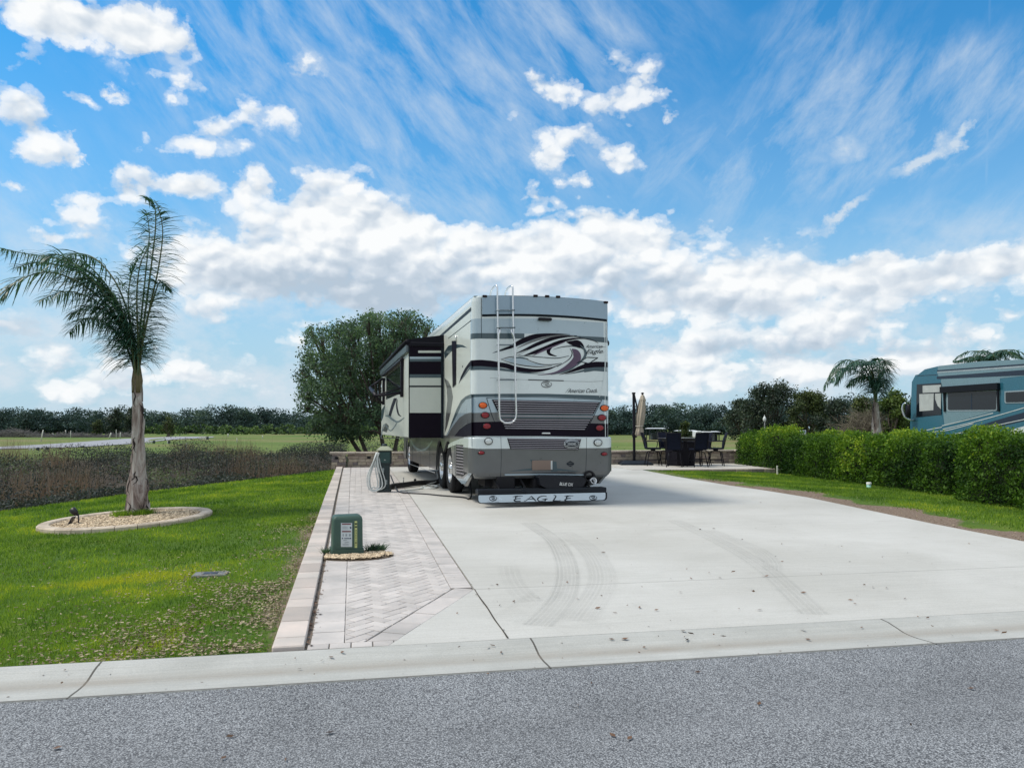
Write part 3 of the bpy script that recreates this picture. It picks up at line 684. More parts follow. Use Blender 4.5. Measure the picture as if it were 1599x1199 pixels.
round_tree('dark_tree', 1398, 612, 60, 60, leafmat('bright_foliage', (0.02, 0.05, 0.015), (0.13, 0.20, 0.04), (0.22, 0.30, 0.07), trans=0.3, ns=0.3), 'bright leafy tree touching the front of the blue motorhome', g1, 6, 9000, ls=0.2)
round_tree('dark_tree', 1425, 640, 75, 60, DKM, 'dark shadowy tree behind the front of the blue motorhome', g1, 16, 6000, ls=0.25)
g2 = 'trees standing out of the left wood'
round_tree('field_tree', 180, 639, 190, 30, DKM, 'dark rounded tree standing before the wood left of the palm trunk', g2, 7, 3500, ls=0.45)
round_tree('field_tree', 205, 637, 230, 34, DKM, 'dark tree crown showing right behind the palm trunk', g2, 8, 3500, ls=0.5)
round_tree('field_tree', 150, 655, 175, 16, MIDG, 'small light green tree beside the rounded dark one', g2, 9, 1500, ls=0.35)
round_tree('field_tree', 262, 652, 180, 20, MIDG, 'small green tree right of the palm trunk at the wood edge', g2, 10, 1500, ls=0.35)
round_tree('field_bush', 1070, 661, 90, 22, MIDG, 'low rounded green bush near the distant shelter roofs', None, 11, 2500, ls=0.22)['category'] = 'bush'
# the wood: one mass
WM = leafmat('hazy_wood_foliage', (0.030, 0.055, 0.058), (0.062, 0.105, 0.095), (0.10, 0.15, 0.11), trans=0.15, ns=0.02, spec=0.1)  # leaf tones shifted bluish to stand in for distance haze
WL = leafmat('scrub_foliage', (0.03, 0.06, 0.025), (0.11, 0.19, 0.06), (0.17, 0.26, 0.09), trans=0.2, ns=0.05)
def interp_prof(prof_, x): return float(np.interp(x, [a for a, b in prof_], [b for a, b in prof_]))
TOPL = [(-500, 636), (-200, 640), (0, 634), (20, 640), (50, 638), (80, 643), (110, 640), (140, 642), (170, 640), (200, 637), (225, 642), (260, 648), (300, 640), (330, 634), (360, 637), (400, 634), (430, 640), (480, 645), (560, 640), (700, 638), (950, 642), (965, 634), (1000, 636), (1030, 632), (1060, 630), (1100, 633), (1140, 630), (1170, 622), (1250, 618), (1300, 620), (1340, 616), (1400, 618), (1700, 636), (2200, 640)]
VS, RS = [], []
def mass(px0, px1, step, d0, d1, topf, wpx, nl, ls, lo=0.0, rows=2):
    for row in range(rows):
        px = px0
        while px < px1:
            d = random.uniform(d0, d1) if row == 0 else random.uniform(d0, (d0+d1)/2); t_ = topf(px)+random.uniform(-3.5, 3)+(row*random.uniform(4, 14))
            b = at(px, 690, d); gz = ht(b.x, b.y); top = at(px, t_, d).z; H = top-gz; W = wpx*d/1202/2*random.uniform(0.7, 1.3); n = nl
            k = 12; u = RNG.uniform(0, 1, k)**0.8; a = RNG.uniform(0, 6.283, k); q = np.sqrt(RNG.uniform(0, 1, k))*W*np.sin(np.pi*np.clip(u*0.8+0.18, 0, 1))**0.5
            sc = np.stack([b.x+np.cos(a)*q, b.y+np.sin(a)*q, gz+H*(lo+(0.93-lo)*u)], 1); idx = RNG.integers(0, k, n)
            C_ = sc[idx]+np.clip(RNG.normal(0, 1, (n, 3)), -1.5, 1.5)*np.array([W*0.22, W*0.22, H*0.09]); C_[:, 2] = np.clip(C_[:, 2], gz, None)
            VS.append(leaf_quads(C_, ls, 0.7)); tone = random.gauss(0, 0.2)
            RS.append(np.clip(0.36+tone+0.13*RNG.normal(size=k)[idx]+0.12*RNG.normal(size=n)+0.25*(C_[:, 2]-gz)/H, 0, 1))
            px += step*random.uniform(0.6, 1.4)
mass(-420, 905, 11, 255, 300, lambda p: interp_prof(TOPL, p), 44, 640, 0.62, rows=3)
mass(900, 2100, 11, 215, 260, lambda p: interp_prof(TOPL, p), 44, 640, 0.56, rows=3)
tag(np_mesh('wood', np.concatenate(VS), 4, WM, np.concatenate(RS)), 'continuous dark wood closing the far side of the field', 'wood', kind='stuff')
VS, RS = [], []
mass(200, 640, 9, 222, 235, lambda p: 664, 16, 90, 0.7, rows=1)
tag(np_mesh('scrub', np.concatenate(VS), 4, WL, np.concatenate(RS)), 'low light green scrub along the foot of the far wood', 'scrub', kind='stuff')
# brushwood pile and rough band at the far left
VS, RS = [], []
for i in range(5200):
    px = random.uniform(-60, 215); d = 168+random.uniform(-6, 6); h = (1.5 if px < 78 else 0.6)*random.random()*(0.55+0.45*math.sin(px*0.07)); p = at(px, 690, d); z = ht(p.x, p.y)+max(0, h)
    dv = Vector((random.gauss(0, 1), random.gauss(0, 1), random.gauss(0, .35))).normalized()*random.uniform(.5, 1.6); w = Vector((0, 0, random.uniform(0.04, 0.12)))
    q = Vector((p.x, p.y, z)); VS += [q-dv, q+dv, q+dv*0.9+w, q-dv*0.9+w]; RS.append(random.random())
tag(np_mesh('brushwood', np.array([tuple(v) for v in VS]), 4, leafmat('grey_sticks', (0.08, 0.075, 0.075), (0.25, 0.23, 0.22), trans=0.0, ns=0.1), RS), 'grey heap of cut brushwood at the far left edge of the field', 'brushwood', kind='stuff')
# ------------------------------------------------------------------ palms
FRM = leafmat('palm_leaflets', (0.024, 0.080, 0.062), (0.09, 0.19, 0.14), (0.20, 0.31, 0.22), trans=0.35, ns=1.2, rough=0.4, spec=0.5)
RACH = mat('palm_rachis', (0.09, 0.11, 0.05), 0.6)
def frond(root, path, L0, nl, droop=0.55, wind=Vector((-0.25, 0, 0)), spread=1.0, w0=0.022, seed=0, r0=0.022, base=0.14, side=(1, -1)):
    r_ = random.Random(seed); org = root.location; pts = catmull(path, 8); K = len(pts)
    m = MB(); m.smooth = True; m.tube([p-org for p in pts], [r0*(1-0.85*i/K)+0.002 for i in range(K)], 5); o = m.build('frond', [RACH, FRM], root)
    vs, fs, rn = [], [], []
    def P(t):
        x = t*(K-1); i = min(int(x), K-2); return pts[i].lerp(pts[i+1], x-i), (pts[min(i+2, K-1)]-pts[max(i-1, 0)]).normalized()
    for i in range(nl):
        t = base+(1-base)*(i+r_.random())/nl; p, tg = P(min(t, 0.999)); sd = tg.cross(Vector((0, 0, 1)))
        if sd.length < 0.2: sd = tg.cross(Vector((0.3, 1, 0)))
        sd.normalize(); nrm_ = sd.cross(tg); prof_ = math.sin(math.pi*min(1, (t*0.80+0.17)))**0.7
        for s in side:
            l = L0*prof_*r_.uniform(0.75, 1.15); a = r_.gauss(0, 0.22)
            d = (sd*s*spread+tg*r_.uniform(0.35, 0.75)+nrm_*(0.18+a)).normalized()
            q = [p]; v = d.copy(); n = 5; kk = droop*r_.uniform(0.6, 1.4)
            for j in range(n): v = (v+Vector((0, 0, -1))*kk*0.42+wind*0.30).normalized(); q.append(q[-1]+v*l/n)
            wv = d.cross(Vector((r_.uniform(-.5, .5), r_.uniform(-.5, .5), 1))).normalized()*w0*0.5; b0 = len(vs)
            for j, pt in enumerate(q):
                k = (0.55, 1, 0.95, 0.75, 0.45, 0.08)[j]; vs += [pt+wv*k-org, pt-wv*k-org]
            for j in range(n): fs.append((b0+2*j, b0+2*j+2, b0+2*j+3, b0+2*j+1))
            rn += [min(1, max(0, r_.gauss(0.36, 0.2)))]*(2*(n+1))
    me = o.data; b0 = len(me.vertices)
    allv = [tuple(v.co) for v in me.vertices]+[tuple(v) for v in vs]; allf = [tuple(p.vertices) for p in me.polygons]; nf = len(allf)
    allf += [tuple(i+b0 for i in f) for f in fs]; me2 = bpy.data.meshes.new('frond'); me2.from_pydata(allv, [], allf); me2.materials.append(RACH); me2.materials.append(FRM)
    me2.polygons.foreach_set('material_index', [0]*nf+[1]*len(fs)); a_ = me2.attributes.new('rnd', 'FLOAT', 'POINT'); a_.data.foreach_set('value', [0.5]*b0+rn); me2.update(); o.data = me2
    return o
TRM = bpy.data.materials.new('palm_trunk'); nt = nodes_of(TRM); b = N(nt, 'ShaderNodeBsdfPrincipled'); tc = N(nt, 'ShaderNodeTexCoord')
mp = N(nt, 'ShaderNodeMapping'); mp.inputs['Scale'].default_value = (3.2, 3.2, 0.9); mp.inputs['Rotation'].default_value = (0.5, 0.35, 0); L(nt, tc.outputs['Object'], mp.inputs[0])
n1 = noise_n(nt, 1.6, 5, 0.65, mp.outputs[0], 1.2); mp2 = N(nt, 'ShaderNodeMapping'); mp2.inputs['Scale'].default_value = (22, 22, 2.2); L(nt, tc.outputs['Object'], mp2.inputs[0]); n2 = noise_n(nt, 2.0, 4, 0.7, mp2.outputs[0], 0.4)
c = ramp(nt, n1.outputs[0], [(0.36, (0.045, 0.03, 0.028)), (0.43, (0.20, 0.15, 0.135)), (0.53, (0.36, 0.31, 0.29)), (0.66, (0.48, 0.46, 0.44))])
c = mixc(nt, 0.35, c, ramp(nt, n2.outputs[0], [(0.3, 0.1), (0.7, 0.9)]), 'OVERLAY'); L(nt, c, b.inputs['Base Color']); b.inputs['Roughness'].default_value = 0.85
bu = N(nt, 'ShaderNodeBump'); bu.inputs['Strength'].default_value = 0.9; bu.inputs['Distance'].default_value = 0.02; L(nt, n1.outputs[0], bu.inputs['Height']); L(nt, bu.outputs[0], b.inputs['Normal']); out(nt, b.outputs[0])
def palm_trunk(root, path, radii, n=20, seed=0):
    r_ = random.Random(seed); org = root.location; pts = catmull(path, 6); K = len(pts); vs = []; m = MB()
    for i, p in enumerate(pts):
        t = i/(K-1); R = float(np.interp(t, [a for a, b_ in radii], [b_ for a, b_ in radii]))
        for k in range(n):
            th = 2*math.pi*k/n; q = mnoise.noise(Vector((math.cos(th)*1.1, math.sin(th)*1.1, t*6+seed)))+0.5*mnoise.noise(Vector((math.cos(th)*2.5, math.sin(th)*2.5, t*13+seed)))
            sp = 0.07*max(0, math.sin(th*2+t*22))**3
            r = R*(1+0.13*q+sp*(0.4 if t > .45 else 1)); vs.append((p.x-org.x+math.cos(th)*r, p.y-org.y+math.sin(th)*r, p.z-org.z))
    fs = [(i*n+k, i*n+(k+1) % n, (i+1)*n+(k+1) % n, (i+1)*n+k) for i in range(K-1) for k in range(n)]
    m.add(vs, fs, True); o = m.build('trunk', TRM, root)
    # old boot scales overlapping the trunk
    for j in range(26):
        t = r_.uniform(0.02, 0.42) if j < 20 else r_.uniform(0.45, 0.98); x = t*(K-1); i = min(int(x), K-2); p = pts[i].lerp(pts[i+1], x-i)-org
        R = float(np.interp(t, [a for a, b_ in radii], [b_ for a, b_ in radii])); th = r_.uniform(0, 6.283); h = r_.uniform(0.10, 0.24)*(1 if t < .4 else 1.6); wd = r_.uniform(0.35, 0.75); g_ = MB()
        V0 = []
        for a, hh, k in ((-wd, 0, .96), (-wd*0.5, -0.03, 1.07), (0, -0.04, 1.10), (wd*0.5, -0.03, 1.07), (wd, 0, .96), (wd*0.6, h*0.6, 1.02), (0.12, h, 1.0), (-wd*0.5, h*0.7, 1.02)):
            aa = th+a+hh*2.2; V0.append((p.x+math.cos(aa)*R*k*1.02, p.y+math.sin(aa)*R*k*1.02, p.z+hh))
        cen = (p.x+math.cos(th)*R*1.12, p.y+math.sin(th)*R*1.12, p.z+h*0.35); m.v, m.f, m.m, m.sm, m.rnd = m.v, m.f, m.m, m.sm, m.rnd
        m.add(V0+[cen], [(q_, (q_+1) % 8, 8) for q_ in range(8)], True)
    nb_ = len(m.f); m.smooth = True
    for j in range(22 if n == 20 else 8):     # dark gaps between the old leaf bases
        t0 = r_.uniform(0.01, 0.30) if j % 3 else r_.uniform(0.3, 0.95); th0 = r_.uniform(0, 6.283); dt = r_.choice((-1, 1))*r_.uniform(0.03, 0.09)*(1 if t0 < .3 else 1.6); da = r_.uniform(0.5, 1.3); q_ = []
        for k in range(7):
            t = min(.97, max(0.005, t0+dt*k/6)); x = t*(K-1); i = min(int(x), K-2); p = pts[i].lerp(pts[i+1], x-i)-org; R = float(np.interp(t, [a for a, b_ in radii], [b_ for a, b_ in radii])); th = th0+da*k/6+.3*math.sin(k)
            nn_ = mnoise.noise(Vector((math.cos(th)*1.1, math.sin(th)*1.1, t*6+seed)))+0.5*mnoise.noise(Vector((math.cos(th)*2.5, math.sin(th)*2.5, t*13+seed))); r = R*(1+.13*nn_+.05*max(0, math.sin(th*2+t*22))**3)
            q_.append(Vector((p.x+math.cos(th)*r, p.y+math.sin(th)*r, p.z)))
        m.tube(q_, [0.003, .008, .012, .013, .011, .007, .002], 5)
    me = bpy.data.meshes.new('trunk'); me.from_pydata(m.v, [], m.f); me.materials.append(TRM); me.materials.append(mat('bark_gap', (.035, .026, .026), .95, var=.3)); me.polygons.foreach_set('material_index', [0]*nb_+[1]*(len(m.f)-nb_)); me.polygons.foreach_set('use_smooth', [True]*len(m.f)); o.data = me; me.update()
D = 12.7
base = gpt(214, 806); base.z = ht(base.x, base.y)
D = (base-CAM).dot(fw)
palm = empty('palm_tree', base, 0, 'tall windblown palm in the stone ringed bed on the lawn', 'tree')
palm_trunk(palm, [base-Vector((0, 0, .1)), at(215, 770, D), at(216, 720, D), at(216, 665, D), at(214, 620, D), at(214, 588, D)],
           [(0, .215), (0.06, .20), (0.16, .178), (0.26, .162), (0.34, .118), (0.5, .107), (0.75, .09), (0.93, .075), (1, .055)], seed=2)
top = [(214, 600)]
FL = [  # pixel paths with depth offset of the tip (metres, + = away), leaflet length, wind strength
 ([(214, 600), (208, 540), (186, 478), (140, 425), (90, 404), (40, 396), (2, 388)], 0.3, .62),
 ([(214, 600), (205, 545), (178, 490), (130, 445), (75, 425), (25, 440), (8, 462)], -0.5, .6),
 ([(213, 600), (206, 550), (184, 505), (150, 470), (105, 455), (62, 470)], 0.7, .6),
 ([(213, 600), (207, 548), (190, 500), (160, 455), (125, 420), (92, 398), (72, 402)], -0.7, .6),
 ([(214, 600), (210, 560), (196, 520), (172, 490), (140, 478), (112, 490)], -0.3, .55),
 ([(214, 600), (211, 545), (200, 490), (180, 440), (150, 405), (120, 396), (95, 405)], 0.9, .58),
 ([(214, 600), (210, 555), (198, 508), (176, 466), (148, 438), (110, 436)], 0.1, .55),
 ([(213, 600), (205, 560), (185, 522), (158, 500), (128, 500), (108, 520)], 0.5, .5),
 ([(214, 600), (207, 545), (186, 485), (150, 440), (108, 418), (60, 410), (28, 418)], 0.5, .6),
 ([(214, 600), (209, 550), (194, 495), (168, 448), (135, 412), (108, 402)], -0.2, .5),
 ([(215, 600), (220, 540), (229, 470), (238, 400), (243, 350), (240, 318), (226, 308)], 0.2, .46),
 ([(215, 600), (221, 545), (234, 480), (248, 415), (254, 360), (246, 322)], -0.4, .44),
 ([(215, 600), (217, 540), (222, 480), (228, 420), (233, 365), (228, 330)], 0.6, .44),
 ([(215, 600), (216, 545), (214, 495), (214, 450), (220, 410), (236, 380)], -0.6, .42),
 ([(214, 600), (213, 560), (206, 515), (200, 470), (205, 430), (215, 405)], 0.3, .45),
 ([(215, 598), (219, 550), (228, 505), (240, 465), (250, 440), (262, 452)], -0.2, .38)]
for i, (pp, dz, l0) in enumerate(FL):
    path = [at(px, py, D+dz*(k/(len(pp)-1))) for k, (px, py) in enumerate(pp)]
    leftc = i < 10
    frond(palm, path, l0*(1.35 if leftc else 1.3), 74 if leftc else 80, 0.62 if leftc else 0.45, Vector((-0.30, 0, 0)) if leftc else Vector((0.03, 0, 0)), 0.9, 0.022, seed=i)
# spear and fibres at the crown base
m = MB(); org = palm.location; m.smooth = True
for k in range(9):
    a = k*0.7; q = at(214, 603, D)-org; m.tube([q+Vector((math.cos(a)*.05, math.sin(a)*.05, -0.12)), q+Vector((math.cos(a)*.06, math.sin(a)*.05, 0.1)), q+Vector((math.cos(a)*.035-.01, math.sin(a)*.03, 0.42))], [0.035, 0.036, 0.016], 6)
m.build('crown_shaft', mat('palm_boot', (0.13, 0.11, 0.06), 0.8, var=0.3), palm)
# stone ring with gravel
ring = empty('ring_edging', (PC.x, PC.y, PC.z), 0, 'curved sandstone ring edging round the foot of the tall palm', 'edging')
m = MB(); RINGM = mat('ring_stone', (0.46, 0.38, 0.29), 0.85, var=0.22, vs=5, bump=0.5, bs=35, c2=(0.52, 0.45, 0.37), attr=0.12)
for k in range(26):
    m.r = random.random(); a0, a1 = 2*math.pi*k/26+0.004, 2*math.pi*(k+1)/26-0.004; nn = 4; vs = []
    for j in range(nn+1):
        a = a0+(a1-a0)*j/nn
        for (r, h) in ((1.33, -0.12), (1.33, 0.06), (1.31, 0.078), (1.16, 0.078), (1.14, 0.06), (1.14, -0.12)):
            x, y = PC.x+math.cos(a)*r, PC.y+math.sin(a)*r; vs.append((x-PC.x, y-PC.y, ht(x, y)+h-PC.z))
    fs = [(j*6+i, j*6+(i+1) % 6, (j+1)*6+(i+1) % 6, (j+1)*6+i) for j in range(nn) for i in range(6)]+[(5, 4, 3, 2, 1, 0), tuple(nn*6+i for i in range(6))]
    m.add(vs, fs)
m.build('ring_block', RINGM, ring, True)
PEB = mat('pebbles', (0.42, 0.30, 0.17), 0.8, var=0.25, vs=40, c2=(0.62, 0.52, 0.38), attr=0.35)
def pebbles(name, n, f, size, label):
    m = MB()
    for _ in range(n):
        p = f()
        if p is None: continue
        s = size*random.uniform(0.6, 1.4); m.r = random.random(); a = random.random()*3; vs = []
        for (x, y, z) in ((1, 0, .1), (.3, .8, 0), (-.8, .5, .1), (-.9, -.4, 0), (.1, -.9, .1), (.2, .1, .7), (-.2, -.1, -.6)):
            x, y, z = [q*random.uniform(0.75, 1.2) for q in (x, y, z)]; vs.append((p[0]+s*(x*math.cos(a)-y*math.sin(a)*0.7), p[1]+s*(x*math.sin(a)+y*math.cos(a)*0.7), p[2]+s*z*0.6))
        m.add(vs, [(i, (i+1) % 5, 5) for i in range(5)]+[((i+1) % 5, i, 6) for i in range(5)])
    return tag(m.build(name, PEB, None, True), label, 'gravel', kind='stuff')
def fr():
    a = random.uniform(0, 6.283); r = 1.12*math.sqrt(random.random()); x, y = PC.x+r*math.cos(a), PC.y+r*math.sin(a); return (x, y, ht(x, y)+0.035+random.uniform(0, .02))
m = MB(); m.prism([(1.14*math.cos(k*math.pi/24), 1.14*math.sin(k*math.pi/24)) for k in range(48)], lambda u, v, h: (PC.x+u, PC.y+v, ht(PC.x+u, PC.y+v)+h), 0.0, 0.03)
tag(m.build('gravel_bed', mat('gravel_bed', (0.30, 0.22, 0.14), 0.95, var=0.4, vs=60)), 'tan soil under the palm gravel inside the stone ring', 'gravel', kind='stuff')
pebbles('palm_gravel', 4200, fr, 0.024, 'tan and cream gravel filling the stone ring round the palm')
# weeds at the palm foot
VS = []; RS = []
for (dx, dy) in ((-0.28, -0.12), (0.22, -0.2), (0.1, -0.24), (-0.15, -0.22)):
    n = 260; x = RNG.normal(base.x+dx, .06, n); y = RNG.normal(base.y+dy, .05, n); VS.append(blades(x, y, 0.11, .014, 0.8)+np.array([0, 0, .03])); RS.append(RNG.uniform(0, .6, n))
tag(np_mesh('weeds', np.concatenate(VS), 3, GRASSM, np.concatenate(RS)), 'small green weeds at the foot of the tall palm trunk', 'weeds', kind='stuff')
# solar spot lamp
BLK = mat('black_plastic', (0.012, 0.013, 0.018), 0.45, var=0.2)
p = gpt(117, 822); sp = empty('solar_spotlight', (p.x, p.y, p.z), rad(-10), 'black solar garden spotlight on the stone ring below the palm', 'garden light')
m = MB(); m.lathe([(0.0, 0), (0.035, 0.0), (0.052, 0.05), (0.052, 0.12), (0.0, 0.12)], M=Matrix.Translation((0.02, 0, 0.20)) @ Matrix.Rotation(rad(-42), 4, 'Y'), n=16, caps=False); m.build('lamp_head', BLK, sp)
m = MB(); m.tube([(0.05, 0, 0.2), (0.06, 0, 0.0)], 0.011, 8); m.tube([(0.01, 0, 0.2), (0.05, 0, 0.19)], 0.02, 8); m.build('stake', BLK, sp)
m = MB(); m.box(-0.085, 0.085, -0.06, 0.06, -0.006, 0.006, 0.004, Matrix.Translation((-0.06, 0, 0.09)) @ Matrix.Rotation(rad(-62), 4, 'Y')); m.build('solar_panel', mat('solar_cell', (0.02, 0.025, 0.04), 0.2, var=0.3), sp)
# smaller palm behind the hedge
D2 = 27.5; b2 = at(1370, 690, D2); b2.z = ht(b2.x, b2.y)
p2 = empty('palm_tree', b2, 0, 'small palm with drooping crown rising behind the hedge', 'tree')
palm_trunk(p2, [b2, at(1369, 680, D2), at(1368, 655, D2), at(1367, 628, D2)], [(0, .17), (.45, .16), (.7, .13), (1, .08)], seed=5)
for i, (pp, dz) in enumerate([
 ([(1367, 630), (1362, 598), (1345, 572), (1320, 562), (1300, 580), (1287, 608)], .3), ([(1367, 630), (1360, 600), (1340, 580), (1315, 575), (1298, 595)], -.6),
 ([(1367, 630), (1363, 595), (1352, 572), (1335, 566), (1315, 580), (1305, 600)], .9), ([(1367, 630), (1365, 600), (1358, 575), (1345, 562), (1325, 570)], -1),
 ([(1367, 630), (1370, 595), (1374, 572), (1372, 560), (1362, 562)], .5), ([(1367, 630), (1372, 600), (1380, 575), (1382, 562), (1384, 580)], -.5),
 ([(1367, 630), (1370, 600), (1378, 580), (1384, 585), (1384, 605)], .8), ([(1367, 630), (1366, 600), (1362, 578), (1360, 565), (1350, 568)], -.9),
 ([(1367, 630), (1364, 605), (1352, 590), (1336, 590), (1322, 602)], 1.0), ([(1367, 630), (1371, 605), (1376, 592), (1380, 600), (1379, 618)], -0.8)]):
    frond(p2, [at(px, py, D2+dz*k/(len(pp)-1)) for k, (px, py) in enumerate(pp)], 0.66, 56, 0.7, Vector((-0.12, 0, 0)), 0.9, 0.04, seed=40+i, r0=0.03)
D3 = 38; b3 = at(1545, 690, D3); b3.z = ht(b3.x, b3.y); c3 = at(1548, 566, D3)
p3 = empty('palm_tree', b3, 0, 'palm whose crown peeks over the roof of the blue motorhome', 'tree')
palm_trunk(p3, [b3, b3.lerp(c3, .5), c3], [(0, .25), (.5, .2), (1, .13)], seed=8)
for i in range(15):
    a = i*2.4; el = random.uniform(0.35, 1.2); dv = rt*math.cos(a)+Vector((fw.x, fw.y, 0))*math.sin(a); l = random.uniform(1.0, 1.5)
    frond(p3, [c3, c3+dv*l*.3*math.cos(el)+Vector((0, 0, l*.42*math.sin(el))), c3+dv*l*.75+Vector((0, 0, l*.45*math.sin(el))), c3+dv*l*1.15+Vector((0, 0, l*.1))], 0.55, 30, .6, Vector((0, 0, 0)), 1, 0.05, seed=70+i, r0=0.03)
# ------------------------------------------------------------------ hedge
HM = leafmat('hedge_leaves', (0.014, 0.050, 0.012), (0.13, 0.26, 0.025), (0.36, 0.48, 0.045), trans=0.4, ns=0.9, rough=0.55, spec=0.2)
HC = mat('hedge_core_shade', (0.012, 0.022, 0.008), 1.0, var=0.4, vs=8)
def hedge(name, path, half, hgt, n, ls, label, seed=0):
    """path: ground centre line points"""
    root = empty(name, (path[0][0], path[0][1], ht(*path[0][:2])), 0, label, 'hedge'); org = np.array(root.location)
    P_ = np.array(path, float); seg = np.diff(P_, axis=0); ls_ = np.hypot(seg[:, 0], seg[:, 1]); T = ls_.sum(); cum = np.concatenate([[0], np.cumsum(ls_)])
    def pt(t):
        return np.stack([np.interp(t, cum, P_[:, 0]), np.interp(t, cum, P_[:, 1])], -1)
    dirs = seg/ls_[:, None]
    def lump(u, v, w): return np.array([mnoise.noise(Vector((a*0.75+seed, b_*0.75, c_*0.6)))*1.6+mnoise.noise(Vector((a*2.4, b_*2.4, c_*2.4+seed)))*0.55 for a, b_, c_ in zip(u, v, w)])
    # superellipse section, param phi 0..pi from one foot over the top to the other
    def surface(t, phi, inset):
        i = np.clip(np.searchsorted(cum, t)-1, 0, len(seg)-1); nx_, ny_ = -dirs[i][:, 1], dirs[i][:, 0]; c_ = pt(t)
        endk = np.clip(np.minimum(t, T-t)/(half*0.9), 0, 1); endk = np.sqrt(1-(1-endk)**2)
        cs, sn = np.cos(phi), np.sin(phi); ex = 0.42
        ox = half*np.sign(cs)*np.abs(cs)**ex*(0.35+0.65*endk); oz = hgt*np.abs(sn)**ex*(0.8+0.2*endk)
        l = lump(c_[:, 0]+nx_*ox, c_[:, 1]+ny_*ox, oz); k = 1+0.24*l
        ox = ox*k-np.sign(ox)*np.minimum(inset, abs(ox)*.6); oz = oz*(1+0.17*l)-inset*(oz > 0.4)
        x = c_[:, 0]+nx_*ox; y = c_[:, 1]+ny_*ox; return np.stack([x, y, HT(x, y)+oz], 1), l
    t = RNG.uniform(0, T, n); s_q = RNG.uniform(0, 1, n)
    per = 2*hgt+2*half; q = s_q*per; phi = np.where(q < hgt, np.arcsin(np.clip((q/hgt), 0, 1)**(1/0.42)), np.where(q > hgt+2*half, math.pi-np.arcsin(np.clip(((per-q)/hgt), 0, 1)**(1/0.42)), 0))
    mid = (q >= hgt) & (q <= hgt+2*half); cx_ = 1-(q-hgt)/half; phi = np.where(mid, np.arccos(np.clip(np.sign(cx_)*np.abs(cx_)**(1/0.42), -1, 1)), phi)
    C_, l = surface(t, phi, RNG.uniform(-0.07, 0.16, n)+0.0)
    C_ += RNG.normal(0, 0.035, C_.shape)
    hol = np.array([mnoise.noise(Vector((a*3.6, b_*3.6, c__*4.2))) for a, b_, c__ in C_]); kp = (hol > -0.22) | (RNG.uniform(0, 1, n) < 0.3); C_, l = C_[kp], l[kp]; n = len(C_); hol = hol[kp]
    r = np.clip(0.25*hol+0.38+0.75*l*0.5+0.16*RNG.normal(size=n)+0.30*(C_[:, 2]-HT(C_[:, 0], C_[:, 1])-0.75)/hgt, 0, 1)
    C_[:, 2] = np.maximum(C_[:, 2], HT(C_[:, 0], C_[:, 1])+0.02)
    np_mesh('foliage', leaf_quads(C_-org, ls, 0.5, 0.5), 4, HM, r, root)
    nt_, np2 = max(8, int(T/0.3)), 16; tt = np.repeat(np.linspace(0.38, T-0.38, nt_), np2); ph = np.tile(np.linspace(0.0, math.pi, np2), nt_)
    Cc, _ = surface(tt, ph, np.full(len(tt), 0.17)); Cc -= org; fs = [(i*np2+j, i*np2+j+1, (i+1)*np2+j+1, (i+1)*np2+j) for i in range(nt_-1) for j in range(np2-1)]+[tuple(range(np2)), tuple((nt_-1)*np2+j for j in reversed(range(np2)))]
    m = MB(); m.add([tuple(v) for v in Cc], fs, True); m.build('stems', HC, root); return root  # closed shell behind the leaves, its near-black colour stands for inner shade
def hp(px, py):   # front foot of the hedge
    return gpt(px, py)
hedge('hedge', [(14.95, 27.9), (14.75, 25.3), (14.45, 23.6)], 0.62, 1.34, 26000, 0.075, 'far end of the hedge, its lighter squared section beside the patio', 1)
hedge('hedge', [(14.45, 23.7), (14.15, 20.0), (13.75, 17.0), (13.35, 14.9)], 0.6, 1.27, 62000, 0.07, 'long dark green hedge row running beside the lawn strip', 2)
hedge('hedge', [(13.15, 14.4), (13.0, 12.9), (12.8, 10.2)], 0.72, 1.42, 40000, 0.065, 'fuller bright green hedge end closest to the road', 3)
# ------------------------------------------------------------------ text helpers
def text_geo(txt, shear=0.0, bold=0.0):
    cu = bpy.data.curves.new('lettering', 'FONT'); cu.body = txt; cu.size = 1; cu.shear = shear; cu.offset = bold; cu.resolution_u = 3
    o = bpy.data.objects.new('lettering', cu); COL.objects.link(o); bpy.context.view_layer.update(); dg = bpy.context.evaluated_depsgraph_get()
    me = o.evaluated_get(dg).to_mesh(); vs = [(v.co.x, v.co.y) for v in me.vertices]; fs = [tuple(p.vertices) for p in me.polygons]
    o.evaluated_get(dg).to_mesh_clear(); bpy.data.objects.remove(o); bpy.data.curves.remove(cu)
    x0 = min(v[0] for v in vs); x1 = max(v[0] for v in vs); y0 = min(v[1] for v in vs); y1 = max(v[1] for v in vs)
    return [((x-x0)/(x1-x0), (y-y0)/(y1-y0)) for x, y in vs], fs
def put_text(mb, txt, quad, fn, shear=0.0, bold=0.0):
    """quad px corners: bottom-left, bottom-right, top-right, top-left; fn(px,py)->3D"""
    vs, fs = text_geo(txt, shear, bold); a, b_, c_, d_ = [Vector((*q, 0)) for q in quad]; o = []
    for u, v in vs: p = (a*(1-u)+b_*u)*(1-v)+(d_*(1-u)+c_*u)*v; o.append(fn(p.x, p.y))
    mb.add(o, fs)
def stroke(mb, pts, fn, sub=5):
    """pts: (px, py, width px)"""
    P_ = catmull([Vector(p) for p in pts], sub); A, B = [], []
    for i, p in enumerate(P_):
        t = P_[min(i+1, len(P_)-1)]-P_[max(i-1, 0)]; t = Vector((t.x, t.y)); t = t.normalized() if t.length > 1e-6 else Vector((1, 0)); n_ = Vector((-t.y, t.x))
        w = max(0.12, p.z)/2; A.append(fn(p.x+n_.x*w, p.y+n_.y*w)); B.append(fn(p.x-n_.x*w, p.y-n_.y*w))
    mb.ribbon(A, B)
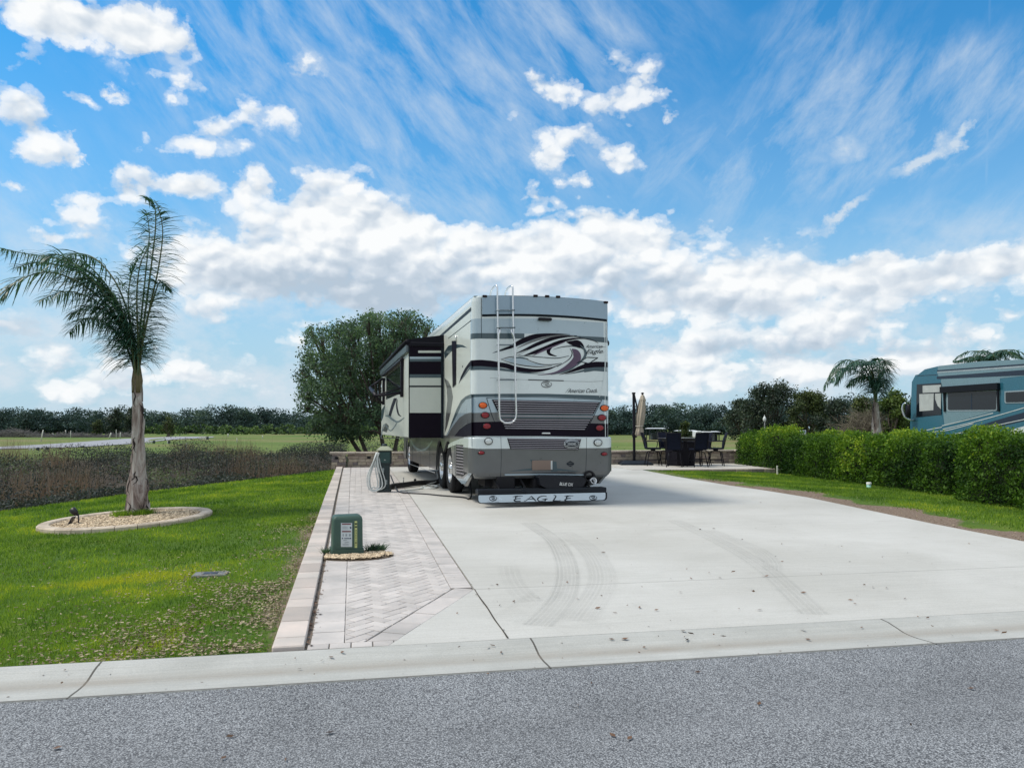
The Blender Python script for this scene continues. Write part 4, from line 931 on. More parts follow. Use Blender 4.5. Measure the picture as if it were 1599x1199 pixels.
def polyd(mb, pts, fn, sub=0):
    if sub: pts = [(p.x, p.y) for p in catmull([Vector((*p, 0)) for p in pts], sub, True)]
    mb.flat([fn(*p) for p in pts], [(p[0], -p[1]) for p in pts])
# ------------------------------------------------------------------ motorhome paints
PW = mat('pearl_paint', (0.64, 0.71, 0.725), 0.28, coat=0.8, var=0.03, vs=1)
PSIL = mat('silver_paint', (0.25, 0.35, 0.44), 0.3, 0.35, coat=0.7, var=0.03)
PSIL2 = mat('light_silver_paint', (0.36, 0.46, 0.53), 0.3, 0.2, coat=0.7, var=0.03)
PBLK = mat('plum_black_paint', (0.006, 0.003, 0.010), 0.5, var=0.1, spec=0.12)
PTEAL = mat('slate_paint', (0.05, 0.085, 0.105), 0.3, 0.2, coat=0.3, var=0.05)
PGRY = mat('grey_paint', (0.13, 0.137, 0.142), 0.3, 0.3, coat=0.4, var=0.05)
PPUR = mat('purple_paint', (0.085, 0.05, 0.10), 0.3, 0.2, coat=0.2, var=0.15)
PLIN = mat('ink_and_shadow_paint', (0.008, 0.014, 0.024), 0.5, spec=0.2)
CHR = mat('chrome', (0.70, 0.72, 0.74), 0.22, 0.9, var=0.03)
BRS = mat('brushed_metal', (0.34, 0.32, 0.35), 0.4, 0.3, var=0.05)
RUB = mat('rubber', (0.010, 0.010, 0.012), 0.75, var=0.25, vs=12, spec=0.2)
DRK = mat('dark_underbody', (0.006, 0.006, 0.009), 0.8, var=0.3)
GLS = mat('dark_glass', (0.008, 0.012, 0.018), 0.06, var=0.1, coat=0.2, spec=0.4)
AMB = mat('amber_lens', (0.70, 0.11, 0.006), 0.3, coat=.2, var=0.15, vs=30)
RED = mat('red_lens', (0.22, 0.002, 0.010), 0.3, coat=.2, var=0.2, vs=30)
CLR = mat('clear_lens', (0.55, 0.60, 0.60), 0.12, 0.3, coat=1.0, var=0.2, vs=40)
BLKG = mat('gloss_black', (0.006, 0.006, 0.010), 0.35, spec=0.25)
SIDEM = mat('champagne_paint', (0.62, 0.66, 0.61), 0.35, coat=0.25, var=0.03)
# ------------------------------------------------------------------ motorhome frame
TH = rad(2.6); r2 = Vector((math.cos(TH), math.sin(TH), 0)); f2 = Vector((-math.sin(TH), math.cos(TH), 0))
PL = at(737, 600, 14.2); PL.z = 0; PR = on_plane(953, 600, PL, f2); RW = (PR-PL).dot(r2); HW = RW/2
RV0 = PL+r2*HW; RVL = 12.1
print('RV width', RW)
def loc(p): q = p-RV0; return Vector((q.dot(r2), q.dot(f2), q.z))
def plane_fn(axis_, val, off):
    """axis_ 'y': plane local y=val ; 'x': plane local x=val. off moves outward (towards -axis) """
    nrm_ = f2 if axis_ == 'y' else r2; P0 = RV0+nrm_*val
    def fn(px, py, o=off):
        q = loc(on_plane(px, py, P0, nrm_)); 
        if axis_ == 'y': q.y = val-o
        else: q.x = val-o
        return q
    return fn
def RR(o): return plane_fn('y', 0.0, o)
def SS(o): return plane_fn('x', -HW, o)
def c1(x, y): return (x/3.24+560, y/3.24+430)
def c2(x, y): return (x/6.3125+730, y/6.3125+450)
def c3(x, y): return (x/5.711+690, y/5.711+600)
def c4s(x, y): return (x/4+560, y/4+500)
rv = empty('motorhome', RV0, TH, 'pearl white and plum motorhome with swirl graphics parked on the concrete pad', 'motorhome')
CR = 0.14
def outline(grow=0.0, r=CR, L_=RVL, rf=0.35, y0=0.0, inset_front=0.0):
    w = HW+grow; o = []; ya = y0-grow; yb = L_+grow
    for k in range(7): a = math.pi*1.5-math.pi/2*k/6; o.append((-w+r+r*math.cos(a), ya+r+r*math.sin(a)))   # rear-left corner from rear to left side
    o = o[:]
    for k in range(7): a = math.pi-math.pi/2*k/6; o.append((-w+rf+rf*math.cos(a), yb-rf+rf*math.sin(a)))
    for k in range(7): a = math.pi/2-math.pi/2*k/6; o.append((w-rf+rf*math.cos(a), yb-rf+rf*math.sin(a)))
    for k in range(7): a = -math.pi/2*k/6; o.append((w-r+r*math.cos(a), ya+r+r*math.sin(a)))
    return o
ZT = RR(0)(745, 462).z; ZB = RR(0)(850, 682).z
print('ZT', ZT, 'ZB', ZB)
body = MB(); bm_ = [PW, PSIL, PBLK, PTEAL, PGRY, PPUR, PLIN, SIDEM, PSIL2, GLS]
def loft(mb_, rings):
    n = len(rings[0]); b0 = len(mb_.v); vs = [v for r in rings for v in r]
    fs = [(k*n+i, (k+1)*n+i, (k+1)*n+(i+1) % n, k*n+(i+1) % n) for k in range(len(rings)-1) for i in range(n)]
    mb_.add(vs, fs, False)
base_o = outline()
def ringz(o, z, dome=0.0, sc=0.0):
    r = []
    for x, y in o:
        xx = x*(1-sc); r.append((xx, y if y > 1 else y+sc*0.6, z+dome*(1-(x/HW)**2)))
    return r
loft(body, [ringz(base_o, ZB), ringz(base_o, 2.2), ringz(base_o, ZT-0.10, 0.02), ringz(base_o, ZT-0.03, 0.04, 0.008), ringz(base_o, ZT, 0.05, 0.03)])
n_ = len(base_o); top_ = ringz(base_o, ZT, 0.05, 0.03)
for i in range(14, 28): pass
# roof skin as strips across
ysr = np.linspace(0.1, RVL-0.3, 6); xsr = np.linspace(-HW*0.97, HW*0.97, 9)
for a, b_ in zip(ysr[:-1], ysr[1:]):
    body.ribbon([(x, a, ZT+0.052*(1-(x/HW)**2)) for x in xsr], [(x, b_, ZT+0.052*(1-(x/HW)**2)) for x in xsr])
body.ribbon([(x, 0.035, ZT+0.049*(1-(x/HW)**2)) for x in xsr], [(x, 0.1, ZT+0.052*(1-(x/HW)**2)) for x in xsr])
body.add([(x, y, ZB+0.001) for x, y in base_o], [tuple(range(n_))])
# --- bands wrapping the rear-left and rear-right corners
def wrap(u, off):
    """u along the rear: beyond +-(HW-CR) it goes round the corner and up the side"""
    s = 1 if u > 0 else -1; a = abs(u); r = CR+off
    if a <= HW-CR: return (u, -off)
    t = a-(HW-CR); arc = CR*math.pi/2
    if t < arc: th = t/CR; return (s*(HW-CR+r*math.sin(th)), CR-r*math.cos(th))
    return (s*(HW+off), CR+t-arc)
def band(mi, rear_pts, off=0.003, left=True, right=True, dz=0.0):
    """rear_pts [(px, ytop, ybot)] across the rear; corners continue level"""
    body.mi = mi; fn = RR(0); L_ = []
    for px, a, b_ in rear_pts: q = fn(px, a); w_ = fn(px, b_); L_.append((q.x, q.z, w_.z))
    us = [l[0] for l in L_]; u0, u1 = us[0], us[-1]
    smp = list(np.linspace(u0, u1, max(2, len(L_)*4)))
    arc = CR*math.pi/2
    if left: smp = list(np.linspace(-(HW-CR)-arc-0.02, -(HW-CR), 8))+[s for s in smp if s > -(HW-CR)+0.01]
    if right: smp = [s for s in smp if s < HW-CR-0.01]+list(np.linspace(HW-CR, HW-CR+arc+0.3, 9))
    A, B = [], []
    for u in smp:
        zt = float(np.interp(u, us, [l[1] for l in L_])); zb = float(np.interp(u, us, [l[2] for l in L_])); x, y = wrap(u, off)
        A.append((x, y, zt)); B.append((x, y, zb))
    body.ribbon(B, A)
C2 = lambda L_: [(c2(x, 0)[0], c2(0, a)[1], c2(0, b_)[1]) for x, a, b_ in L_]
C3 = lambda L_: [(c3(x, 0)[0], c3(0, a)[1], c3(0, b_)[1]) for x, a, b_ in L_]
band(8, C2([(60, 300, 445), (700, 300, 450), (1410, 345, 488)]), 0.001)          # silver field under the cap
band(3, C2([(60, 443, 496), (400, 445, 500), (560, 447, 497)]), 0.003, True, False)
band(3, C2([(1050, 470, 474), (1150, 474, 500), (1280, 480, 530), (1410, 488, 540)]), 0.003, False, True)
band(2, C2([(60, 708, 768), (140, 706, 768), (240, 715, 778), (320, 730, 780)]), 0.003, True, False)
band(3, C2([(60, 768, 806), (140, 768, 806), (240, 778, 808), (320, 780, 812)]), 0.002, True, False)
band(2, C2([(1150, 742, 790), (1260, 724, 778), (1410, 727, 778)]), 0.003, False, True)
band(3, C2([(1150, 790, 830), (1250, 778, 815), (1410, 778, 826)]), 0.002, False, True)
band(3, C3([(270, 88, 114), (500, 84, 110), (900, 84, 108), (1300, 96, 128), (1500, 106, 142)]), 0.003)
band(8, C3([(270, 114, 262), (500, 110, 262), (900, 108, 270), (1300, 128, 275), (1500, 142, 285)]), 0.0015)
band(4, C3([(270, 255, 342), (500, 250, 340), (900, 262, 345), (1500, 280, 356)]), 0.002)
band(2, C3([(270, 338, 462), (500, 332, 462), (900, 336, 462), (1500, 352, 470)]), 0.003)
# --- swirl on the rear, traced strokes (crop pixels, width)
def sw(mi, pts, off=0.006): body.mi = mi; stroke(body, [(*c2(x, y), w/6.3125) for x, y, w in pts], RR(off), 6)
sw(3, [(245, 640, 2), (350, 605, 22), (460, 570, 26), (600, 520, 16), (700, 490, 6)], .004)
sw(2, [(300, 622, 3), (420, 580, 24), (520, 530, 44), (640, 482, 46), (760, 462, 32), (900, 455, 14), (1010, 458, 3)])
sw(4, [(490, 592, 4), (590, 545, 16), (700, 503, 24), (820, 474, 20), (940, 466, 8), (1050, 470, 3)])
sw(2, [(470, 648, 3), (590, 595, 22), (700, 545, 32), (830, 498, 30), (960, 473, 14), (1080, 468, 3)])
sw(6, [(500, 655, 2), (640, 588, 5), (780, 530, 8), (900, 494, 8), (1010, 480, 6), (1120, 482, 3)])
sw(2, [(555, 665, 4), (660, 632, 32), (770, 590, 38), (870, 545, 34), (970, 512, 24), (1100, 495, 12), (1220, 505, 4)])
sw(5, [(640, 668, 3), (730, 622, 16), (830, 580, 14), (960, 530, 4)], .008)
sw(2, [(930, 520, 3), (850, 555, 26), (800, 605, 36), (808, 648, 26), (880, 672, 4)])
sw(2, [(975, 530, 6), (1030, 540, 46), (1085, 545, 62), (1125, 572, 44), (1150, 605, 10)])
sw(6, [(845, 605, 3), (930, 580, 7), (1040, 572, 9), (1110, 590, 6)], .007)
sw(5, [(1030, 600, 10), (1068, 635, 62), (1080, 690, 76), (1035, 745, 64), (950, 800, 40), (850, 838, 18), (690, 857, 3)])
sw(3, [(1110, 560, 4), (1155, 610, 22), (1160, 665, 26), (1120, 720, 18), (1075, 765, 8)], .007)
sw(6, [(1010, 595, 3), (1030, 640, 8), (1010, 690, 8), (960, 730, 6), (880, 775, 4)], .008)
sw(3, [(1075, 760, 6), (1010, 800, 16), (920, 832, 12), (820, 852, 4)], .008)
sw(6, [(470, 660, 4), (600, 670, 6), (740, 682, 6), (880, 690, 7), (1000, 668, 4)], .007)
sw(6, [(560, 690, 3), (640, 725, 6), (740, 752, 7), (850, 752, 7), (930, 738, 3)], .007)
sw(6, [(330, 702, 3), (400, 682, 7), (470, 672, 5)], .007); sw(6, [(330, 702, 3), (420, 735, 6), (560, 764, 8), (700, 776, 7), (830, 768, 4)], .007)
body.mi = 8; polyd(body, [c2(*p) for p in [(365, 702), (470, 690), (560, 700), (640, 735), (760, 762), (620, 762), (470, 740)]], RR(.005), 4)
sw(3, [(440, 690, 4), (520, 684, 16), (600, 700, 6)], .008)
sw(2, [(300, 752, 48), (380, 764, 48), (470, 790, 44), (580, 808, 40), (690, 812, 32), (800, 795, 18), (870, 770, 8), (925, 745, 2)], .0035)
sw(3, [(300, 796, 30), (420, 812, 22), (560, 832, 16), (680, 840, 8), (760, 832, 3)], .0028)
sw(2, [(905, 852, 3), (1000, 826, 18), (1090, 792, 36), (1180, 762, 46), (1270, 750, 52)], .0035)
sw(3, [(960, 850, 3), (1080, 828, 14), (1180, 805, 26), (1270, 797, 34)], .0028)
for a, b_ in (((1075, 740), (1180, 682)), ((1180, 682), (1285, 686)), ((1285, 686), (1195, 742)), ((1195, 742), (1110, 725)), ((1085, 738), (1110, 725))): sw(6, [(*a, 7), ((a[0]+b_[0])/2, (a[1]+b_[1])/2, 9), (*b_, 5)], .007)
sw(6, [(1180, 498, 2), (1240, 515, 6), (1290, 545, 3)], .007)
# seams and fine lines
def ln_(mi, pts, off=.004, f=RR): body.mi = mi; stroke(body, pts, f(off), 3)
ln_(6, [(751.5, 466, .7), (751.5, 500, .8), (752, 528, .7)]); ln_(6, [(948, 475, .6), (948, 500, .6), (947, 528, .6)])
ln_(0, [(946, 508, .9), (946, 560, .8), (941, 600, .7), (936, 620, .6)], .009); ln_(6, [(824.5, 593, 1.3), (852, 593.8, 1.3), (880, 594.5, 1.3)], .009)
ln_(4, [(765, 590, .3), (800, 592, .4), (824, 593, .3)]); ln_(4, [(880, 595, .3), (920, 596, .4), (942, 595, .3)])
ln_(6, [(*c3(398, 122), .9), (*c3(440, 260), .9), (*c3(470, 335), .7)], .008); ln_(6, [(*c3(1425, 140), .8), (*c3(1345, 300), .8), (*c3(1290, 410), .6)], .008); ln_(6, [(*c3(398, 121), .8), (*c3(700, 112), .7), (*c3(1000, 118), .7), (*c3(1425, 140), .7)], .008)
# lettering
body.mi = 6
put_text(body, 'American', [c2(1162, 590), c2(1330, 590), c2(1330, 558), c2(1162, 558)], RR(.007), 0.55, 0.004)
put_text(body, 'Eagle', [c2(1165, 662), c2(1335, 655), c2(1335, 600), c2(1165, 603)], RR(.007), 0.5, 0.004)
stroke(body, [(*c2(1300, 580), .3), (*c2(1330, 578), .5), (*c2(1362, 583), .2)], RR(.007)); stroke(body, [(*c2(1320, 640), .3), (*c2(1345, 632), .4)], RR(.007))
put_text(body, 'American Coach', [c2(985, 1032), c2(1275, 1030), c2(1275, 988), c2(985, 990)], RR(.007), 0.6, 0.004)
stroke(body, [(*c2(965, 1032), .3), (*c2(990, 1000), .5), (*c2(1010, 985), .3)], RR(.007)); stroke(body, [(*c2(1250, 1020), .3), (*c2(1285, 1025), .3)], RR(.007))
def emblem(mb_, cx, cy, rx, ry, fn, w):
    """oval emblem with a curled stroke inside, px units"""
    stroke(mb_, [(cx+rx*math.cos(a), cy+ry*math.sin(a), w*(0.7+0.5*abs(math.sin(a)))) for a in np.linspace(-0.6, math.pi*2-0.9, 14)], fn, 2)
    stroke(mb_, [(cx-rx*0.7, cy-ry*0.2, w*.5), (cx-rx*0.1, cy-ry*0.55, w), (cx+rx*0.45, cy-ry*0.3, w*.9), (cx+rx*.1, cy+ry*.05, w), (cx-rx*.35, cy+ry*.1, w*.6), (cx+rx*0.2, cy+ry*.5, w), (cx+rx*0.75, cy+ry*.15, w*.4)], fn, 3)
body.mi = 4; emblem(body, *c2(778, 948), 8.0, 4.6, RR(.008), 1.2)
# --- left side graphics
S_ = lambda L_: [c4s(*p) for p in L_]
body.mi = 7; q0 = SS(.001); 
sb = SS(0.0012)
def sidepoly(mi, pts, off=.003, sub=0): body.mi = mi; polyd(body, pts, SS(off), sub)
ysd0 = 0.16
A = [(-HW-.0012, y, ZB+.002) for y in (ysd0, RVL-.4)]; B = [(-HW-.0012, y, ZT-.16) for y in (ysd0, RVL-.4)]; body.mi = 7; body.ribbon(B, A)
sidepoly(6, [(735.5, 480), (735.5, 486), (660, 551), (660, 548)]); sidepoly(6, [(735.5, 500), (735.5, 501.5), (700, 529), (700, 528)])
sidepoly(2, S_([(625, 400), (640, 350), (665, 300), (690, 265), (705, 250), (705, 282), (685, 300), (660, 340), (640, 375)]), .003)
sidepoly(3, S_([(640, 378), (665, 335), (690, 298), (705, 283), (705, 300), (690, 310), (665, 345)]), .0035)
sidepoly(3, S_([(560, 700), (580, 640), (610, 560), (640, 500), (670, 475), (706, 460), (706, 486), (670, 495), (645, 525), (615, 590)]), .003)
sidepoly(8, S_([(615, 590), (645, 525), (670, 495), (706, 486), (706, 575), (665, 585), (630, 610), (590, 660), (560, 715), (540, 730)]), .002)
sidepoly(4, S_([(545, 735), (590, 660), (630, 610), (665, 585), (706, 575), (706, 640), (670, 648), (630, 680), (590, 732)]), .003)
sidepoly(2, S_([(590, 733), (630, 682), (670, 650), (706, 638), (706, 724), (650, 728)]), .0035)
sidepoly(3, S_([(535, 200), (560, 160), (600, 148), (650, 155), (680, 172), (640, 168), (600, 178), (565, 210), (540, 240)]), .003)
sidepoly(4, S_([(535, 360), (560, 380), (580, 420), (590, 480), (575, 580), (555, 660), (540, 700), (545, 600), (555, 500), (550, 420)]), .003)
sidepoly(6, [c4s(648, 285), c4s(652, 283), c4s(653, 295), c4s(649, 296)], .004)
# front windshield and driver glass (seen only from elsewhere)
body.mi = 9; fo = [p for p in outline(.004) if p[1] > RVL-.45]; body.ribbon([(x, y, 3.3) for x, y in fo], [(x, y, 1.9) for x, y in fo])
body.mi = 9; body.ribbon([(HW+.004, y, 3.1) for y in (1.5, 4.5)], [(HW+.004, y, 2.3) for y in (1.5, 4.5)]); body.ribbon([(HW+.004, y, 3.1) for y in (6.2, 10.2)], [(HW+.004, y, 2.2) for y in (6.2, 10.2)])
body.mi = 4; body.ribbon([(HW+.003, y, 1.75) for y in (.5, RVL-.5)], [(HW+.003, y, ZB+.01) for y in (.5, RVL-.5)])
body.build('body', bm_, rv)
# upper cap
m = MB(); f0 = RR(0); zc = f0(850, 493.5).z; xl, xr = f0(752.5, 500).x, f0(947.5, 500).x
xs_ = np.linspace(xl, xr, 15)
def capring(y): return [(x, y, ZT-0.015+0.045*(1-(x/HW)**2)) for x in xs_]+[(x, y, zc-0.03+0.055*(1-(x/HW)**2)) for x in reversed(xs_)]
loft(m, [capring(0.0), capring(-0.035), [(x*0.998, -0.05, z*0.998+.005) for x, y, z in capring(-.05)]])
k_ = [(x*0.998, -0.05, z*0.998+.005) for x, y, z in capring(-.05)]; m.ribbon(k_[:15], k_[:14:-1]); m.mi = 1
m.ribbon([(x, -0.004, zc-0.07+0.055*(1-(x/HW)**2)) for x in xs_], [(x, -0.004, zc-0.03+0.055*(1-(x/HW)**2)) for x in xs_])  # dark strip painted as the shadow line under the overhanging cap
m.build('rear_cap', [PSIL, PLIN], rv)
m = MB(); c_ = f0(850, 498.5); m.box(c_.x-.13, c_.x+.13, -0.085, -0.01, c_.z-.035, c_.z+.02, .015); m.build('rear_camera', BLKG, rv)
for px, py in ((756, 462.8), (835, 462.3), (853, 462.9), (870, 463.7), (944.5, 472.3)):
    q = f0(px, py); m = MB(); m.box(q.x-.045, q.x+.045, -.075, -.045, q.z-.028, q.z+.014, .01); m.build('marker_light', RED if False else mat('smoked_lens', (0.012, 0.003, 0.004), 0.4, spec=.2), rv)
# bumper
bmp = MB(); zb0 = RR(0)(850, 747).z
bo = outline(0.045, 0.16, 0.7)
bo = [p for p in bo if p[1] < 0.32]; left_ = sorted([p for p in bo if p[0] < 0], key=lambda p: -p[1])[::1]; right_ = sorted([p for p in bo if p[0] > 0], key=lambda p: p[1])
side_y = 0.62
ol = [(-HW-.045, side_y), (-HW-.045, .33)]+left_[0:]+right_+[(HW+.045, .33), (HW+.045, side_y)]
def brow(z, g, shift=0): return [(x*(1+g/HW), y-g if y < .3 else y, z) for x, y in ol]
fb = plane_fn('y', -0.045, 0)
zw = fb(850, 704.5).z; zwl = fb(745, 700).z
rows = [(zb0+0.0, -.06), (zb0+.04, -.015), (zb0+.12, 0), (zw, 0), (ZB-.03, .0), (ZB-.012, -.012), (ZB-0.002, -.04)]
def zadj(z, x, i):
    if i == 3: return z+0.065*(x/HW)**2
    if i <= 1: return z+0.03*(abs(x)/HW)**8+(.09 if abs(x) > HW*.97 else 0)*(1 if i == 0 else .5)
    return z
R_ = [[(x, y, zadj(z, x, i)) for x, y, z in brow(z, g)] for i, (z, g) in enumerate(rows)]
for i in range(len(R_)-1):
    bmp.mi = 0 if i < 3 else 1; bmp.ribbon(R_[i], R_[i+1])
bmp.mi = 0
bmp.v, bmp.f = bmp.v, bmp.f
# ribs, recess and plate lip
def Bd(mi, pts, off=.004, sub=0): bmp.mi = mi; polyd(bmp, pts, plane_fn('y', -0.045, off), sub)
Bd(2, [c3(*p) for p in [(600, 775), (800, 748), (960, 745), (1080, 755), (1230, 778), (1100, 772), (900, 766), (750, 768)]], .003, 3)
Bd(2, [c3(*p) for p in [(782, 672), (1020, 690), (1030, 776), (975, 778), (955, 700), (800, 690)]], .006)
Bd(3, [c3(*p) for p in [(560, 800), (900, 796), (1270, 802), (1270, 812), (900, 806), (560, 812)]], .003)
def Bl(mi, pts, off=.003): bmp.mi = mi; stroke(bmp, pts, plane_fn('y', -0.045, off), 3)
Bl(4, [(*c3(525, 465), .5), (*c3(530, 650), .5), (*c3(522, 835), .5)]); Bl(4, [(*c3(1290, 475), .5), (*c3(1288, 650), .5), (*c3(1280, 820), .5)])
bmp.mi = 4
for s in (1, -1): polyd(bmp, [c3(1110, 708+(-6 if s > 0 else 6)), c3(1145, 708+(-26 if s > 0 else 26)), c3(1180, 708+(-6 if s > 0 else 6)), c3(1145, 708+(-12 if s > 0 else 12))], plane_fn('y', -0.045, .004))
polyd(bmp, [c3(1112, 702), c3(1178, 702), c3(1178, 714), c3(1112, 714)], plane_fn('y', -0.045, .0035))
for s in (-1, 1): pass
bmp.build('bumper', [PGRY, PW, PTEAL, PSIL2, PLIN], rv)
# licence plate (blank) and its clear edge
m = MB(); fl = plane_fn('y', -0.045, .012); m.mi = 0; 
q = [fl(*c3(*p)) for p in [(803, 765), (985, 765), (985, 676), (803, 676)]]
m.box(q[0].x, q[1].x, -.062, -.050, q[0].z, q[2].z, .004); m.mi = 1; m.box(q[1].x-.035, q[1].x-.004, -.0645, -.0625, q[0].z+.01, q[2].z-.01)
m.build('licence_plate', [mat('plate_tan', (0.22, 0.16, 0.13), 0.6, var=0.05), mat('plate_edge', (0.55, 0.6, 0.6), 0.5)], rv)
# lights
def lamp(cx, cy, rx, ry, lens, yoff, name='tail_light', chrome=True):
    f = plane_fn('y', -yoff, 0); c_ = f(*c3(cx, cy)); a = abs(f(*c3(cx+rx, cy)).x-c_.x); b_ = abs(f(*c3(cx, cy+ry)).z-c_.z)
    m = MB(); M = Matrix.Translation(c_) @ Matrix.Diagonal((a, 1, b_, 1)); m.lathe([(1.16, 0.0), (1.16, -.022), (1.0, -.026)], axis='Y', n=24, caps=False, M=M); 
    o = m.build(name, CHR if chrome else BLKG, rv)
    m = MB(); m.smooth = True; m.lathe([(1.0, -.022), (0.85, -.034), (0.5, -.042), (0.0, -.044)], axis='Y', n=24, caps=False, M=M); m.build('lens', lens, o)
for cx, cy, l in ((365, 188, AMB), (385, 275, RED), (400, 373, RED), (1448, 212, AMB), (1425, 297, RED), (1405, 388, RED)): lamp(cx, cy, 34, 25, l, 0.0, chrome=False)
lamp(415, 507, 32, 28, CLR, .045, 'reversing_light', False); lamp(1390, 520, 33, 27, CLR, .045, 'reversing_light', False)
lamp(350, 610, 27, 15, RED, .045, 'reflector', False); lamp(1446, 620, 25, 15, RED, .045, 'reflector', False)
# grilles
def grille(name, trap, rows, yoff, big=None):
    f = plane_fn('y', -yoff, .004); m = MB(); m.mi = 0; tl, tr_, br, bl = [Vector((*c3(*p), 0)) for p in trap]
    m.flat([f(q.x, q.y) for q in (bl, br, tr_, tl)], [(q.x, -q.y) for q in (bl, br, tr_, tl)]); m.mi = 1
    for k in range(rows):
        t = (k+.5)/rows; h = 0.17/rows
        a = tl.lerp(bl, t-h); b_ = tr_.lerp(br, t-h); c_ = tr_.lerp(br, t+h); d_ = tl.lerp(bl, t+h); iv = 0.012
        a, b_ = a.lerp(b_, iv), b_.lerp(a, iv); d_, c_ = d_.lerp(c_, iv), c_.lerp(d_, iv); pa, pb, pc, pd = [f(q.x, q.y) for q in (a, b_, c_, d_)]; o_ = Vector((0, -.02, 0)); o2 = Vector((0, -.012, 0))
        m.add([pa+o2, pb+o2, pc+o_, pd+o_, pa, pb, pc, pd], [(3, 2, 1, 0), (0, 1, 5, 4), (2, 3, 7, 6), (1, 2, 6, 5), (3, 0, 4, 7)])
    m.build(name, [BLKG, BRS], rv)
grille('radiator_grille', [(445, 136), (1410, 158), (1352, 268), (505, 262)], 6, 0.006)
grille('radiator_grille', [(520, 306), (1335, 312), (1275, 410), (560, 400)], 5, 0.006)
m = MB(); f = plane_fn('y', 0, .012); m.flat([f(*c3(*p)) for p in [(505, 264), (1350, 272), (1338, 306), (520, 300)]], [(505, -264), (1350, -272), (1338, -306), (520, -300)]); m.mi = 1
m.flat([f(*c3(*p))+Vector((0, -.004, 0)) for p in [(507, 276), (1346, 284), (1344, 293), (510, 286)]], [(507, -276), (1346, -284), (1344, -293), (510, -286)]); m.build('grille_bar', [PTEAL, BRS], rv)
grille('bumper_grille', [(582, 480), (1242, 488), (1216, 585), (610, 578)], 6, 0.049)
f = plane_fn('y', 0, .02); a, b_ = f(*c3(888, 443)), f(*c3(966, 430)); m = MB(); m.box(a.x, b_.x, -.03, -.004, a.z, b_.z, .008); m.build('handle', CHR, rv)
# oval club badge
m = MB(); f = plane_fn('y', -0.045, 0); c_ = f(*c3(1153, 531)); a = abs(f(*c3(1221, 531)).x-c_.x); b_ = abs(f(*c3(1153, 577)).z-c_.z); M = Matrix.Translation(c_) @ Matrix.Diagonal((a, 1, b_, 1)); m.lathe([(1, -.02), (1, -.036), (0, -.036)], axis='Y', n=32, caps=False, M=M)
m.mi = 1; M2 = Matrix.Translation(c_) @ Matrix.Diagonal((a*.80, 1, b_*.55, 1)); m.lathe([(1, -.036), (1, -.0385), (0, -.0385)], axis='Y', n=28, caps=False, M=M2)
f5 = plane_fn('y', -0.045, .0365); 
for k in range(34):
    an = 2*math.pi*k/34; x, y = 1153+60*math.cos(an), 531+37*math.sin(an)
    if k % 17 != 0: polyd(m, [c3(x-2.6, y-5), c3(x+1.2, y-5), c3(x+2.6, y+4), c3(x-1.2, y+4)], f5)
m.mi = 0; f6 = plane_fn('y', -0.045, .040); put_text(m, '350085', [c3(1113, 545), c3(1193, 545), c3(1193, 517), c3(1113, 517)], f6, 0, 0.012); m.build('badge', [mat('badge_silver', (.42, .45, .47), .4, .3), PLIN], rv)
# ladder
lad = MB(); lad.smooth = True; fl = plane_fn('y', -0.13, 0)
def LP(x, y, o=0.0): q = fl(*c1(x, y)); q.y += o; return q
railL = [LP(684, 95, .34), LP(686, 66, .24), LP(694, 50, .10), LP(701, 58), LP(702, 120), LP(704, 255), LP(706, 320)]
railR = [LP(760, 95, .34), LP(762, 66, .24), LP(771, 52, .10), LP(779, 60), LP(780, 120), LP(782, 255), LP(785, 330)]
for r_ in (railL, railR):
    m = MB(); m.smooth = True; m.tube(catmull(r_, 4), .017, 8); m.build('rail', CHR, rv)
low = [LP(714, 268, .02), LP(713, 285, -.02), LP(706, 320, -.02), LP(707, 450, -.02), LP(710, 600, -.02), LP(711, 700, -.02), LP(716, 728, -.02), LP(735, 743, -.02), LP(752, 746, -.02), LP(778, 740, -.02), LP(793, 722, -.02), LP(796, 690, -.02), LP(793, 600, -.02), LP(790, 450, -.02), LP(787, 330, -.02), LP(774, 290, -.02), LP(771, 265, .02)]
m = MB(); m.smooth = True; m.tube(catmull(low, 4), .019, 8); m.build('lower_rail', CHR, rv)
for y, x0, x1 in ((177, 696, 790), (265, 698, 792), (352, 698, 792), (528, 703, 800)):
    m = MB(); a, b_ = LP(x0, y, -.01), LP(x1, y, -.01); m.smooth = True; m.tube([a, b_], .014, 6); m.build('rung', mat('ladder_tread', (.16, .2, .23), .4, .6), rv)
for x, y in ((703, 177), (781, 177), (708, 528), (792, 528), (712, 683), (794, 683)): m = MB(); q = LP(x, y); m.tube([q, q+Vector((0, .125, 0))], .011, 6); m.build('ladder_bracket', CHR, rv)
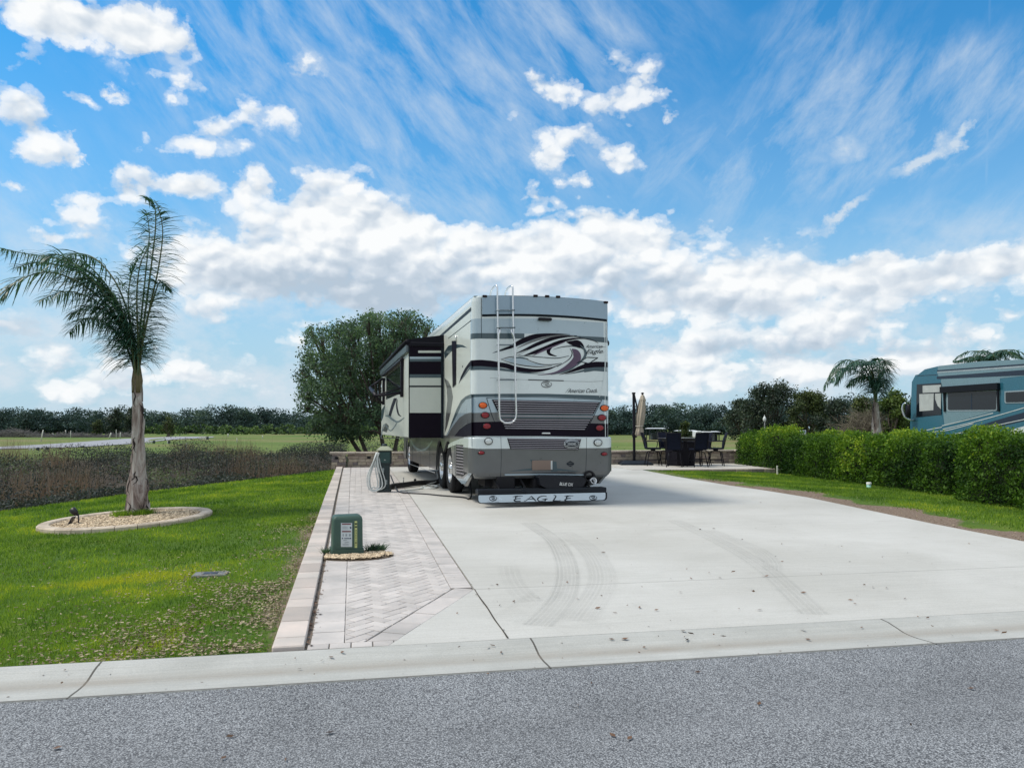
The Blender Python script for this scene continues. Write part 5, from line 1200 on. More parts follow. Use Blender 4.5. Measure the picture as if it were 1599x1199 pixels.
# exhaust, hitch cover, underbody
m = MB(); f = plane_fn('y', -.06, 0); q = f(*c3(1330, 872)); m.smooth = True; M = Matrix.Translation(q) @ Matrix.Rotation(rad(-14), 4, 'X'); m.lathe([(.055, .5), (.062, 0), (.062, -.16), (.05, -.16), (.045, .3)], axis='Y', n=18, caps=False, M=M); m.build('exhaust_pipe', CHR, rv)
m = MB(); q = f(*c3(1315, 822)); m.smooth = True; m.lathe([(.115, -.0), (.11, -.03), (.075, -.02), (.07, .2), (0, .2)], q, 'Y', 20, caps=False); m.build('exhaust_surround', DRK, rv)
m = MB(); fh = plane_fn('y', -.32, 0); P0 = [(862, 830), (880, 818), (1200, 822), (1262, 830), (1285, 860), (1262, 905), (1210, 940), (1060, 948), (940, 930), (880, 900)]
h3 = [fh(*c3(*p)) for p in P0]; n0 = len(h3); m.add([(v.x, -.34, v.z) for v in h3]+[(v.x, .05, v.z) for v in h3]+[(c_x*.9+h3[4].x*.05, -.36, c_z) for c_x, c_z in [(v.x, v.z) for v in h3]], [tuple(range(n0-1, -1, -1))]+[(i, (i+1) % n0, n0+(i+1) % n0, n0+i) for i in range(n0)])
m.v = m.v; m.mi = 1; put_text(m, 'BLUE OX', [c3(1048, 900), c3(1168, 908), c3(1172, 880), c3(1052, 872)], plane_fn('y', -.34, .004), .12, .01); m.build('tow_bar_cover', [mat('black_vinyl', (.006, .008, .014), .55, spec=.3, bump=.6, bs=14), mat('white_print', (.62, .65, .66), .6)], rv)
m = MB(); m.box(-HW+.2, HW-.2, .12, RVL-.4, .52, ZB-.01); m.box(-1.05, 1.05, .3, .9, .30, .52); m.box(-.9, -.55, -.05, .6, .28, .5, .02); m.box(-.2, .3, -.1, .8, .24, .45, .02); m.box(.5, .9, .1, .6, .22, .5, .02)
for x in (-.95, -.45, -.05, .35, .8): m.tube([(x, .1, .5), (x+.08, -.1, .3), (x+.02, -.2, .2)], .018, 6)
for y in (1.9, 3.3, 9.9): m.tube([(-HW+.3, y, .5), (HW-.3, y, .5)], .09, 10)
m.box(-.45, .45, 4.2, 9.2, .32, .55, .03); m.build('chassis', DRK, rv)
# guard with lettering
YB = .36; FB = lambda o: plane_fn('y', -YB, o)
def c5(x, y): return (x/7.268+740, y/7.268+755)
fb_ = FB(0); bl, br, tp = fb_(*c5(42, 226)), fb_(*c5(1512, 212)), fb_(*c5(700, 118)); tt = fb_(*c5(700, 52)); zb_, zt_, ztt = max(.03, bl.z), tp.z, tt.z
m = MB()
def rrect(x0, x1, z0, z1, r): 
    o = []
    for cx, cz, a0 in ((x1-r, z0+r, -90), (x1-r*.3, z1-r*.3, 0), (x0+r*.3, z1-r*.3, 90), (x0+r, z0+r, 180)):
        rr_ = r if cz == z0+r else r*.3
        for k in range(5): a = rad(a0+22.5*k); o.append((cx+rr_*math.cos(a), cz+rr_*math.sin(a)))
    return o
m.prism(rrect(bl.x, br.x, zb_, zt_+.012, .06), lambda u, v, h: (u, h, v), -YB, -YB+.03)
m.prism(rrect(bl.x+.01, br.x-.01, zt_+.0, ztt-.01, .03), lambda u, v, h: (u, h, v), -YB+.005, -YB+.24)
m.box(bl.x+.03, -.55, -YB-.02, -YB+.004, ztt-.05, ztt-.0, .008); m.box(.45, .75, -YB-.02, -YB+.004, ztt-.055, ztt-.005, .01); m.tube([(-.56, -YB-.01, ztt-.02), (-.42, -YB-.015, zt_+.02)], .014, 6)
gd = m.build('rock_guard', [mat('guard_rubber', (.009, .013, .02), .55, spec=.25)], rv)
m = MB(); f0_, f1_ = FB(.004), FB(.0065); x0, x1 = fb_(*c5(52, 0)).x, fb_(*c5(1492, 0)).x
m.mi = 0; m.prism(rrect(x0, x1, zb_+.012, zt_, .055), lambda u, v, h: (u, h, v), -YB-.004, -YB-.001)
m.mi = 1
def es(*p): stroke(m, [(*c5(x, y), w/7.268) for x, y, w in p], f1_, 4)
es((440, 150, 3), (480, 141, 9), (555, 140, 5)); es((500, 142, 8), (470, 155, 13), (478, 168, 10), (500, 170, 5)); es((480, 170, 7), (530, 168, 9)); es((485, 170, 9), (456, 186, 15), (475, 199, 12), (530, 199, 10))
es((568, 196, 7), (590, 192, 7), (625, 165, 6), (655, 138, 5)); es((648, 140, 8), (675, 168, 14), (706, 198, 10)); es((600, 178, 6), (640, 174, 8), (685, 173, 7))
es((825, 145, 8), (790, 139, 7), (745, 150, 11), (722, 175, 14), (742, 198, 10), (785, 194, 6), (815, 176, 5)); es((770, 178, 4), (800, 174, 9), (838, 172, 7)); es((820, 172, 10), (808, 192, 10), (800, 208, 5))
es((905, 132, 8), (930, 138, 10), (918, 165, 14), (900, 192, 12)); es((892, 196, 9), (925, 194, 11), (968, 196, 11), (980, 186, 5))
es((1022, 142, 3), (1060, 138, 9), (1128, 137, 5)); es((1075, 140, 9), (1050, 152, 13), (1055, 166, 11), (1100, 166, 9)); es((1062, 168, 9), (1032, 184, 15), (1050, 196, 12), (1112, 196, 10))
emblem(m, *c5(217, 167), 5.8, 3.6, f1_, 1.1); emblem(m, *c5(1352, 160), 5.8, 3.4, f1_, 1.1)
put_text(m, 'American Coach', [c5(150, 210), c5(285, 209), c5(285, 201), c5(150, 202)], f1_, .5); put_text(m, 'American Coach', [c5(1290, 204), c5(1422, 200), c5(1422, 192), c5(1290, 196)], f1_, .5)
m.build('guard_panel', [mat('guard_white', (.50, .60, .70), .25, .3, coat=.6, var=.06), PLIN], gd)
# right side clearance lamp / camera pod
m = MB(); q = RR(0)(953, 533); m.smooth = True; m.lathe([(0, -.09), (.05, -.085), (.075, -.05), (.08, .05), (.0, .05)], (HW+.03, .35, q.z), 'Y', 14, caps=False); m.build('side_camera', BLKG, rv)
# wheels
def SY(px, py): return SS(0)(px, py).y
YT, YD = SY(699.5, 737), SY(686.5, 731); YF = YD+6.75
print('axles', YT, YD, YF)
def wheel(x, y, side):
    w = empty('wheel', (x, y, .515)); w.parent = rv; m = MB(); m.smooth = True; s = side
    m.lathe([(.30, .13*s), (.40, .145*s), (.47, .14*s), (.508, .11*s), (.515, .06*s), (.508, .055*s), (.515, .05*s), (.515, -.05*s), (.508, -.11*s), (.46, -.14*s), (.30, -.13*s)], axis='X', n=36, caps=False); m.build('tyre', RUB, w)
    m = MB(); m.smooth = True; m.lathe([(.305, .128*s), (.29, .12*s), (.275, .06*s), (.24, .05*s), (.235, .03*s), (.16, .055*s), (.12, .06*s), (.11, .13*s), (.07, .15*s), (.0, .155*s)], axis='X', n=30, caps=False)
    m.smooth = False; m.mi = 1
    for k in range(10): a = k*math.pi/5; m.lathe([(.028, .051*s), (0.0, .052*s)], (0, .2*math.cos(a), .2*math.sin(a)), 'X', 8, caps=False)
    m.mi = 0
    for k in range(10): a = k*math.pi/5+.3; m.lathe([(.015, .055*s), (.015, .085*s), (0, .09*s)], (0, .145*math.cos(a), .145*math.sin(a)), 'X', 6, caps=False)
    m.build('rim', [CHR, DRK], w)
for y in (YT, YD, YF):
    for s in (-1, 1): wheel(s*(HW-.17), y, s)
# lower side skirts, left and right
fs_ = SS(0); zlow = .42
def arc_pts(yc, a0, a1, r=.60, n=9): return [(yc+r*math.cos(rad(a0+(a1-a0)*k/n)), .515+r*math.sin(rad(a0+(a1-a0)*k/n))) for k in range(n+1)]
def skirt_poly(kind):
    if kind == 'rear': return [(.22, zlow+.06), (.62, zlow-.13), (YT-.60, zlow+.02)]+arc_pts(YT, 180, 115)+[(YT-.25, ZB-.003), (.22, ZB-.003)]
    if kind == 'arch': return [(YT-.25, ZB-.003)]+arc_pts(YT, 115, 62)+[(.5*(YT+YD), .86)]+arc_pts(YD, 118, 65)+[(YD+.25, ZB-.003)]
    if kind == 'middle': return [(YD+.25, ZB-.003)]+arc_pts(YD, 65, 0)+[(YD+.6, .40), (YF-.6, .40)]+arc_pts(YF, 180, 115)+[(YF-.25, ZB-.003)]
    if kind == 'front': return [(YF-.25, ZB-.003)]+arc_pts(YF, 115, 0)+[(YF+.6, .40), (RVL-.1, .45), (RVL-.1, ZB-.003)]
for s in (-1, 1):
    for kind in ('rear', 'arch', 'middle', 'front'):
        m = MB(); P_ = skirt_poly(kind); x = s*(HW+.004); m.prism(P_, lambda u, v, h: (h, u, v), x, x-s*.05)
        if s == -1:
            fo_ = plane_fn('x', -HW-.004, .003)
            if kind == 'rear':
                m.mi = 1; polyd(m, [c4s(*p) for p in [(557, 800), (562, 775), (590, 758), (640, 738), (690, 728), (706, 726), (706, 786), (690, 780), (640, 776), (600, 780), (575, 790)]], fo_)
                m.mi = 2; polyd(m, [c4s(*p) for p in [(608, 775), (692, 788), (692, 940), (650, 975), (610, 968)]], plane_fn('x', -HW-.004, .004)); m.mi = 3
                for k in range(10):
                    t = k/10; y0_ = 792+k*18.2; f7 = plane_fn('x', -HW-.004, .012); e = max(0, y0_-930)*1.1; polyd(m, [c4s(614, y0_-10), c4s(690-e, y0_), c4s(690-e, y0_+7), c4s(614, y0_-3)], f7)
                m.mi = 4; stroke(m, [(*c4s(600, 782), .4), (*c4s(602, 880), .4), (*c4s(606, 990), .4)], fo_)
                m.mi = 5; polyd(m, [c4s(*p) for p in [(612, 985), (655, 990), (700, 940), (706, 960), (665, 1022), (645, 1020)]], fo_)
            if kind == 'middle':
                m.mi = 5; stroke(m, [(*c4s(325, 748), 1.5), (*c4s(350, 790), 3.2), (*c4s(385, 812), 3.8), (*c4s(425, 800), 3.2), (*c4s(462, 750), 1.5)], fo_, 6)
                m.mi = 4
                for px in (335, 385, 445): stroke(m, [(*c4s(px, 760), .3), (*c4s(px, 900+(px-335)*.3), .3)], fo_, 2)
                m.mi = 3; stroke(m, [(*c4s(306, 745), .5), (*c4s(306, 890), .5)], fo_, 2)
                m.mi = 5; stroke(m, [(*c4s(306, 893), .8), (*c4s(478, 952), 1.0)], fo_, 2)
                for (a, b__) in ((330, 795), (345, 812), (372, 815), (405, 828), (440, 830)): polyd(m, [c4s(a-2, b__-4), c4s(a+3, b__-3), c4s(a+2, b__+5), c4s(a-2, b__+4)], plane_fn('x', -HW-.004, .006))
                stroke(m, [(*c4s(425, 860), .4), (*c4s(438, 846), .5), (*c4s(455, 862), .4)], fo_, 2)
        m.build('side_skirt', [PGRY if kind != 'rear' else mat('skirt_grey', (.24, .25, .25), .35, .3, coat=.6, var=.05), PW, BLKG, BRS, PLIN, PSIL2], rv)
for s in (-1, 1):
    for y0_, y1_ in ((YT-.7, YD+.7), (YF-.7, YF+.7)): m = MB(); m.box(min(s*(HW-.06), s*(HW-.6)), max(s*(HW-.06), s*(HW-.6)), y0_, y1_, 1.05, ZB-.02); m.build('wheel_housing', DRK, rv)
# ------------------------------------------------------------------ slide-out
ys = SY(693, 600); XO = -HW-.80; fx = plane_fn('x', XO, 0); YE = min(RVL-.9, fx(595.5, 640).y); f_ = plane_fn('y', ys, 0)
xo = f_(637.5, 600).x; print('slide', ys, YE, xo, -HW); XO = xo
fx = plane_fn('x', XO, 0); YE = min(RVL-.75, fx(595.5, 640).y); print('YE', YE)
zs0, zs1 = f_(665, 683).z, f_(650, 541).z
sl = MB(); sl.box(XO, -HW+.05, ys, YE, zs0, zs1, 0.012)
def q1(mi, pts, off=.003): sl.mi = mi; polyd(sl, pts, plane_fn('y', ys, off))
def qs(mi, x0, x1, y0, y1, off=.003): q1(mi, [(x0, y0), (x1, y0), (x1, y1), (x0, y1)], off)
X0, X1 = 638.3, 690
qs(2, X0, X1, 541, 549); qs(2, X0, X1, 549, 557, .0025); qs(0, 653, 689, 547.5, 551, .005); qs(8, X0, X1, 557, 561); qs(3, X0, X1, 560.5, 564.5, .004)
qs(2, X0, X1, 564, 584.5); qs(3, X0, X1, 584.5, 590); qs(0, X0, X1, 590, 602); qs(6, X0, X1, 602, 604.5, .006); qs(0, X0, X1, 604.5, 644.5); qs(2, X0, X1, 644.5, 683.5)
qs(6, 638.0, 639.6, 541, 683.5, .008); qs(6, 688.5, 694.5, 533, 684, .008)
# outer face graphics
fo2 = lambda o: plane_fn('x', XO, o)
def q2(mi, pts, off=.003, sub=0): sl.mi = mi; polyd(sl, pts, fo2(off), sub)
def c8(x, y): return (x/11.992+570, y/11.992+560)
q2(3, [c8(*p) for p in [(410, 640), (430, 420), (480, 330), (540, 270), (600, 100), (560, 240), (480, 500), (440, 640)]])
q2(3, [c8(*p) for p in [(300, 1190), (310, 960), (380, 860), (340, 1100)]])
q2(2, [c8(*p) for p in [(480, 1090), (440, 1060), (490, 880), (540, 740), (600, 740), (540, 900)]])
q2(2, [c8(*p) for p in [(460, 640), (520, 560), (640, 160), (690, 120), (620, 300), (560, 500), (520, 640)]], .003)
sl.mi = 2; stroke(sl, [(*c8(605, 760), 1), (*c8(595, 880), 2.2), (*c8(625, 1030), 2.4), (*c8(680, 1080), .6)], fo2(.004))
sl.mi = 8; stroke(sl, [(*c8(380, 1070), 1), (*c8(440, 1075), 2.5), (*c8(520, 1140), 3), (*c8(620, 1180), 2.5), (*c8(740, 1100), .8)], fo2(.004))
sl.mi = 8; stroke(sl, [(*c4s(140, 735), 1), (*c4s(160, 650), 1.4), (*c4s(200, 690), 1.6), (*c4s(240, 640), 1)], fo2(.004))
q2(4, [c4s(*p) for p in [(150, 690), (170, 640), (190, 660), (175, 700)]])
sl.mi = 4; stroke(sl, [(*c4s(140, 737), 1.2), (*c4s(305, 733), 1.6)], fo2(.005))
sl.mi = 9; A = fo2(.006)(625, 575); y0w, y1w = fo2(0)(629, 600).y, fo2(0)(603, 600).y; sl.ribbon([(XO-.006, y, 2.95) for y in (y0w+.15, y1w-.1)], [(XO-.006, y, 2.25) for y in (y0w+.15, y1w-.1)])
so = sl.build('slide_out', [SIDEM]+bm_[1:], rv)
m = MB(); m.box(XO-.05, -HW+.02, ys-.04, YE+.03, zs1, zs1+.10, .02); m.mi = 1; m.box(XO-.06, XO-.005, ys-.045, YE+.04, zs1-.14, zs1+.02, .01)
m.mi = 0; m.smooth = True; m.tube([(XO-.03, ys-.05, zs1+.10), (XO-.03, YE+.04, zs1+.10)], .06, 10); m.smooth = False
m.add([(XO, ys, zs1+.16), (XO, YE, zs1+.16), (-HW, YE, zs1+.28), (-HW, ys, zs1+.28), (XO, ys, zs1+.09), (-HW, ys, zs1+.09)], [(0, 3, 2, 1), (0, 4, 5, 3)]); m.build('slide_awning', [mat('topper_black', (.006, .006, .012), .6, spec=.2), mat('topper_slate', (.06, .085, .10), .35, .2, coat=.4)], rv)
# window awning arms
m = MB()
def arm(pxr, y_top, y_bot, elbow):
    y = fo2(0)(pxr, 600).y; zt = fo2(0)(pxr, y_top).z; zb = fo2(0)(pxr, y_bot).z; m.box(XO-.075, XO-.003, y-.05, y+.05, zb, zt, .012)
    fe = plane_fn('y', y, 0); e = fe(*elbow); return y, zt, zb, e
ya, za, zb1, e1 = arm(630, 561, 620, (587, 618)); m.tube([(XO-.05, ya, zb1+.10), (e1.x, ya, e1.z)], .032, 8); m.tube([(XO-.05, ya, zb1+.22), (e1.x+.05, ya, e1.z+.03)], .02, 6)
yb, zb2, zb3, e2 = arm(601, 590, 632, (577, 605)); m.tube([(XO-.05, yb, zb2-.02), (e2.x, yb, e2.z)], .034, 8); m.tube([(XO-.05, yb, zb3+.02), (e2.x+.1, yb, e2.z-.12)], .028, 8)
m.smooth = True; m.tube([(e1.x, ya, e1.z), (e2.x+.02, yb, e2.z-.02)], .05, 10); m.tube([(XO-.02, ya, za-.02), (XO-.10, yb, zb2+.06)], .012, 6); m.smooth = False
m.box(XO-.09, XO-.004, ya-.1, yb+.1, za-.06, za+.02, .02)
m.build('window_awning', mat('awning_black', (.006, .005, .012), .5, spec=.25), rv)
# black strip and body seam forward of the rear corner
m = MB(); f9 = SS(.012); m.flat([f9(*c4s(*p)) for p in [(585, 130), (612, 128), (610, 400), (590, 420)]], [(585, -130), (612, -128), (610, -400), (590, -420)])
m.build('body_flash', PBLK, rv)
m = MB(); f9 = SS(.016); m.tube([f9(*c4s(613, 95)), f9(*c4s(613, 130))], .012, 6); m.build('antenna', CHR, rv)
# door-side grab handle and mirrors
for s in (-1, 1):
    m = MB(); m.smooth = True; m.tube(catmull([(s*(HW-.1), RVL-.1, 2.3), (s*(HW+.25), RVL+.05, 2.45), (s*(HW+.3), RVL+.05, 2.1)], 4), .03, 8); m.smooth = False; m.box(s*(HW+.3)-.12, s*(HW+.3)+.12, RVL, RVL+.1, 1.9, 2.35, .04); m.build('mirror', BLKG, rv)
# ------------------------------------------------------------------ second motorhome (beyond the hedge)
XB = 22.85; NX = Vector((1, 0, 0)); PBx = Vector((XB, 0, 0))
def BY(px, py, o=0.0): q = on_plane(px, py, Vector((XB-o, 0, 0)), NX); return q
yfront = BY(1422, 640).y; yback = 15.5; gz2 = ht(XB+1, 22)
b2r = empty('motorhome', (XB+1.27, yback, gz2), 0, 'blue and teal motorhome partly hidden behind the hedge', 'motorhome'); O2 = Vector(b2r.location)
BLU = mat('teal_paint', (0.028, 0.145, 0.215), .25, .2, coat=.4, var=.04); BLL = mat('pale_teal_paint', (0.17, 0.28, 0.33), .28, .2, coat=.5, var=.04); BDK = mat('navy_paint', (0.008, 0.02, 0.045), .3, coat=.2)
BWH = mat('white_pinstripe', (.6, .65, .66), .4); BSK = mat('shade_blind', (.45, .48, .48), .6)
def B3(px, py, o=0.0): return BY(px, py, o)-O2
ztop = BY(1500, 571.5).z; zt2 = BY(1560, 566).z; print('RV2', yfront, ztop, zt2, BY(1430, 581).z)
m = MB(); prf = []   # side profile (y,z), front curved
yf = yfront; ztm = (ztop+zt2)/2
pr = [(yback, gz2+.45), (yf-.05, gz2+.45), (yf, gz2+.7), (yf, BY(1424, 640).z), (yf-.12, BY(1428, 596).z), (yf-.35, BY(1434, 585).z), (BY(1446, 575).y, ztm-.14), (BY(1475, 572).y, ztm-.03), (BY(1500, 571).y, ztm), (yback, ztm)]
pr2 = [(p.x, p.y) for p in [Vector((*a, 0)) for a in pr]]
m.prism([(a-O2.y, b_-O2.z) for a, b_ in pr2], lambda u, v, h: (h, u, v), -1.27, 1.27)
def p2(mi, pts, off=.006, sub=0): m.mi = mi; polyd(m, pts, lambda x, y, o=off: B3(x, y, o), sub)
def s2(mi, pts, off=.01): m.mi = mi; stroke(m, pts, lambda x, y, o=off: B3(x, y, o), 4)
def c7(x, y): return (x/7.4925+1400, y/7.4925+540)
p2(1, [c7(*p) for p in [(240, 350), (480, 340), (520, 390), (520, 520), (560, 930), (900, 830), (1210, 745), (1210, 380), (1700, 330), (1700, 150), (1000, 180), (500, 235), (330, 275)]])
p2(0, [c7(*p) for p in [(240, 345), (330, 275), (480, 240), (480, 340)]], .008)
p2(2, [c7(*p) for p in [(475, 285), (1700, 195), (1700, 215), (475, 302)]], .010); p2(5, [c7(*p) for p in [(475, 302), (1700, 215), (1700, 240), (475, 318)]], .012)
p2(2, [c7(*p) for p in [(470, 358), (1700, 265), (1700, 335), (520, 388), (470, 385)]], .010); s2(2, [(*c7(240, 350), .7), (*c7(480, 338), .7)])
p2(0, [c7(*p) for p in [(160, 880), (240, 835), (525, 800), (560, 930), (160, 1040)]], .007)
p2(2, [c7(*p) for p in [(690, 1030), (1000, 920), (1300, 830), (1700, 720), (1700, 830), (1300, 920), (900, 1010)]], .009)
for q in ([(160, 1030), (400, 975), (530, 950)], [(530, 935), (800, 870), (1130, 785)], [(540, 975), (900, 890), (1300, 780), (1700, 660)], [(420, 1005), (600, 985), (900, 905)], [(680, 1030), (1000, 965), (1300, 900), (1700, 815)]): s2(3, [(*c7(*p), 1.1) for p in q])
m.mi = 3; polyd(m, [c7(*p) for p in [(1330, 985), (1700, 880), (1700, 1100), (1200, 1100)]], lambda x, y: B3(x, y, .009))
bb = m.build('body', [BLU, BLL, BDK, BWH, GLS, mat('awning_silver', (.40, .46, .49), .35, .4)], b2r)
def win(name, outer, inner, frame_m, extra=None):
    m = MB(); m.mi = 1; polyd(m, [c7(*p) for p in outer], lambda x, y: B3(x, y, .02)); m.mi = 0; polyd(m, [c7(*p) for p in inner], lambda x, y: B3(x, y, .028))
    if extra: extra(m)
    m.build(name, [GLS, frame_m, BSK, BDK], b2r)
FRW = mat('window_trim', (.35, .42, .46), .4, .4)
def dr(m):
    m.mi = 2; polyd(m, [c7(*p) for p in [(305, 465), (518, 455), (518, 540), (305, 550)]], lambda x, y: B3(x, y, .033)); polyd(m, [c7(*p) for p in [(265, 565), (435, 558), (430, 752), (268, 765)]], lambda x, y: B3(x, y, .033)); polyd(m, [c7(*p) for p in [(450, 560), (518, 555), (518, 740), (480, 700), (450, 620)]], lambda x, y: B3(x, y, .033))
win('driver_window', [(235, 450), (520, 432), (525, 805), (228, 835)], [(240, 455), (518, 440), (520, 800), (235, 828)], BDK, dr)
def w2(m): m.mi = 3; polyd(m, [c7(*p) for p in [(870, 560), (880, 560), (880, 745), (870, 745)]], lambda x, y: B3(x, y, .034))
win('window', [(585, 525), (1165, 510), (1180, 530), (1178, 745), (1160, 762), (600, 765), (585, 745)], [(600, 545), (1155, 528), (1165, 545), (1162, 735), (1150, 745), (610, 750), (600, 738)], FRW, w2)
win('window', [(1262, 530), (1700, 505), (1700, 665), (1275, 672), (1262, 655)], [(1275, 545), (1700, 520), (1700, 650), (1285, 660), (1275, 645)], FRW)
m = MB(); 
def bx2(a, b_, o0, o1): 
    A, B = BY(*c7(*a)), BY(*c7(*b_)); m.box(-1.27-o1, -1.27-o0, min(A.y, B.y)-O2.y, max(A.y, B.y)-O2.y, min(A.z, B.z)-O2.z, max(A.z, B.z)-O2.z, .01)
bx2((535, 480), (1215, 515), .0, .14); bx2((555, 515), (582, 770), 0, .06); bx2((1180, 490), (1212, 765), 0, .06); m.build('window_awning', BLKG, b2r)
m = MB(); q = BY(*c7(100, 760)); m.smooth = True
qa, qb = B3(*c7(85, 680), .35), B3(*c7(100, 840), .35); m.tube(catmull([B3(*c7(200, 870), .02), B3(*c7(150, 865), .2), B3(*c7(95, 830), .35), B3(*c7(70, 760), .4), B3(*c7(80, 690), .38), B3(*c7(110, 670), .36)], 5), .045, 8); m.mi = 1
m.box(qa.x-.02, qa.x+.12, qa.y-.30, qa.y-.05, qa.z-.55, qa.z-.02, .04); m.build('mirror', [CHR, BLKG], b2r)
for y in (18.0, 26.2):
    w = MB(); w.smooth = True; w.lathe([(.28, -.14), (.46, -.14), (.51, -.1), (.51, .1), (.46, .12), (.28, .12)], (-1.1, y-O2.y, .51), 'X', 28); w.build('wheel', RUB, b2r)
# ------------------------------------------------------------------ low stone wall
WLM = bpy.data.materials.new('wall_stone'); nt = nodes_of(WLM); b = N(nt, 'ShaderNodeBsdfPrincipled'); a_ = N(nt, 'ShaderNodeAttribute'); a_.attribute_name = 'rnd'
n1 = noise_n(nt, 9, 5, .7, pos(nt)); col = ramp(nt, a_.outputs['Fac'], [(0, (.17, .15, .15)), (.35, (.30, .24, .21)), (.6, (.36, .31, .25)), (1, (.45, .39, .30))]); col = mixc(nt, .35, col, ramp(nt, n1.outputs[0], [(.3, .15), (.7, .9)]), 'OVERLAY')
L(nt, col, b.inputs['Base Color']); b.inputs['Roughness'].default_value = .9; bu = N(nt, 'ShaderNodeBump'); bu.inputs['Distance'].default_value = .02; L(nt, n1.outputs[0], bu.inputs['Height']); L(nt, bu.outputs[0], b.inputs['Normal']); out(nt, b.outputs[0])
CAPM = mat('cap_stone', (.42, .37, .31), .85, var=.15, vs=5, bump=.4, bs=40, attr=.15, c2=(.48, .42, .35))
YW = 28.25
wl = empty('seat_wall', (7, YW, 0), 0, 'low tan block seat wall closing the back of the pad, with capped end piers', 'wall')
def blockwall(m, x0, x1, y0, y1, z0, z1, bl=.3, bh=.11):
    z = z0; k = 0
    while z < z1-.01:
        h = min(bh, z1-z); x = x0-(.5*bl if k % 2 else 0)
        while x < x1-.01:
            l = bl*random.choice((.6, 1, 1, 1.3)); a, b_ = max(x, x0), min(x+l, x1); x += l
            if b_-a > .03: m.r = random.random(); d = random.uniform(0, .008); m.box(a+.003, b_-.003, y0+d, y1-d, z+.003, z+h-.003, .008)
        z += h; k += 1
m = MB(); blockwall(m, -.35-7, 14.65-7, -.12, .16, -.15, .47); o = m.build('wall_blocks', WLM, wl, True)
for k, x in enumerate((-.9, 14.62)):
    m = MB(); blockwall(m, x-7, x+.5-7, -.26, .26, -.25, .48, .25); m.build('pier', WLM, wl, True)
m = MB(); x = -.97
while x < 15.2: l = random.uniform(.38, .5); m.r = random.random(); e = .08 if (x < -.4 or x > 14.4) else 0; m.box(x-7, min(x+l, 15.2)-.004-7, -.19-e, .21+e, .475, .54, .01); x += l
m.build('cap', CAPM, wl, True)
m = MB()
for x in (-.72, -.5+0.9, 8.9, 14.9): m.box(x-7-.06, x-7+.06, -.275 if x in (-.72, 14.9) else -.135, -.1, .30, .38, .005)
m.build('wall_light', BLKG, wl)
# ------------------------------------------------------------------ patio slab
PTM = concrete('patio_concrete', (0.44, 0.42, 0.38), (0.54, 0.52, 0.48), [(0, 11.5, .005, .4)])
pt = empty('patio', (12, 24.2, 0), 0, 'raised pale patio slab with block edging at the end of the concrete pad', 'patio')
m = MB(); m.prism([(-3.0, .3), (2.85, .02), (2.85, 3.9), (-3.0, 3.9)], lambda u, v, h: (u, v, h), -.1, .012); m.build('slab', PTM, pt)
m = MB(); x = -2.2
while x < 2.9: l = random.uniform(.4, .55); m.r = random.random()*.6; yo = .3-(x+3)*.048; m.box(x, min(x+l, 2.95)-.004, yo-.20, yo+.02, -.3, .002, .008); x += l
y = .1
while y < 1.2: m.r = random.random()*.6; m.box(2.853, 3.02, y, y+.4, -.3, .002, .008); y += .405
m.build('edging', WLM, pt, True)
# ------------------------------------------------------------------ umbrella
pu = on_z(990.5, 726, .012); pu = pu+Vector((pu.x, pu.y, 0)).normalized()*.5; um = empty('patio_umbrella', (pu.x, pu.y, .012), rad(-9), 'closed beige cantilever umbrella on a black base by the bar table', 'umbrella')
UB = mat('umbrella_black', (.007, .006, .012), .5, spec=.25); UBB = mat('base_plastic', (.010, .016, .026), .6, spec=.25)
m = MB(); m.v = []; 
h1, h2 = .60, .44
m.add([(-h1, -h1, 0), (h1, -h1, 0), (h1, h1, 0), (-h1, h1, 0), (-h1, -h1, .05), (h1, -h1, .05), (h1, h1, .05), (-h1, h1, .05), (-h2, -h2, .15), (h2, -h2, .15), (h2, h2, .15), (-h2, h2, .15)], [(0, 3, 2, 1), (0, 1, 5, 4), (1, 2, 6, 5), (2, 3, 7, 6), (3, 0, 4, 7), (4, 5, 9, 8), (5, 6, 10, 9), (6, 7, 11, 10), (7, 4, 8, 11), (8, 9, 10, 11)]); m.build('base', UBB, um)
m = MB(); m.box(-.045, .045, -.05, .05, .15, 2.72, .01); m.box(-.06, .06, -.07, .07, 2.68, 2.74, .01); m.build('pole', UB, um)
m = MB(); m.smooth = True; m.tube([(.02, 0, 2.68), (.12, 0, 2.2), (.14, 0, 1.9)], .028, 8); m.build('arm', UB, um); m = MB(); m.box(-.07, .11, -.06, .06, 1.02, 1.25, .03); m.build('crank_housing', UB, um); m = MB(); m.tube([(.0, -.05, 1.12), (.14, -.08, 1.18)], .02, 8); m.build('crank_handle', UB, um)
m = MB(); FAB = mat('beige_canvas', (.40, .35, .28), .9, var=.12, vs=3, bump=.2, bs=30)
def fold(m, prof_, cx0, cx1, zr, n=40, amp=.18, fo=8):
    vs = []; 
    for (r, z) in prof_:
        t = (zr[1]-z)/(zr[1]-zr[0]); cx = cx0+(cx1-cx0)*t
        for k in range(n): th = 2*math.pi*k/n; rr__ = r*(1+amp*math.cos(fo*th+t*1.5)+.05*math.sin(3*th)); vs.append((cx+rr__*math.cos(th), rr__*math.sin(th), z))
    K = len(prof_); m.add(vs, [(i*n+k, i*n+(k+1) % n, (i+1)*n+(k+1) % n, (i+1)*n+k) for i in range(K-1) for k in range(n)], True)
fold(m, [(.015, 2.66), (.06, 2.62), (.115, 2.46), (.12, 2.42), (.10, 2.40)], .34, .34, (1.3, 2.7), fo=8, amp=.12)
fold(m, [(.04, 2.55), (.11, 2.42), (.15, 2.1), (.16, 1.8), (.13, 1.48), (.11, 1.42), (.15, 1.3), (.17, 1.15), (.12, 1.08)], .34, .17, (1.1, 2.55)); m.build('canopy', FAB, um)
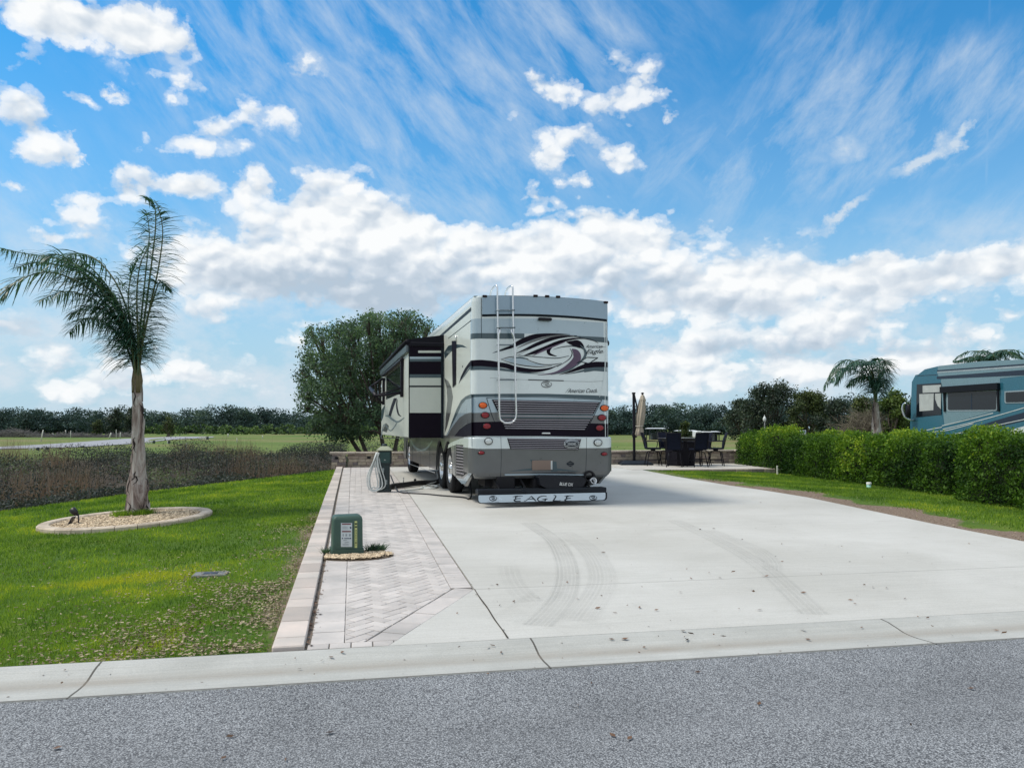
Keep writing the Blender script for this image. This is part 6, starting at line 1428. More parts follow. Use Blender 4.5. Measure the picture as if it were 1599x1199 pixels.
m = MB(); m.lathe([(.0, 2.66), (.03, 2.66), (.07, 2.71), (.02, 2.74), (0, 2.74)], (.34, 0, 0), n=12, caps=False); m.build('finial', UB, um)
m = MB(); m.smooth = True; m.tube([(.20+.15*math.cos(a), .15*math.sin(a), 1.45) for a in np.linspace(0, 6.283, 20)], .016, 6, False); m.build('tie_strap', mat('pale_strap', (.55, .52, .46), .8), um)
# ------------------------------------------------------------------ bar table and chairs
tp_ = on_z(1063, 727.5, .012); tdir = Vector((tp_.x, tp_.y, 0)).normalized(); tc_ = tp_+tdir*.35
tb = empty('bar_table', (tc_.x, tc_.y, .012), rad(8), 'dark square bar height fire table between the tall chairs', 'table'); TBM = mat('table_bronze', (.007, .006, .012), .55, spec=.25)
m = MB(); m.add([(-.36, -.36, .0), (.36, -.36, 0), (.36, .36, 0), (-.36, .36, 0), (-.44, -.44, .90), (.44, -.44, .9), (.44, .44, .9), (-.44, .44, .9)], [(0, 3, 2, 1), (0, 1, 5, 4), (1, 2, 6, 5), (2, 3, 7, 6), (3, 0, 4, 7), (4, 5, 6, 7)])
for s in (-1, 1):
    m.box(s*.18-.01, s*.18+.01, -.405, -.38, .08, .85)
m.build('base', TBM, tb); m = MB(); m.box(-.62, .62, -.62, .62, .985, 1.02, .01); m.box(-.5, .5, -.5, .5, .90, .985, .01); m.mi = 1; m.box(-.16, .16, -.5, -.2, 1.021, 1.035, .003); m.build('tabletop', [mat('table_top', (.05, .045, .05), .3), mat('pale_tray', (.4, .45, .42), .6)], tb)
CHF = mat('chair_frame', (.007, .007, .013), .5, spec=.25); CHS = mat('chair_sling', (.010, .013, .026), .8, var=.2, vs=20, spec=.1)
def make_bar_chair(loc_, rz, label):
    c = empty('bar_chair', loc_, rz, label, 'chair', 'tall chairs round the bar table')
    m = MB(); m.box(-.25, .25, -.25, .25, .60, .66, .02); m.build('seat', CHS, c)
    m = MB(); n = 7; F_ = []; B_ = []
    for i in range(n): t = i/(n-1); y = -.25-.05*t-.09*t*t+.02*math.sin(t*3); z = .64+.56*t; F_.append((y, z))
    for (a, b_) in zip(F_[:-1], F_[1:]): m.add([(-.24, a[0], a[1]), (.24, a[0], a[1]), (.24, b_[0], b_[1]), (-.24, b_[0], b_[1]), (-.24, a[0]-.025, a[1]), (.24, a[0]-.025, a[1]), (.24, b_[0]-.025, b_[1]), (-.24, b_[0]-.025, b_[1])], [(0, 1, 2, 3), (7, 6, 5, 4), (0, 3, 7, 4), (2, 1, 5, 6), (3, 2, 6, 7), (1, 0, 4, 5)])
    m.build('backrest', CHS, c)
    m = MB(); m.smooth = True
    for s in (-1, 1): m.tube([(s*.25, -.25+.0, .62), (s*.25, -.33, .95), (s*.25, -.41, 1.21)], .016, 6)
    m.tube([(-.25, -.41, 1.21), (.25, -.41, 1.21)], .016, 6); m.lathe([(.09, .53), (.09, .60)], n=12); m.build('back_frame', CHF, c)
    for s in (-1, 1):
        m = MB(); m.smooth = True; m.tube(catmull([(s*.27, -.32, .90), (s*.29, 0, .90), (s*.29, .2, .88), (s*.27, .22, .78), (s*.26, .18, .64)], 3), .017, 6); m.build('armrest', CHF, c)
    for sx in (-1, 1):
        for sy in (-1, 1):
            m = MB(); m.smooth = True; m.tube([(sx*.12, sy*.12, .53), (sx*.19, sy*.19, .5), (sx*.27, sy*.27, 0)], .018, 6); m.build('leg', CHF, c)
    m = MB(); m.smooth = True; q = .225; m.tube([(q, q, .22), (-q, q, .22), (-q, -q, .22), (q, -q, .22), (q, q, .22)], .014, 6); m.build('foot_ring', CHF, c); return c
def cp(px, py): p = on_z(px, py, .012); return p
# chair +y faces the table
def face(p, t): d = Vector((t.x-p.x, t.y-p.y, 0)); return math.atan2(-d.x, d.y)
side = rt.normalized(); away = Vector((fw.x, fw.y, 0)).normalized()
spots = [(tc_-side*1.02-away*.02, 'tall dark chair in profile, closest to the closed umbrella', 0), (tc_-side*.42-away*.98, 'tall dark chair with its broad back to the road, beside the profile one', .1),
         (tc_+side*.38-away*1.0, 'tall dark chair with its back to the road, in front of the table corner', -.12), (tc_+side*1.25-away*.18, 'tall dark chair in profile, facing left with the bare wall behind', .0),
         (tc_+side*.85+away*.42, 'tall dark chair half hidden behind the chair in front of it', .2), (tc_-side*.25+away*.98, 'tall dark chair on the far side of the table, only its back showing', 0)]
c0 = None
for p_, lb, da in spots:
    p_.z = .012
    if c0 is None: c0 = make_bar_chair(p_, face(p_, tc_), lb)
    else: copy_tree(c0, loc=p_, rz=face(p_, tc_)+da, label=lb)
# ------------------------------------------------------------------ power pedestal, hoses
pp_ = gpt(598, 768) if False else on_z(600, 767.5, G(16.8)); pd = empty('power_pedestal', pp_, rad(-6), 'green utility pedestal with a pale lamp hood and a looped white hose hung on it', 'utility pedestal')
GRN = mat('pedestal_green', (.018, .060, .058), .4, var=.15, vs=6); GR2 = mat('pedestal_dark', (.010, .026, .030), .5, var=.2)
m = MB(); m.box(-.115, .115, -.10, .10, 0, .62, .012); m.box(-.15, .15, -.13, .13, 0, .05, .01); m.build('base', GR2, pd)
m = MB(); m.box(-.13, .15, -.13, .13, .60, .90, .014); m.mi = 1; m.box(-.105, .125, -.14, -.129, .64, .87, .004); m.mi = 2; m.box(0, .03, -.146, -.139, .69, .71); m.build('meter_box', [GR2, GRN, CLR], pd)
m = MB(); m.lathe([(.24, .90), (.245, .915), (.12, .99), (.075, 1.0), (0, 1.0)], n=4, smooth=False, M=Matrix.Rotation(rad(45), 4, 'Z')); m.mi = 1; m.lathe([(.06, 1.0), (.06, 1.035), (.045, 1.05), (0, 1.055)], n=12, caps=False); m.build('hood', [mat('hood_cream', (.34, .37, .28), .5), GR2], pd)
m = MB(); m.box(-.04, .0, -.125, -.10, .42, .52, .005); m.box(.03, .07, -.12, -.10, .16, .26, .005); m.build('outlet_cover', mat('outlet_grey', (.28, .33, .34), .5), pd)
HOS = mat('white_hose', (.58, .62, .62), .45, var=.06); HBK = mat('black_cord', (.012, .012, .016), .6)
hs = empty('water_hose', pp_, rad(-6), 'white hose hanging in long loops on the green pedestal', 'hose')
for k, (cx, w, zb, y0) in enumerate([(-.20, .13, .02, -.17), (-.18, .17, .04, -.20), (-.20, .20, .015, -.23), (-.16, .22, .03, -.15), (-.22, .10, .10, -.19)]):
    P_ = [(-.17+.01*k, y0+.05, .86), (-.19+.01*k-w*.2, y0, .70), (cx-w*.75, y0, .35), (cx-w*.6, y0, .10), (cx, y0-.01, zb+.012), (cx+w*.75, y0-.01, .10), (cx+w*.85, y0-.01, .25), (cx+w*.35, y0, .60), (-.14+.01*k, y0+.05, .86)]
    m = MB(); m.smooth = True; m.tube(catmull(P_, 5), .013, 8); m.build('loop', HOS, hs)
def gh(px, py, h=.012): p = on_z(px, py, 0); return Vector((p.x, p.y, h))
def cable(name, pts, r, mt, label, cat, ext=None):
    o = empty(name, pts[0], 0, label, cat); m = MB(); m.smooth = True; m.tube([p-pts[0] for p in catmull(pts, 6)], r, 8); m.build('cable', mt, o)
    if ext: ext(o, pts)
    return o
def c6(x, y): return (x/10.9+560, y/10.9+680)
A = [gh(*c6(545, 830), .22), gh(*c6(590, 880), .12), gh(*c6(660, 945)), gh(*c6(760, 985)), gh(*c6(900, 992)), gh(*c6(1150, 1005)), gh(*c6(1400, 1030)), gh(723, 777), gh(732, 779.5, .012), gh(736, 776, .05), loc(gh(736, 770)).x and gh(733, 772, .3)]
cable('power_cable', A, .016, HBK, 'dark power cord snaking from the green pedestal to under the motorhome', 'cord')
Bp = [gh(*c6(700, 945)), gh(*c6(850, 935)), gh(*c6(1000, 920)), gh(*c6(1090, 905)), gh(*c6(1060, 885)), gh(*c6(1120, 862)), gh(*c6(1250, 862)), gh(*c6(1345, 880)), gh(*c6(1290, 908)), gh(*c6(1150, 908)), gh(*c6(1075, 892)), gh(*c6(1160, 868), .025), gh(*c6(1300, 868), .03), gh(*c6(1345, 888), .03), gh(*c6(1230, 905), .035), gh(*c6(1110, 890), .03), gh(*c6(1200, 860), .05), gh(683, 757, .12), gh(681.5, 750, .35), gh(684, 745, .62)]
cable('fill_hose', Bp, .013, HOS, 'white water hose coiled flat on the concrete by the rear wheels', 'hose')
Sp = [gh(*c6(520, 920), .06), gh(*c6(620, 905), .07), gh(*c6(800, 885), .07), gh(*c6(960, 865), .075), gh(*c6(1120, 850), .07), gh(*c6(1330, 845), .08), gh(692, 757, .2)]
m0 = cable('sewer_hose', Sp, [.062]*37, HBK, 'thick black sewer hose lying between the pedestal and the motorhome', 'hose')
m = MB(); q = gh(*c6(960, 838), .09)-Sp[0]; m.box(q.x-.03, q.x+.03, q.y-.03, q.y+.03, q.z-.04, q.z+.06, .01); m.build('valve', HBK, m0)
ps = on_z(630, 758, 0); m = MB(); m.tube([(0, 0, 0), (0, 0, .18)], .011, 8); m.lathe([(.016, .18), (.012, .2), (0, .2)], n=8, caps=False); o = m.build('stub_pipe', mat('galvanised', (.25, .26, .27), .5, .5)); o.location = ps; tag(o, 'short grey pipe standing on the concrete between pedestal and wheels', 'pipe')
# ------------------------------------------------------------------ transformer box
z8 = G(9.0)
pa = on_z(517.5, 869, z8); pb = on_z(568.5, 866.5, z8); tw = (pb-pa).length; tdir2 = (pb-pa).normalized(); ta = math.atan2(tdir2.y, tdir2.x); dn = Vector((-tdir2.y, tdir2.x, 0)); tcn = (pa+pb)/2+dn*tw*.42
print('transformer', tw)
tx = empty('utility_box', (tcn.x, tcn.y, z8), ta, 'green utility box with warning labels standing in pavers by the block edging', 'utility box'); hw_ = tw/2; TXM = mat('box_green', (.042, .088, .070), .5, var=.12, vs=5, bump=.1, bs=20, spec=.4); TH_ = .46
def boxrings(specs): 
    R = []
    for (hx, hy, z) in specs:
        r = .022; o = []
        for cx, cy, a0 in ((hx-r, -hy+r, -90), (hx-r, hy-r, 0), (-hx+r, hy-r, 90), (-hx+r, -hy+r, 180)):
            for k in range(4): a = rad(a0+30*k); o.append((cx+r*math.cos(a), cy+r*math.sin(a), z))
        R.append(o)
    return R
m = MB(); hy = hw_*.85; R = boxrings([(hw_, hy, -.02), (hw_, hy, .075)]); loft(m, R); m.add(R[-1], [tuple(range(16))]); m.build('skirt', TXM, tx)
m = MB(); R = boxrings([(hw_-.012, hy-.012, .076), (hw_-.018, hy-.018, TH_-.05), (hw_-.026, hy-.026, TH_-.02), (hw_-.05, hy-.05, TH_-.004), (hw_-.09, hy-.09, TH_)]); m.smooth = True; loft(m, R); m.f = m.f; m.sm = [True]*len(m.f); m.add(R[-1], [tuple(range(16))]); m.build('lid', TXM, tx)
def T(px, py, o=.004):
    n_ = Vector((math.sin(ta), -math.cos(ta), 0)); P0 = Vector((tcn.x, tcn.y, z8))+n_*(hy-.014+o); q = on_plane(px, py, P0, n_)-Vector((tcn.x, tcn.y, z8)); ex = Vector((math.cos(ta), math.sin(ta), 0)); ey = Vector((-math.sin(ta), math.cos(ta), 0)); return Vector((q.dot(ex), q.dot(ey), q.z))
def c9(x, y): return (x/23.98+525, y/23.98+810)
m = MB()
def tq(mi, x0, y0, x1, y1, o=.004): m.mi = mi; pts = [c9(x0, y1), c9(x1, y1), c9(x1, y0), c9(x0, y0)]; m.flat([T(*p, o) for p in pts], [(p[0], -p[1]) for p in pts])
tq(0, 175, 150, 595, 1045, .004); tq(1, 215, 172, 555, 212, .0055); tq(1, 215, 448, 555, 492, .0055); tq(2, 300, 715, 500, 745, .0055); tq(2, 215, 700, 255, 750, .0055); tq(2, 510, 700, 555, 750, .0055)
tq(3, 225, 290, 440, 300, .0055); tq(3, 225, 325, 430, 335, .0055); tq(3, 225, 365, 440, 375, .0055); tq(3, 235, 935, 470, 944, .0055); tq(3, 235, 960, 460, 968, .0055); tq(3, 235, 985, 470, 993, .0055)
m.mi = 2; polyd(m, [c9(505, 300), c9(565, 290), c9(570, 350), c9(540, 372), c9(515, 345)], lambda x, y: T(x, y, .0055)); tq(3, 350, 560, 400, 650, .0055); tq(3, 485, 560, 545, 650, .0055); tq(3, 240, 560, 280, 650, .0055)
stroke(m, [(*c9(265, 800), .9), (*c9(330, 798), 1.0), (*c9(405, 800), .6)], lambda x, y: T(x, y, .006)); stroke(m, [(*c9(315, 890), .9), (*c9(400, 875), .9), (*c9(475, 860), .6)], lambda x, y: T(x, y, .006))
m.build('warning_label', [mat('label_white', (.55, .62, .66), .5), mat('label_red', (.16, .01, .015), .5), mat('label_navy', (.02, .035, .09), .5), mat('label_grey', (.25, .30, .34), .6)], tx)
m = MB(); tq(0, 690, 80, 785, 1080, .004); 
for y0 in (150, 265): tq(1, 700, y0, 780, y0+70, .0055)
for k, ch in enumerate('3350217'): 
    y = 400+k*92; m.mi = 1; put_text(m, ch, [c9(712, y+62), c9(766, y+62), c9(766, y), c9(712, y)], lambda x, yy: T(x, yy, .0055), 0, .02)
m.build('number_strip', [mat('strip_yellow', (.50, .55, .22), .5), mat('strip_ink', (.03, .05, .02), .6)], tx)
m = MB(); q = T(*c9(300, 1120), .006)
for k in range(5): a = T(551-12+k*1.6, 862.5+random.uniform(-.8, .8), .006); m.lathe([(.006, 0), (0, -.006)], a, 'Y', 6, caps=False)
m.build('latch', BLKG, tx)
# gravel round it
gc = on_z(556, 869, z8)
def f3():
    a = random.uniform(0, 6.283); r = math.sqrt(random.random())*random.choice((1, 1, 1, 1.08)); x = gc.x+.40*r*math.cos(a); y = gc.y+.02+.27*r*math.sin(a)
    q = Vector((x, y, 0))-Vector((tcn.x, tcn.y, 0)); ex = q.x*math.cos(ta)+q.y*math.sin(ta); ey = -q.x*math.sin(ta)+q.y*math.cos(ta)
    if (abs(ex) < hw_+.01 and abs(ey) < hy+.01) or x < left_edge(y)+.235: return None
    return (x, y, z8+.018+random.uniform(0, .012))
m = MB(); PL_ = [(gc.x+.43*math.cos(k*math.pi/16), gc.y+.02+.30*math.sin(k*math.pi/16)) for k in range(32)]; PL_ = [(max(x, left_edge(y)+.222), y) for x, y in PL_]; m.prism(PL_, lambda u, v, h: (u, v, z8+h), -.01, .004)
tag(m.build('planting_soil', mat('mulch_soil', (.10, .075, .05), .95, var=.4, vs=50)), 'dark soil in the oval cutout round the green utility box', 'soil', kind='stuff')
pebbles('box_gravel', 1500, f3, .017, 'tan gravel spread round the foot of the green utility box')
VS = []; RS = []
for k in range(5):
    n = 42; x = RNG.normal(tcn.x+hw_+.08+.035*k, .025, n); y = RNG.normal(tcn.y+.02, .03, n); V_ = blades(x, y, .075, .016, 1.2).reshape(-1, 3, 3); V_[:, :, 2] += (z8+.03)-HT(x, y)[:, None]; VS.append(V_.reshape(-1, 3)); RS.append(RNG.uniform(0, .35, n))
n = 60; x = RNG.normal(tcn.x-hw_-.05, .02, n); y = RNG.normal(tcn.y-.05, .04, n); V_ = blades(x, y, .06, .014, 1.2).reshape(-1, 3, 3); V_[:, :, 2] += (z8+.03)-HT(x, y)[:, None]; VS.append(V_.reshape(-1, 3)); RS.append(RNG.uniform(0, .35, n))
tag(np_mesh('low_weeds', np.concatenate(VS), 3, OAKM, np.concatenate(RS)), 'small dark green weeds beside the green utility box', 'weeds', kind='stuff')
# valve box lid in the lawn
vb = MB(); vb.box(-.17, .17, -.11, .11, -.05, .012, .008); vb.mi = 1; vb.box(-.07, .07, -.05, .05, .012, .018, .003)
o = vb.build('valve_cover', [mat('cover_grey', (.17, .18, .18), .8, var=.25, vs=20), mat('cover_dark', (.035, .05, .08), .6)]); o.location = (VB.x, VB.y, VB.z+.01); tag(o, 'flat grey irrigation valve cover sunk in the lawn grass', 'cover')
# right lawn: cleanout cap and stake
p = gpt(1357, 762); m = MB(); m.lathe([(.055, -.05), (.055, .09), (.0, .09)], n=18, caps=False); m.mi = 1; m.lathe([(.06, .09), (.062, .14), (.05, .148), (0, .148)], n=18, caps=False)
o = m.build('cleanout_pipe', [mat('pipe_mint', (.30, .58, .52), .5), mat('cap_white', (.7, .72, .7), .5)]); o.location = p; tag(o, 'short mint green cleanout pipe with white cap in the grass by the hedge', 'pipe')
p = gpt(1214, 741.5); m = MB(); m.box(-.02, .02, -.02, .02, -.1, .30, .004); o = m.build('marker_stake', mat('stake_white', (.68, .68, .62), .6)); o.location = p; tag(o, 'thin white marker stake in the grass before the patio edging', 'stake')
# street lamp and small sign beyond the hedge
p = at(1194.5, 690, 62); p.z = ht(p.x, p.y); sl_ = empty('street_lamp', p, 0, 'slim street lamp with a white acorn globe above the hedge', 'street lamp'); H_ = at(1194.5, 656, 62).z-p.z
m = MB(); m.lathe([(.09, 0), (.09, .3), (.05, .4), (.045, H_-.1)], n=10); m.build('post', mat('lamp_post', (.12, .13, .13), .5, .3), sl_)
m = MB(); m.smooth = True; m.lathe([(.06, H_-.1), (.13, H_), (.13, H_+.14), (.06, H_+.28), (.015, H_+.34), (.015, H_+.42), (0, H_+.42)], n=14, caps=False); m.build('globe', mat('lamp_globe', (.72, .76, .74), .3), sl_)
p = at(1254.5, 690, 48); p.z = ht(p.x, p.y); sg = empty('site_sign', p, YAW*-1, 'small white and blue site sign on a post behind the hedge', 'sign'); zt_ = at(1254, 671.5, 48).z-p.z; zb_ = at(1254, 678.5, 48).z-p.z
m = MB(); m.box(-.18, .18, -.015, .015, zb_, zt_, .005); m.mi = 1; m.box(-.15, .15, -.019, -.0155, (zb_+zt_)/2-.02, zt_-.04); m.build('panel', [mat('sign_white', (.7, .74, .76), .5), mat('sign_blue', (.25, .42, .60), .5)], sg); m = MB(); m.box(-.03, .03, .016, .07, 0, zt_); m.build('post', TWM, sg)
# distant shelters / parked trailers
WHT = mat('far_white', (.62, .66, .68), .5, var=.08, vs=1); FDK = mat('far_dark', (.02, .03, .035), .7)
def far_block(name, px0, px1, pyt, pyb, d, label, cat, roofonly=False, posts=3, white=WHT):
    a, b_ = at(px0, pyb, d), at(px1, pyb, d); zt_ = at(px0, pyt, d).z; c_ = (a+b_)/2; gz = ht(c_.x, c_.y); w = (b_-a).length; e = empty(name, (c_.x, c_.y, gz), -YAW, label, cat); H = zt_-gz
    if roofonly:
        m = MB(); m.add([(-w/2, -1.6, H-.12), (w/2, -1.6, H-.12), (w/2, 1.6, H-.12), (-w/2, 1.6, H-.12), (-w/2+.3, 0, H), (w/2-.3, 0, H)], [(0, 1, 5, 4), (2, 3, 4, 5), (0, 4, 3), (1, 2, 5), (0, 3, 2, 1)]); m.build('roof', white, e)
        m = MB()
        for k in range(posts):
            for y in (-1.4, 1.4): x = -w/2+.3+(w-.6)*k/(posts-1); m.box(x-.07, x+.07, y-.07, y+.07, 0, H-.13)
        m.build('posts', FDK, e); m = MB(); m.box(-w/2+.8, w/2-.9, -.8, .9, 0, H*.55, .1); m.build('furniture', FDK, e)
    else:
        m = MB(); m.box(-w/2, w/2, -1.2, 1.2, .5, H, .12); m.mi = 1; m.box(-w/2+.4, -w/2+.4+w*.25, -1.21, -1.203, H*.55, H*.8); m.box(w*.1, w*.3, -1.21, -1.203, H*.55, H*.8); m.box(-w/2+.3, w/2-.3, -1.0, 1.0, .2, .5); m.build('body', [white, FDK], e)
        for x in (-w*.25, w*.25): m = MB(); m.lathe([(.35, -.1), (.35, .1)], (x, -1.05, .35), 'Y', 14); m.build('wheel', RUB, e)
far_block('shelter', 1009, 1038, 668, 679, 125, 'open shelter with flat white roof left of the distant trailers', 'shelter', True)
far_block('shelter', 1055, 1087, 671.5, 680, 118, 'low dark shelter with long white roof behind the bar table', 'shelter', True, 4)
far_block('trailer', 1084, 1093, 672.5, 679, 112, 'small white box trailer adjoining the low white roof', 'trailer')
far_block('trailer', 1094, 1109, 673.5, 680, 112, 'long white trailer in the middle of the distant row', 'trailer')
far_block('shelter', 1109, 1122, 673, 680, 115, 'small open shelter ending the distant row at the right', 'shelter', True)
# far field posts, left
PSTW = mat('post_white', (.60, .60, .55), .7)
def fpost(px, pyb, pyt, lean, label, w=.09, grp='utility posts on the far field'):
    p = on_z(px, pyb, -.5); p.z = ht(p.x, p.y); d = (p-CAM).dot(fw); t = at(px+lean, pyt, d); m = MB(); v = t-p; k = d/1202; m.tube([(0, 0, -.2), v*.6, v], [w*k*8, w*k*7.5, w*k*7], 6); o = m.build('utility_post', PSTW); o.location = p; tag(o, label, 'post', grp); return o
fpost(63.5, 690.5, 671, 4, 'tallest pale leaning post beyond the near end of the far road', .11); fpost(84.5, 681.5, 676.5, -3, 'short tilted white post beside the brushwood heap', .16)
fpost(102, 681, 671.5, .6, 'upright white post, first of a pair on the far grass', .12); fpost(110, 682.5, 672.5, .6, 'thinner grey post, second of a pair on the far grass', .07)
fpost(170, 684, 676, 3.5, 'stubby leaning white post left of the palm trunk', .14); fpost(181.5, 684.5, 670.5, 0, 'thin tall rod next to the stubby leaning post', .06); fpost(187.5, 684, 675, .5, 'small white double post hard by the palm trunk', .1)
fpost(291, 698, 692, 0, 'short pale post standing in the pinkish weeds', .15); fpost(356, 681.5, 677, 0, 'small white post on the grass at the end of the far road', .12); fpost(370, 690, 684, 0, 'lone small white post in the middle of the right grass', .09); fpost(410, 684, 680, 0, 'faint white post farthest right on the far grass', .1)
def cluster(px, py, n, sp, label):
    p = on_z(px, py, -.5); p.z = ht(p.x, p.y); e = empty('hookup_group', p, -YAW, label, 'utility hookup', 'white utility hookups beside the far road'); d = (p-CAM).dot(fw); k = d/1202
    m = MB()
    for i in range(n): x = i*sp*k; m.box(x-.8*k, x+.8*k, -.1, .1, 0, 5.2*k*(.8+.2*(i % 2)), .02)
    m.build('pipe_stub', PSTW, e); m = MB(); m.box(n*sp*k-1.2*k, n*sp*k+1.4*k, -.15, .15, 0, 4.6*k, .03); m.build('meter_box', GR2, e)
cluster(46, 702, 2, 6.5, 'white hookup stubs nearest the left end of the far road'); cluster(70, 701.5, 1, 4, 'single white stub with dark box left of the first post')
cluster(229, 692, 3, 3.8, 'row of three white stubs just right of the palm trunk'); cluster(312, 686, 4, 3, 'low white stubs by the far bend of the road'); cluster(262, 692, 1, 2, 'dark small box on the grass right of the palm trunk')
# ------------------------------------------------------------------ light and sky
SUN_EL = rad(57); SUN_AZ = rad(-80)     # azimuth clockwise from +Y: the sun stands to the left
sd = Vector((math.sin(SUN_AZ)*math.cos(SUN_EL), math.cos(SUN_AZ)*math.cos(SUN_EL), math.sin(SUN_EL)))
ld = bpy.data.lights.new('sun', 'SUN'); ld.energy = 2.7; ld.angle = rad(13); ld.color = (1.0, .93, .82); lo = bpy.data.objects.new('sun', ld); COL.objects.link(lo); lo.rotation_euler = (-sd).to_track_quat('-Z', 'Y').to_euler(); lo.location = sd*50
W = bpy.data.worlds.new('World'); S.world = W; W.use_nodes = True; nt = W.node_tree; nt.nodes.clear()
sky = N(nt, 'ShaderNodeTexSky', sky_type='NISHITA'); sky.sun_disc = False; sky.sun_elevation = SUN_EL; sky.sun_rotation = SUN_AZ; sky.air_density = 1.3; sky.dust_density = .7; sky.ozone_density = 2.2
tcw = N(nt, 'ShaderNodeTexCoord'); nv = N(nt, 'ShaderNodeVectorMath', operation='NORMALIZE'); L(nt, tcw.outputs['Generated'], nv.inputs[0]); sx = N(nt, 'ShaderNodeSeparateXYZ'); L(nt, nv.outputs[0], sx.inputs[0])
az = math_n(nt, 'ARCTAN2', sx.outputs[0], sx.outputs[1]); el = math_n(nt, 'ARCSINE', sx.outputs[2]); cv = N(nt, 'ShaderNodeCombineXYZ'); L(nt, az, cv.inputs[0]); L(nt, el, cv.inputs[1]); AE = cv.outputs[0]
def ae(px, py): d = ray(px, py).normalized(); return math.atan2(d.x, d.y), math.asin(d.z)
nw = noise_n(nt, 9, 7, .62, AE); wv = N(nt, 'ShaderNodeVectorMath', operation='MULTIPLY_ADD'); L(nt, nw.outputs['Color'], wv.inputs[0]); wv.inputs[1].default_value = (.15, .095, 0); wv.inputs[2].default_value = (-.075, -.0475, 0)
wa = N(nt, 'ShaderNodeVectorMath', operation='ADD'); L(nt, AE, wa.inputs[0]); L(nt, wv.outputs[0], wa.inputs[1]); WARP = wa.outputs[0]
def blob(px, py, rx, ry, amp, rot=0, src=None, prev=None):
    a, e = ae(px, py); a1, e1 = ae(px+1, py); a2, e2 = ae(px, py+1); kx = math.hypot(a1-a, e1-e); ky = math.hypot(a2-a, e2-e)
    mp = N(nt, 'ShaderNodeMapping', vector_type='TEXTURE'); mp.inputs['Location'].default_value = (a, e, 0); mp.inputs['Rotation'].default_value = (0, 0, rad(rot)); mp.inputs['Scale'].default_value = (rx*kx, ry*ky, 1)
    L(nt, src, mp.inputs[0]); g = N(nt, 'ShaderNodeTexGradient', gradient_type='SPHERICAL'); L(nt, mp.outputs[0], g.inputs[0])
    return math_n(nt, 'MULTIPLY_ADD', g.outputs['Fac'], amp, prev if prev is not None else 0.0)
CUM = [(120, 10, 190, 55, 1.1), (215, 60, 120, 55, 1.0), (45, 95, 45, 30, .9), (20, 175, 60, 60, .95), (70, 235, 50, 25, .8), (20, 280, 50, 14, .7), (295, 128, 65, 28, .8), (110, 160, 55, 18, .7), (170, 143, 35, 12, .6), (208, 190, 20, 24, .65), (310, 208, 95, 34, .95), (115, 235, 22, 18, .6),
       (210, 285, 80, 34, 1.1), (130, 302, 60, 18, .8), (320, 293, 70, 34, 1.0), (410, 290, 36, 34, .95), (515, 280, 32, 28, .85), (555, 285, 22, 18, .6), (80, 362, 36, 16, .7), (165, 365, 55, 20, .7), (480, 115, 36, 26, .6), (60, 30, 70, 50, .8),
       (855, 122, 36, 24, .8), (925, 150, 90, 34, .6), (1000, 165, 60, 34, .75), (960, 238, 60, 34, .95), (850, 240, 26, 34, .8), (905, 290, 40, 24, .85), (840, 310, 34, 24, .75), (1058, 193, 18, 10, .6), (960, 100, 90, 40, .35),
       (560, 380, 200, 80, 1.25), (500, 345, 120, 60, 1.05), (640, 370, 90, 50, 1.0), (330, 400, 110, 55, 1.1), (420, 430, 150, 50, 1.0), (650, 440, 140, 50, 1.0), (790, 375, 70, 55, 1.1), (900, 380, 130, 60, 1.2), (860, 430, 160, 60, 1.0), (1020, 390, 90, 45, 1.0), (1090, 345, 36, 22, .6),
       (1160, 410, 130, 60, 1.15), (1200, 450, 190, 50, 1.0), (1350, 430, 130, 40, .9), (1480, 425, 160, 42, .95), (1599, 400, 90, 30, .9), (1050, 470, 160, 45, .8), (1010, 500, 180, 30, .6),
       (330, 480, 70, 42, 1.05), (1110, 545, 80, 30, .9), (1190, 525, 60, 24, .85), (1260, 520, 60, 34, 1.0), (1360, 495, 70, 34, 1.0), (1310, 515, 60, 28, .9), (1560, 490, 80, 30, .95), (1490, 505, 60, 20, .7), (1060, 560, 90, 24, .7), (990, 570, 60, 18, .6), (1400, 545, 220, 34, .65), (480, 510, 60, 18, .55), (440, 545, 90, 24, .5), (1180, 575, 200, 24, .6), (200, 560, 160, 34, .7), (100, 590, 200, 30, .65), (60, 500, 110, 34, .75), (330, 590, 130, 24, .6), (560, 470, 160, 30, .6), (1020, 600, 160, 22, .6), (1250, 590, 200, 22, .6), (1500, 570, 160, 22, .6), (420, 170, 60, 26, .5), (370, 180, 50, 22, .5), (260, 60, 60, 40, .6), (560, 250, 50, 26, .45), (470, 250, 40, 20, .45), (900, 200, 70, 26, .5), (1000, 130, 60, 26, .5), (820, 200, 50, 30, .4), (140, 330, 60, 16, .5), (60, 320, 60, 14, .5)]
den = None
for c_ in CUM: den = blob(c_[0], c_[1], c_[2]*1.22, c_[3]*1.25, c_[4], 0, WARP, den)
mpn = N(nt, 'ShaderNodeMapping'); mpn.inputs['Scale'].default_value = (1, 1.45, 1); L(nt, AE, mpn.inputs[0])
nf = noise_n(nt, 15, 7, .6, mpn.outputs[0])
def billow(vec, det):
    v = N(nt, 'ShaderNodeTexVoronoi'); v.inputs['Scale'].default_value = 17; v.inputs['Detail'].default_value = det; v.inputs['Roughness'].default_value = .52; v.inputs['Lacunarity'].default_value = 2.2; L(nt, vec, v.inputs['Vector'])
    return math_n(nt, 'SUBTRACT', 1.0, v.outputs['Distance'])
nwb = noise_n(nt, 22, 3, .6, mpn.outputs[0]); wb = N(nt, 'ShaderNodeVectorMath', operation='MULTIPLY_ADD'); L(nt, nwb.outputs['Color'], wb.inputs[0]); wb.inputs[1].default_value = (.03, .03, 0); L(nt, mpn.outputs[0], wb.inputs[2])
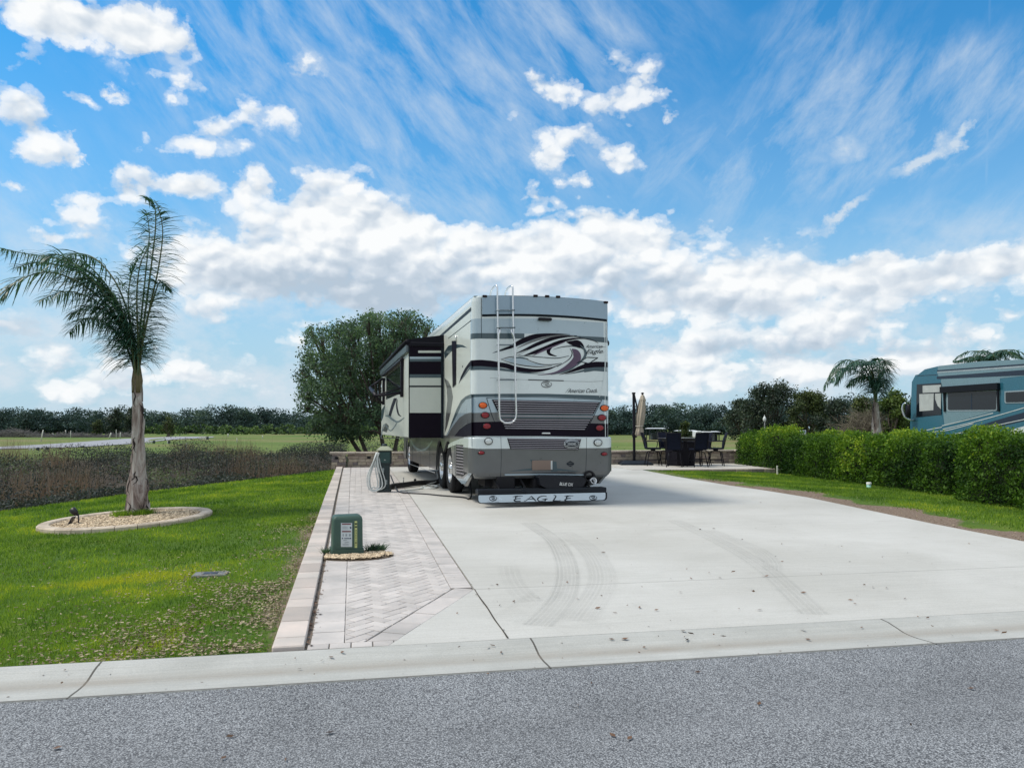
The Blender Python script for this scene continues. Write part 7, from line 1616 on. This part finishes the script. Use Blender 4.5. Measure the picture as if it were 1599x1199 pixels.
offv = N(nt, 'ShaderNodeVectorMath', operation='ADD'); L(nt, wb.outputs[0], offv.inputs[0]); offv.inputs[1].default_value = (-.006, .013, 0)
bl = billow(wb.outputs[0], 2.5); bl2 = billow(offv.outputs[0], 1.5); bl1 = billow(wb.outputs[0], 1.5)
d1 = math_n(nt, 'ADD', den, math_n(nt, 'ADD', math_n(nt, 'MULTIPLY_ADD', nf.outputs[0], 1.5, -1.15), math_n(nt, 'MULTIPLY_ADD', bl, .9, .10)))
gate = math_n(nt, 'MULTIPLY', den, 3.5, None, True)
cum = math_n(nt, 'MULTIPLY', ramp(nt, d1, [(.0, 0), (.20, .38), (.42, .85), (.85, 1)], 'EASE'), gate)
# shading: billows lit from the upper left, thick parts and undersides grey
GREY = [(560, 450, 190, 40, 1.0), (430, 455, 100, 30, .7), (350, 420, 60, 24, .4), (640, 470, 120, 26, .8), (880, 440, 150, 34, .6), (1010, 450, 110, 30, .6), (1250, 470, 160, 20, .5), (1450, 445, 150, 20, .45), (330, 510, 60, 20, .5), (1150, 550, 110, 16, .6), (1300, 545, 160, 18, .7), (1500, 525, 120, 16, .6), (60, 510, 120, 30, .8), (150, 30, 90, 30, .3), (20, 190, 50, 40, .35), (440, 500, 60, 20, .4), (720, 430, 40, 30, .5), (1120, 470, 100, 16, .5), (1540, 400, 60, 14, .5)]
gr = None
for c_ in GREY: gr = blob(c_[0], c_[1], c_[2]*1.3, c_[3]*1.6, c_[4], 0, WARP, gr)
sh = math_n(nt, 'MULTIPLY_ADD', math_n(nt, 'SUBTRACT', bl1, bl2), 1.15, .84); sh = math_n(nt, 'ADD', sh, math_n(nt, 'MULTIPLY_ADD', nf.outputs[0], .6, -.30))
sh = math_n(nt, 'SUBTRACT', sh, math_n(nt, 'MULTIPLY', gr, .78), None, True)
ccol = ramp(nt, sh, [(0, (5.4, 6.5, 7.7)), (.4, (7.0, 7.9, 8.9)), (.7, (8.9, 9.5, 10.1)), (1, (10.9, 11.1, 11.2))])
# cirrus: streaked veil high up
mc = N(nt, 'ShaderNodeMapping'); mc.vector_type = 'TEXTURE'; mc.inputs['Rotation'].default_value = (0, 0, rad(-44)); mc.inputs['Scale'].default_value = (.20, .07, 1); L(nt, AE, mc.inputs[0]); nc = noise_n(nt, 1.6, 8, .66, mc.outputs[0], .25)
mc2 = N(nt, 'ShaderNodeMapping'); mc2.vector_type = 'TEXTURE'; mc2.inputs['Rotation'].default_value = (0, 0, rad(48)); mc2.inputs['Scale'].default_value = (.19, .07, 1); L(nt, AE, mc2.inputs[0]); nc2 = noise_n(nt, 1.5, 8, .68, mc2.outputs[0], .25)
ci = None
for c_ in [(560, 110, 330, 190, 1.0), (700, 220, 230, 110, 1.0), (380, 90, 180, 150, .7), (760, 60, 200, 110, .7), (940, 60, 170, 100, .8), (620, 290, 200, 70, .6), (100, 330, 300, 120, .5), (1000, 250, 160, 90, .5), (260, 440, 400, 100, .5)]: ci = blob(c_[0], c_[1], c_[2]*1.4, c_[3]*1.4, c_[4], 0, WARP, ci)
cj = None
for c_ in [(1260, 230, 230, 110, .95), (1420, 170, 200, 80, .9), (1560, 130, 120, 80, .8), (1290, 60, 120, 70, .8), (1060, 280, 150, 70, .5), (1540, 340, 200, 60, .7), (1340, 240, 130, 40, .9), (1470, 235, 90, 30, 1.0)]: cj = blob(c_[0], c_[1], c_[2]*1.4, c_[3]*1.4, c_[4], 0, WARP, cj)
w1 = math_n(nt, 'MULTIPLY', ramp(nt, nc.outputs[0], [(.38, 0), (.85, 1)]), math_n(nt, 'MULTIPLY', ci, 1.15, None, True))
w2_ = math_n(nt, 'MULTIPLY', ramp(nt, nc2.outputs[0], [(.42, 0), (.86, 1)]), math_n(nt, 'MULTIPLY', cj, 1.15, None, True))
# two torn streaks and a contrail
tr = None
for c_ in [(1320, 325, 95, 5, .9, 25), (1300, 240, 60, 14, .7, 14), (1440, 240, 70, 9, 1.0, 22), (1470, 225, 75, 10, .9, 12), (1515, 212, 34, 6, .9, 30), (1543, 150, 4, 110, .18, -3)]: tr = blob(c_[0], c_[1], c_[2], c_[3]*1.8, c_[4]*1.6, c_[5], AE if c_[3] > 50 else WARP, tr)
tr = math_n(nt, 'MULTIPLY', tr, ramp(nt, nf.outputs[0], [(.3, .2), (.6, .9)]), None, True)
veil = math_n(nt, 'MULTIPLY', math_n(nt, 'MAXIMUM', math_n(nt, 'MAXIMUM', w1, w2_), tr), .82, None, True)
# whitening towards the horizon
hz = ramp(nt, el, [(0.0, .90), (.07, .82), (.16, .60), (.26, .28), (.42, .06), (.6, 0.0)])
lb_ = ramp(nt, noise_n(nt, 5, 6, .6, mpn.outputs[0]).outputs[0], [(.35, -.1), (.65, .14)])
skyc = mixc(nt, 1.0, sky.outputs[0], (.20, 1.22, 1.80), 'MULTIPLY')
skyc = mixc(nt, hz, skyc, (6.0, 7.7, 9.2)); skyc = mixc(nt, veil, skyc, (7.6, 8.6, 9.6))
lowc = math_n(nt, 'MULTIPLY', ramp(nt, noise_n(nt, 9, 7, .62, mpn.outputs[0]).outputs[0], [(.44, 0), (.62, .75)]), ramp(nt, el, [(.0, .6), (.05, 1.0), (.18, .8), (.27, 0)]))
skyc = mixc(nt, lowc, skyc, (8.0, 8.8, 9.6)); fin = mixc(nt, cum, skyc, ccol)
# the rest of the sky, beside, above and behind: unseen, bright cloud added over hazy blue to lift the ambient light
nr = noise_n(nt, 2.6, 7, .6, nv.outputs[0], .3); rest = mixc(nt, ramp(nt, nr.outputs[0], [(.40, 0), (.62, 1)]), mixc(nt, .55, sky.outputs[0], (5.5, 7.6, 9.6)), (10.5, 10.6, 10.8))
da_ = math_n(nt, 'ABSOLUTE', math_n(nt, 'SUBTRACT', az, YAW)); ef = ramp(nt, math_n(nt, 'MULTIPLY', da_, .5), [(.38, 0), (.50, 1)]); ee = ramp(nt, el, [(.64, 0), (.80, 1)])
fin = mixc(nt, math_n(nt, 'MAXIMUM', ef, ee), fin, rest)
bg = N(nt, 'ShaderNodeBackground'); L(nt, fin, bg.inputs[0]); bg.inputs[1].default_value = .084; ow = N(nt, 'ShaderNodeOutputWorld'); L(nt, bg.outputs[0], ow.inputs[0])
W.cycles.sampling_method = 'MANUAL'; W.cycles.sample_map_resolution = 512
S.view_settings.view_transform = 'Standard'; S.view_settings.look = 'None'; S.view_settings.exposure = 0.08; S.view_settings.gamma = 1.0
S.cycles.max_bounces = 6; S.cycles.diffuse_bounces = 3; S.cycles.transparent_max_bounces = 8; S.cycles.use_denoising = True
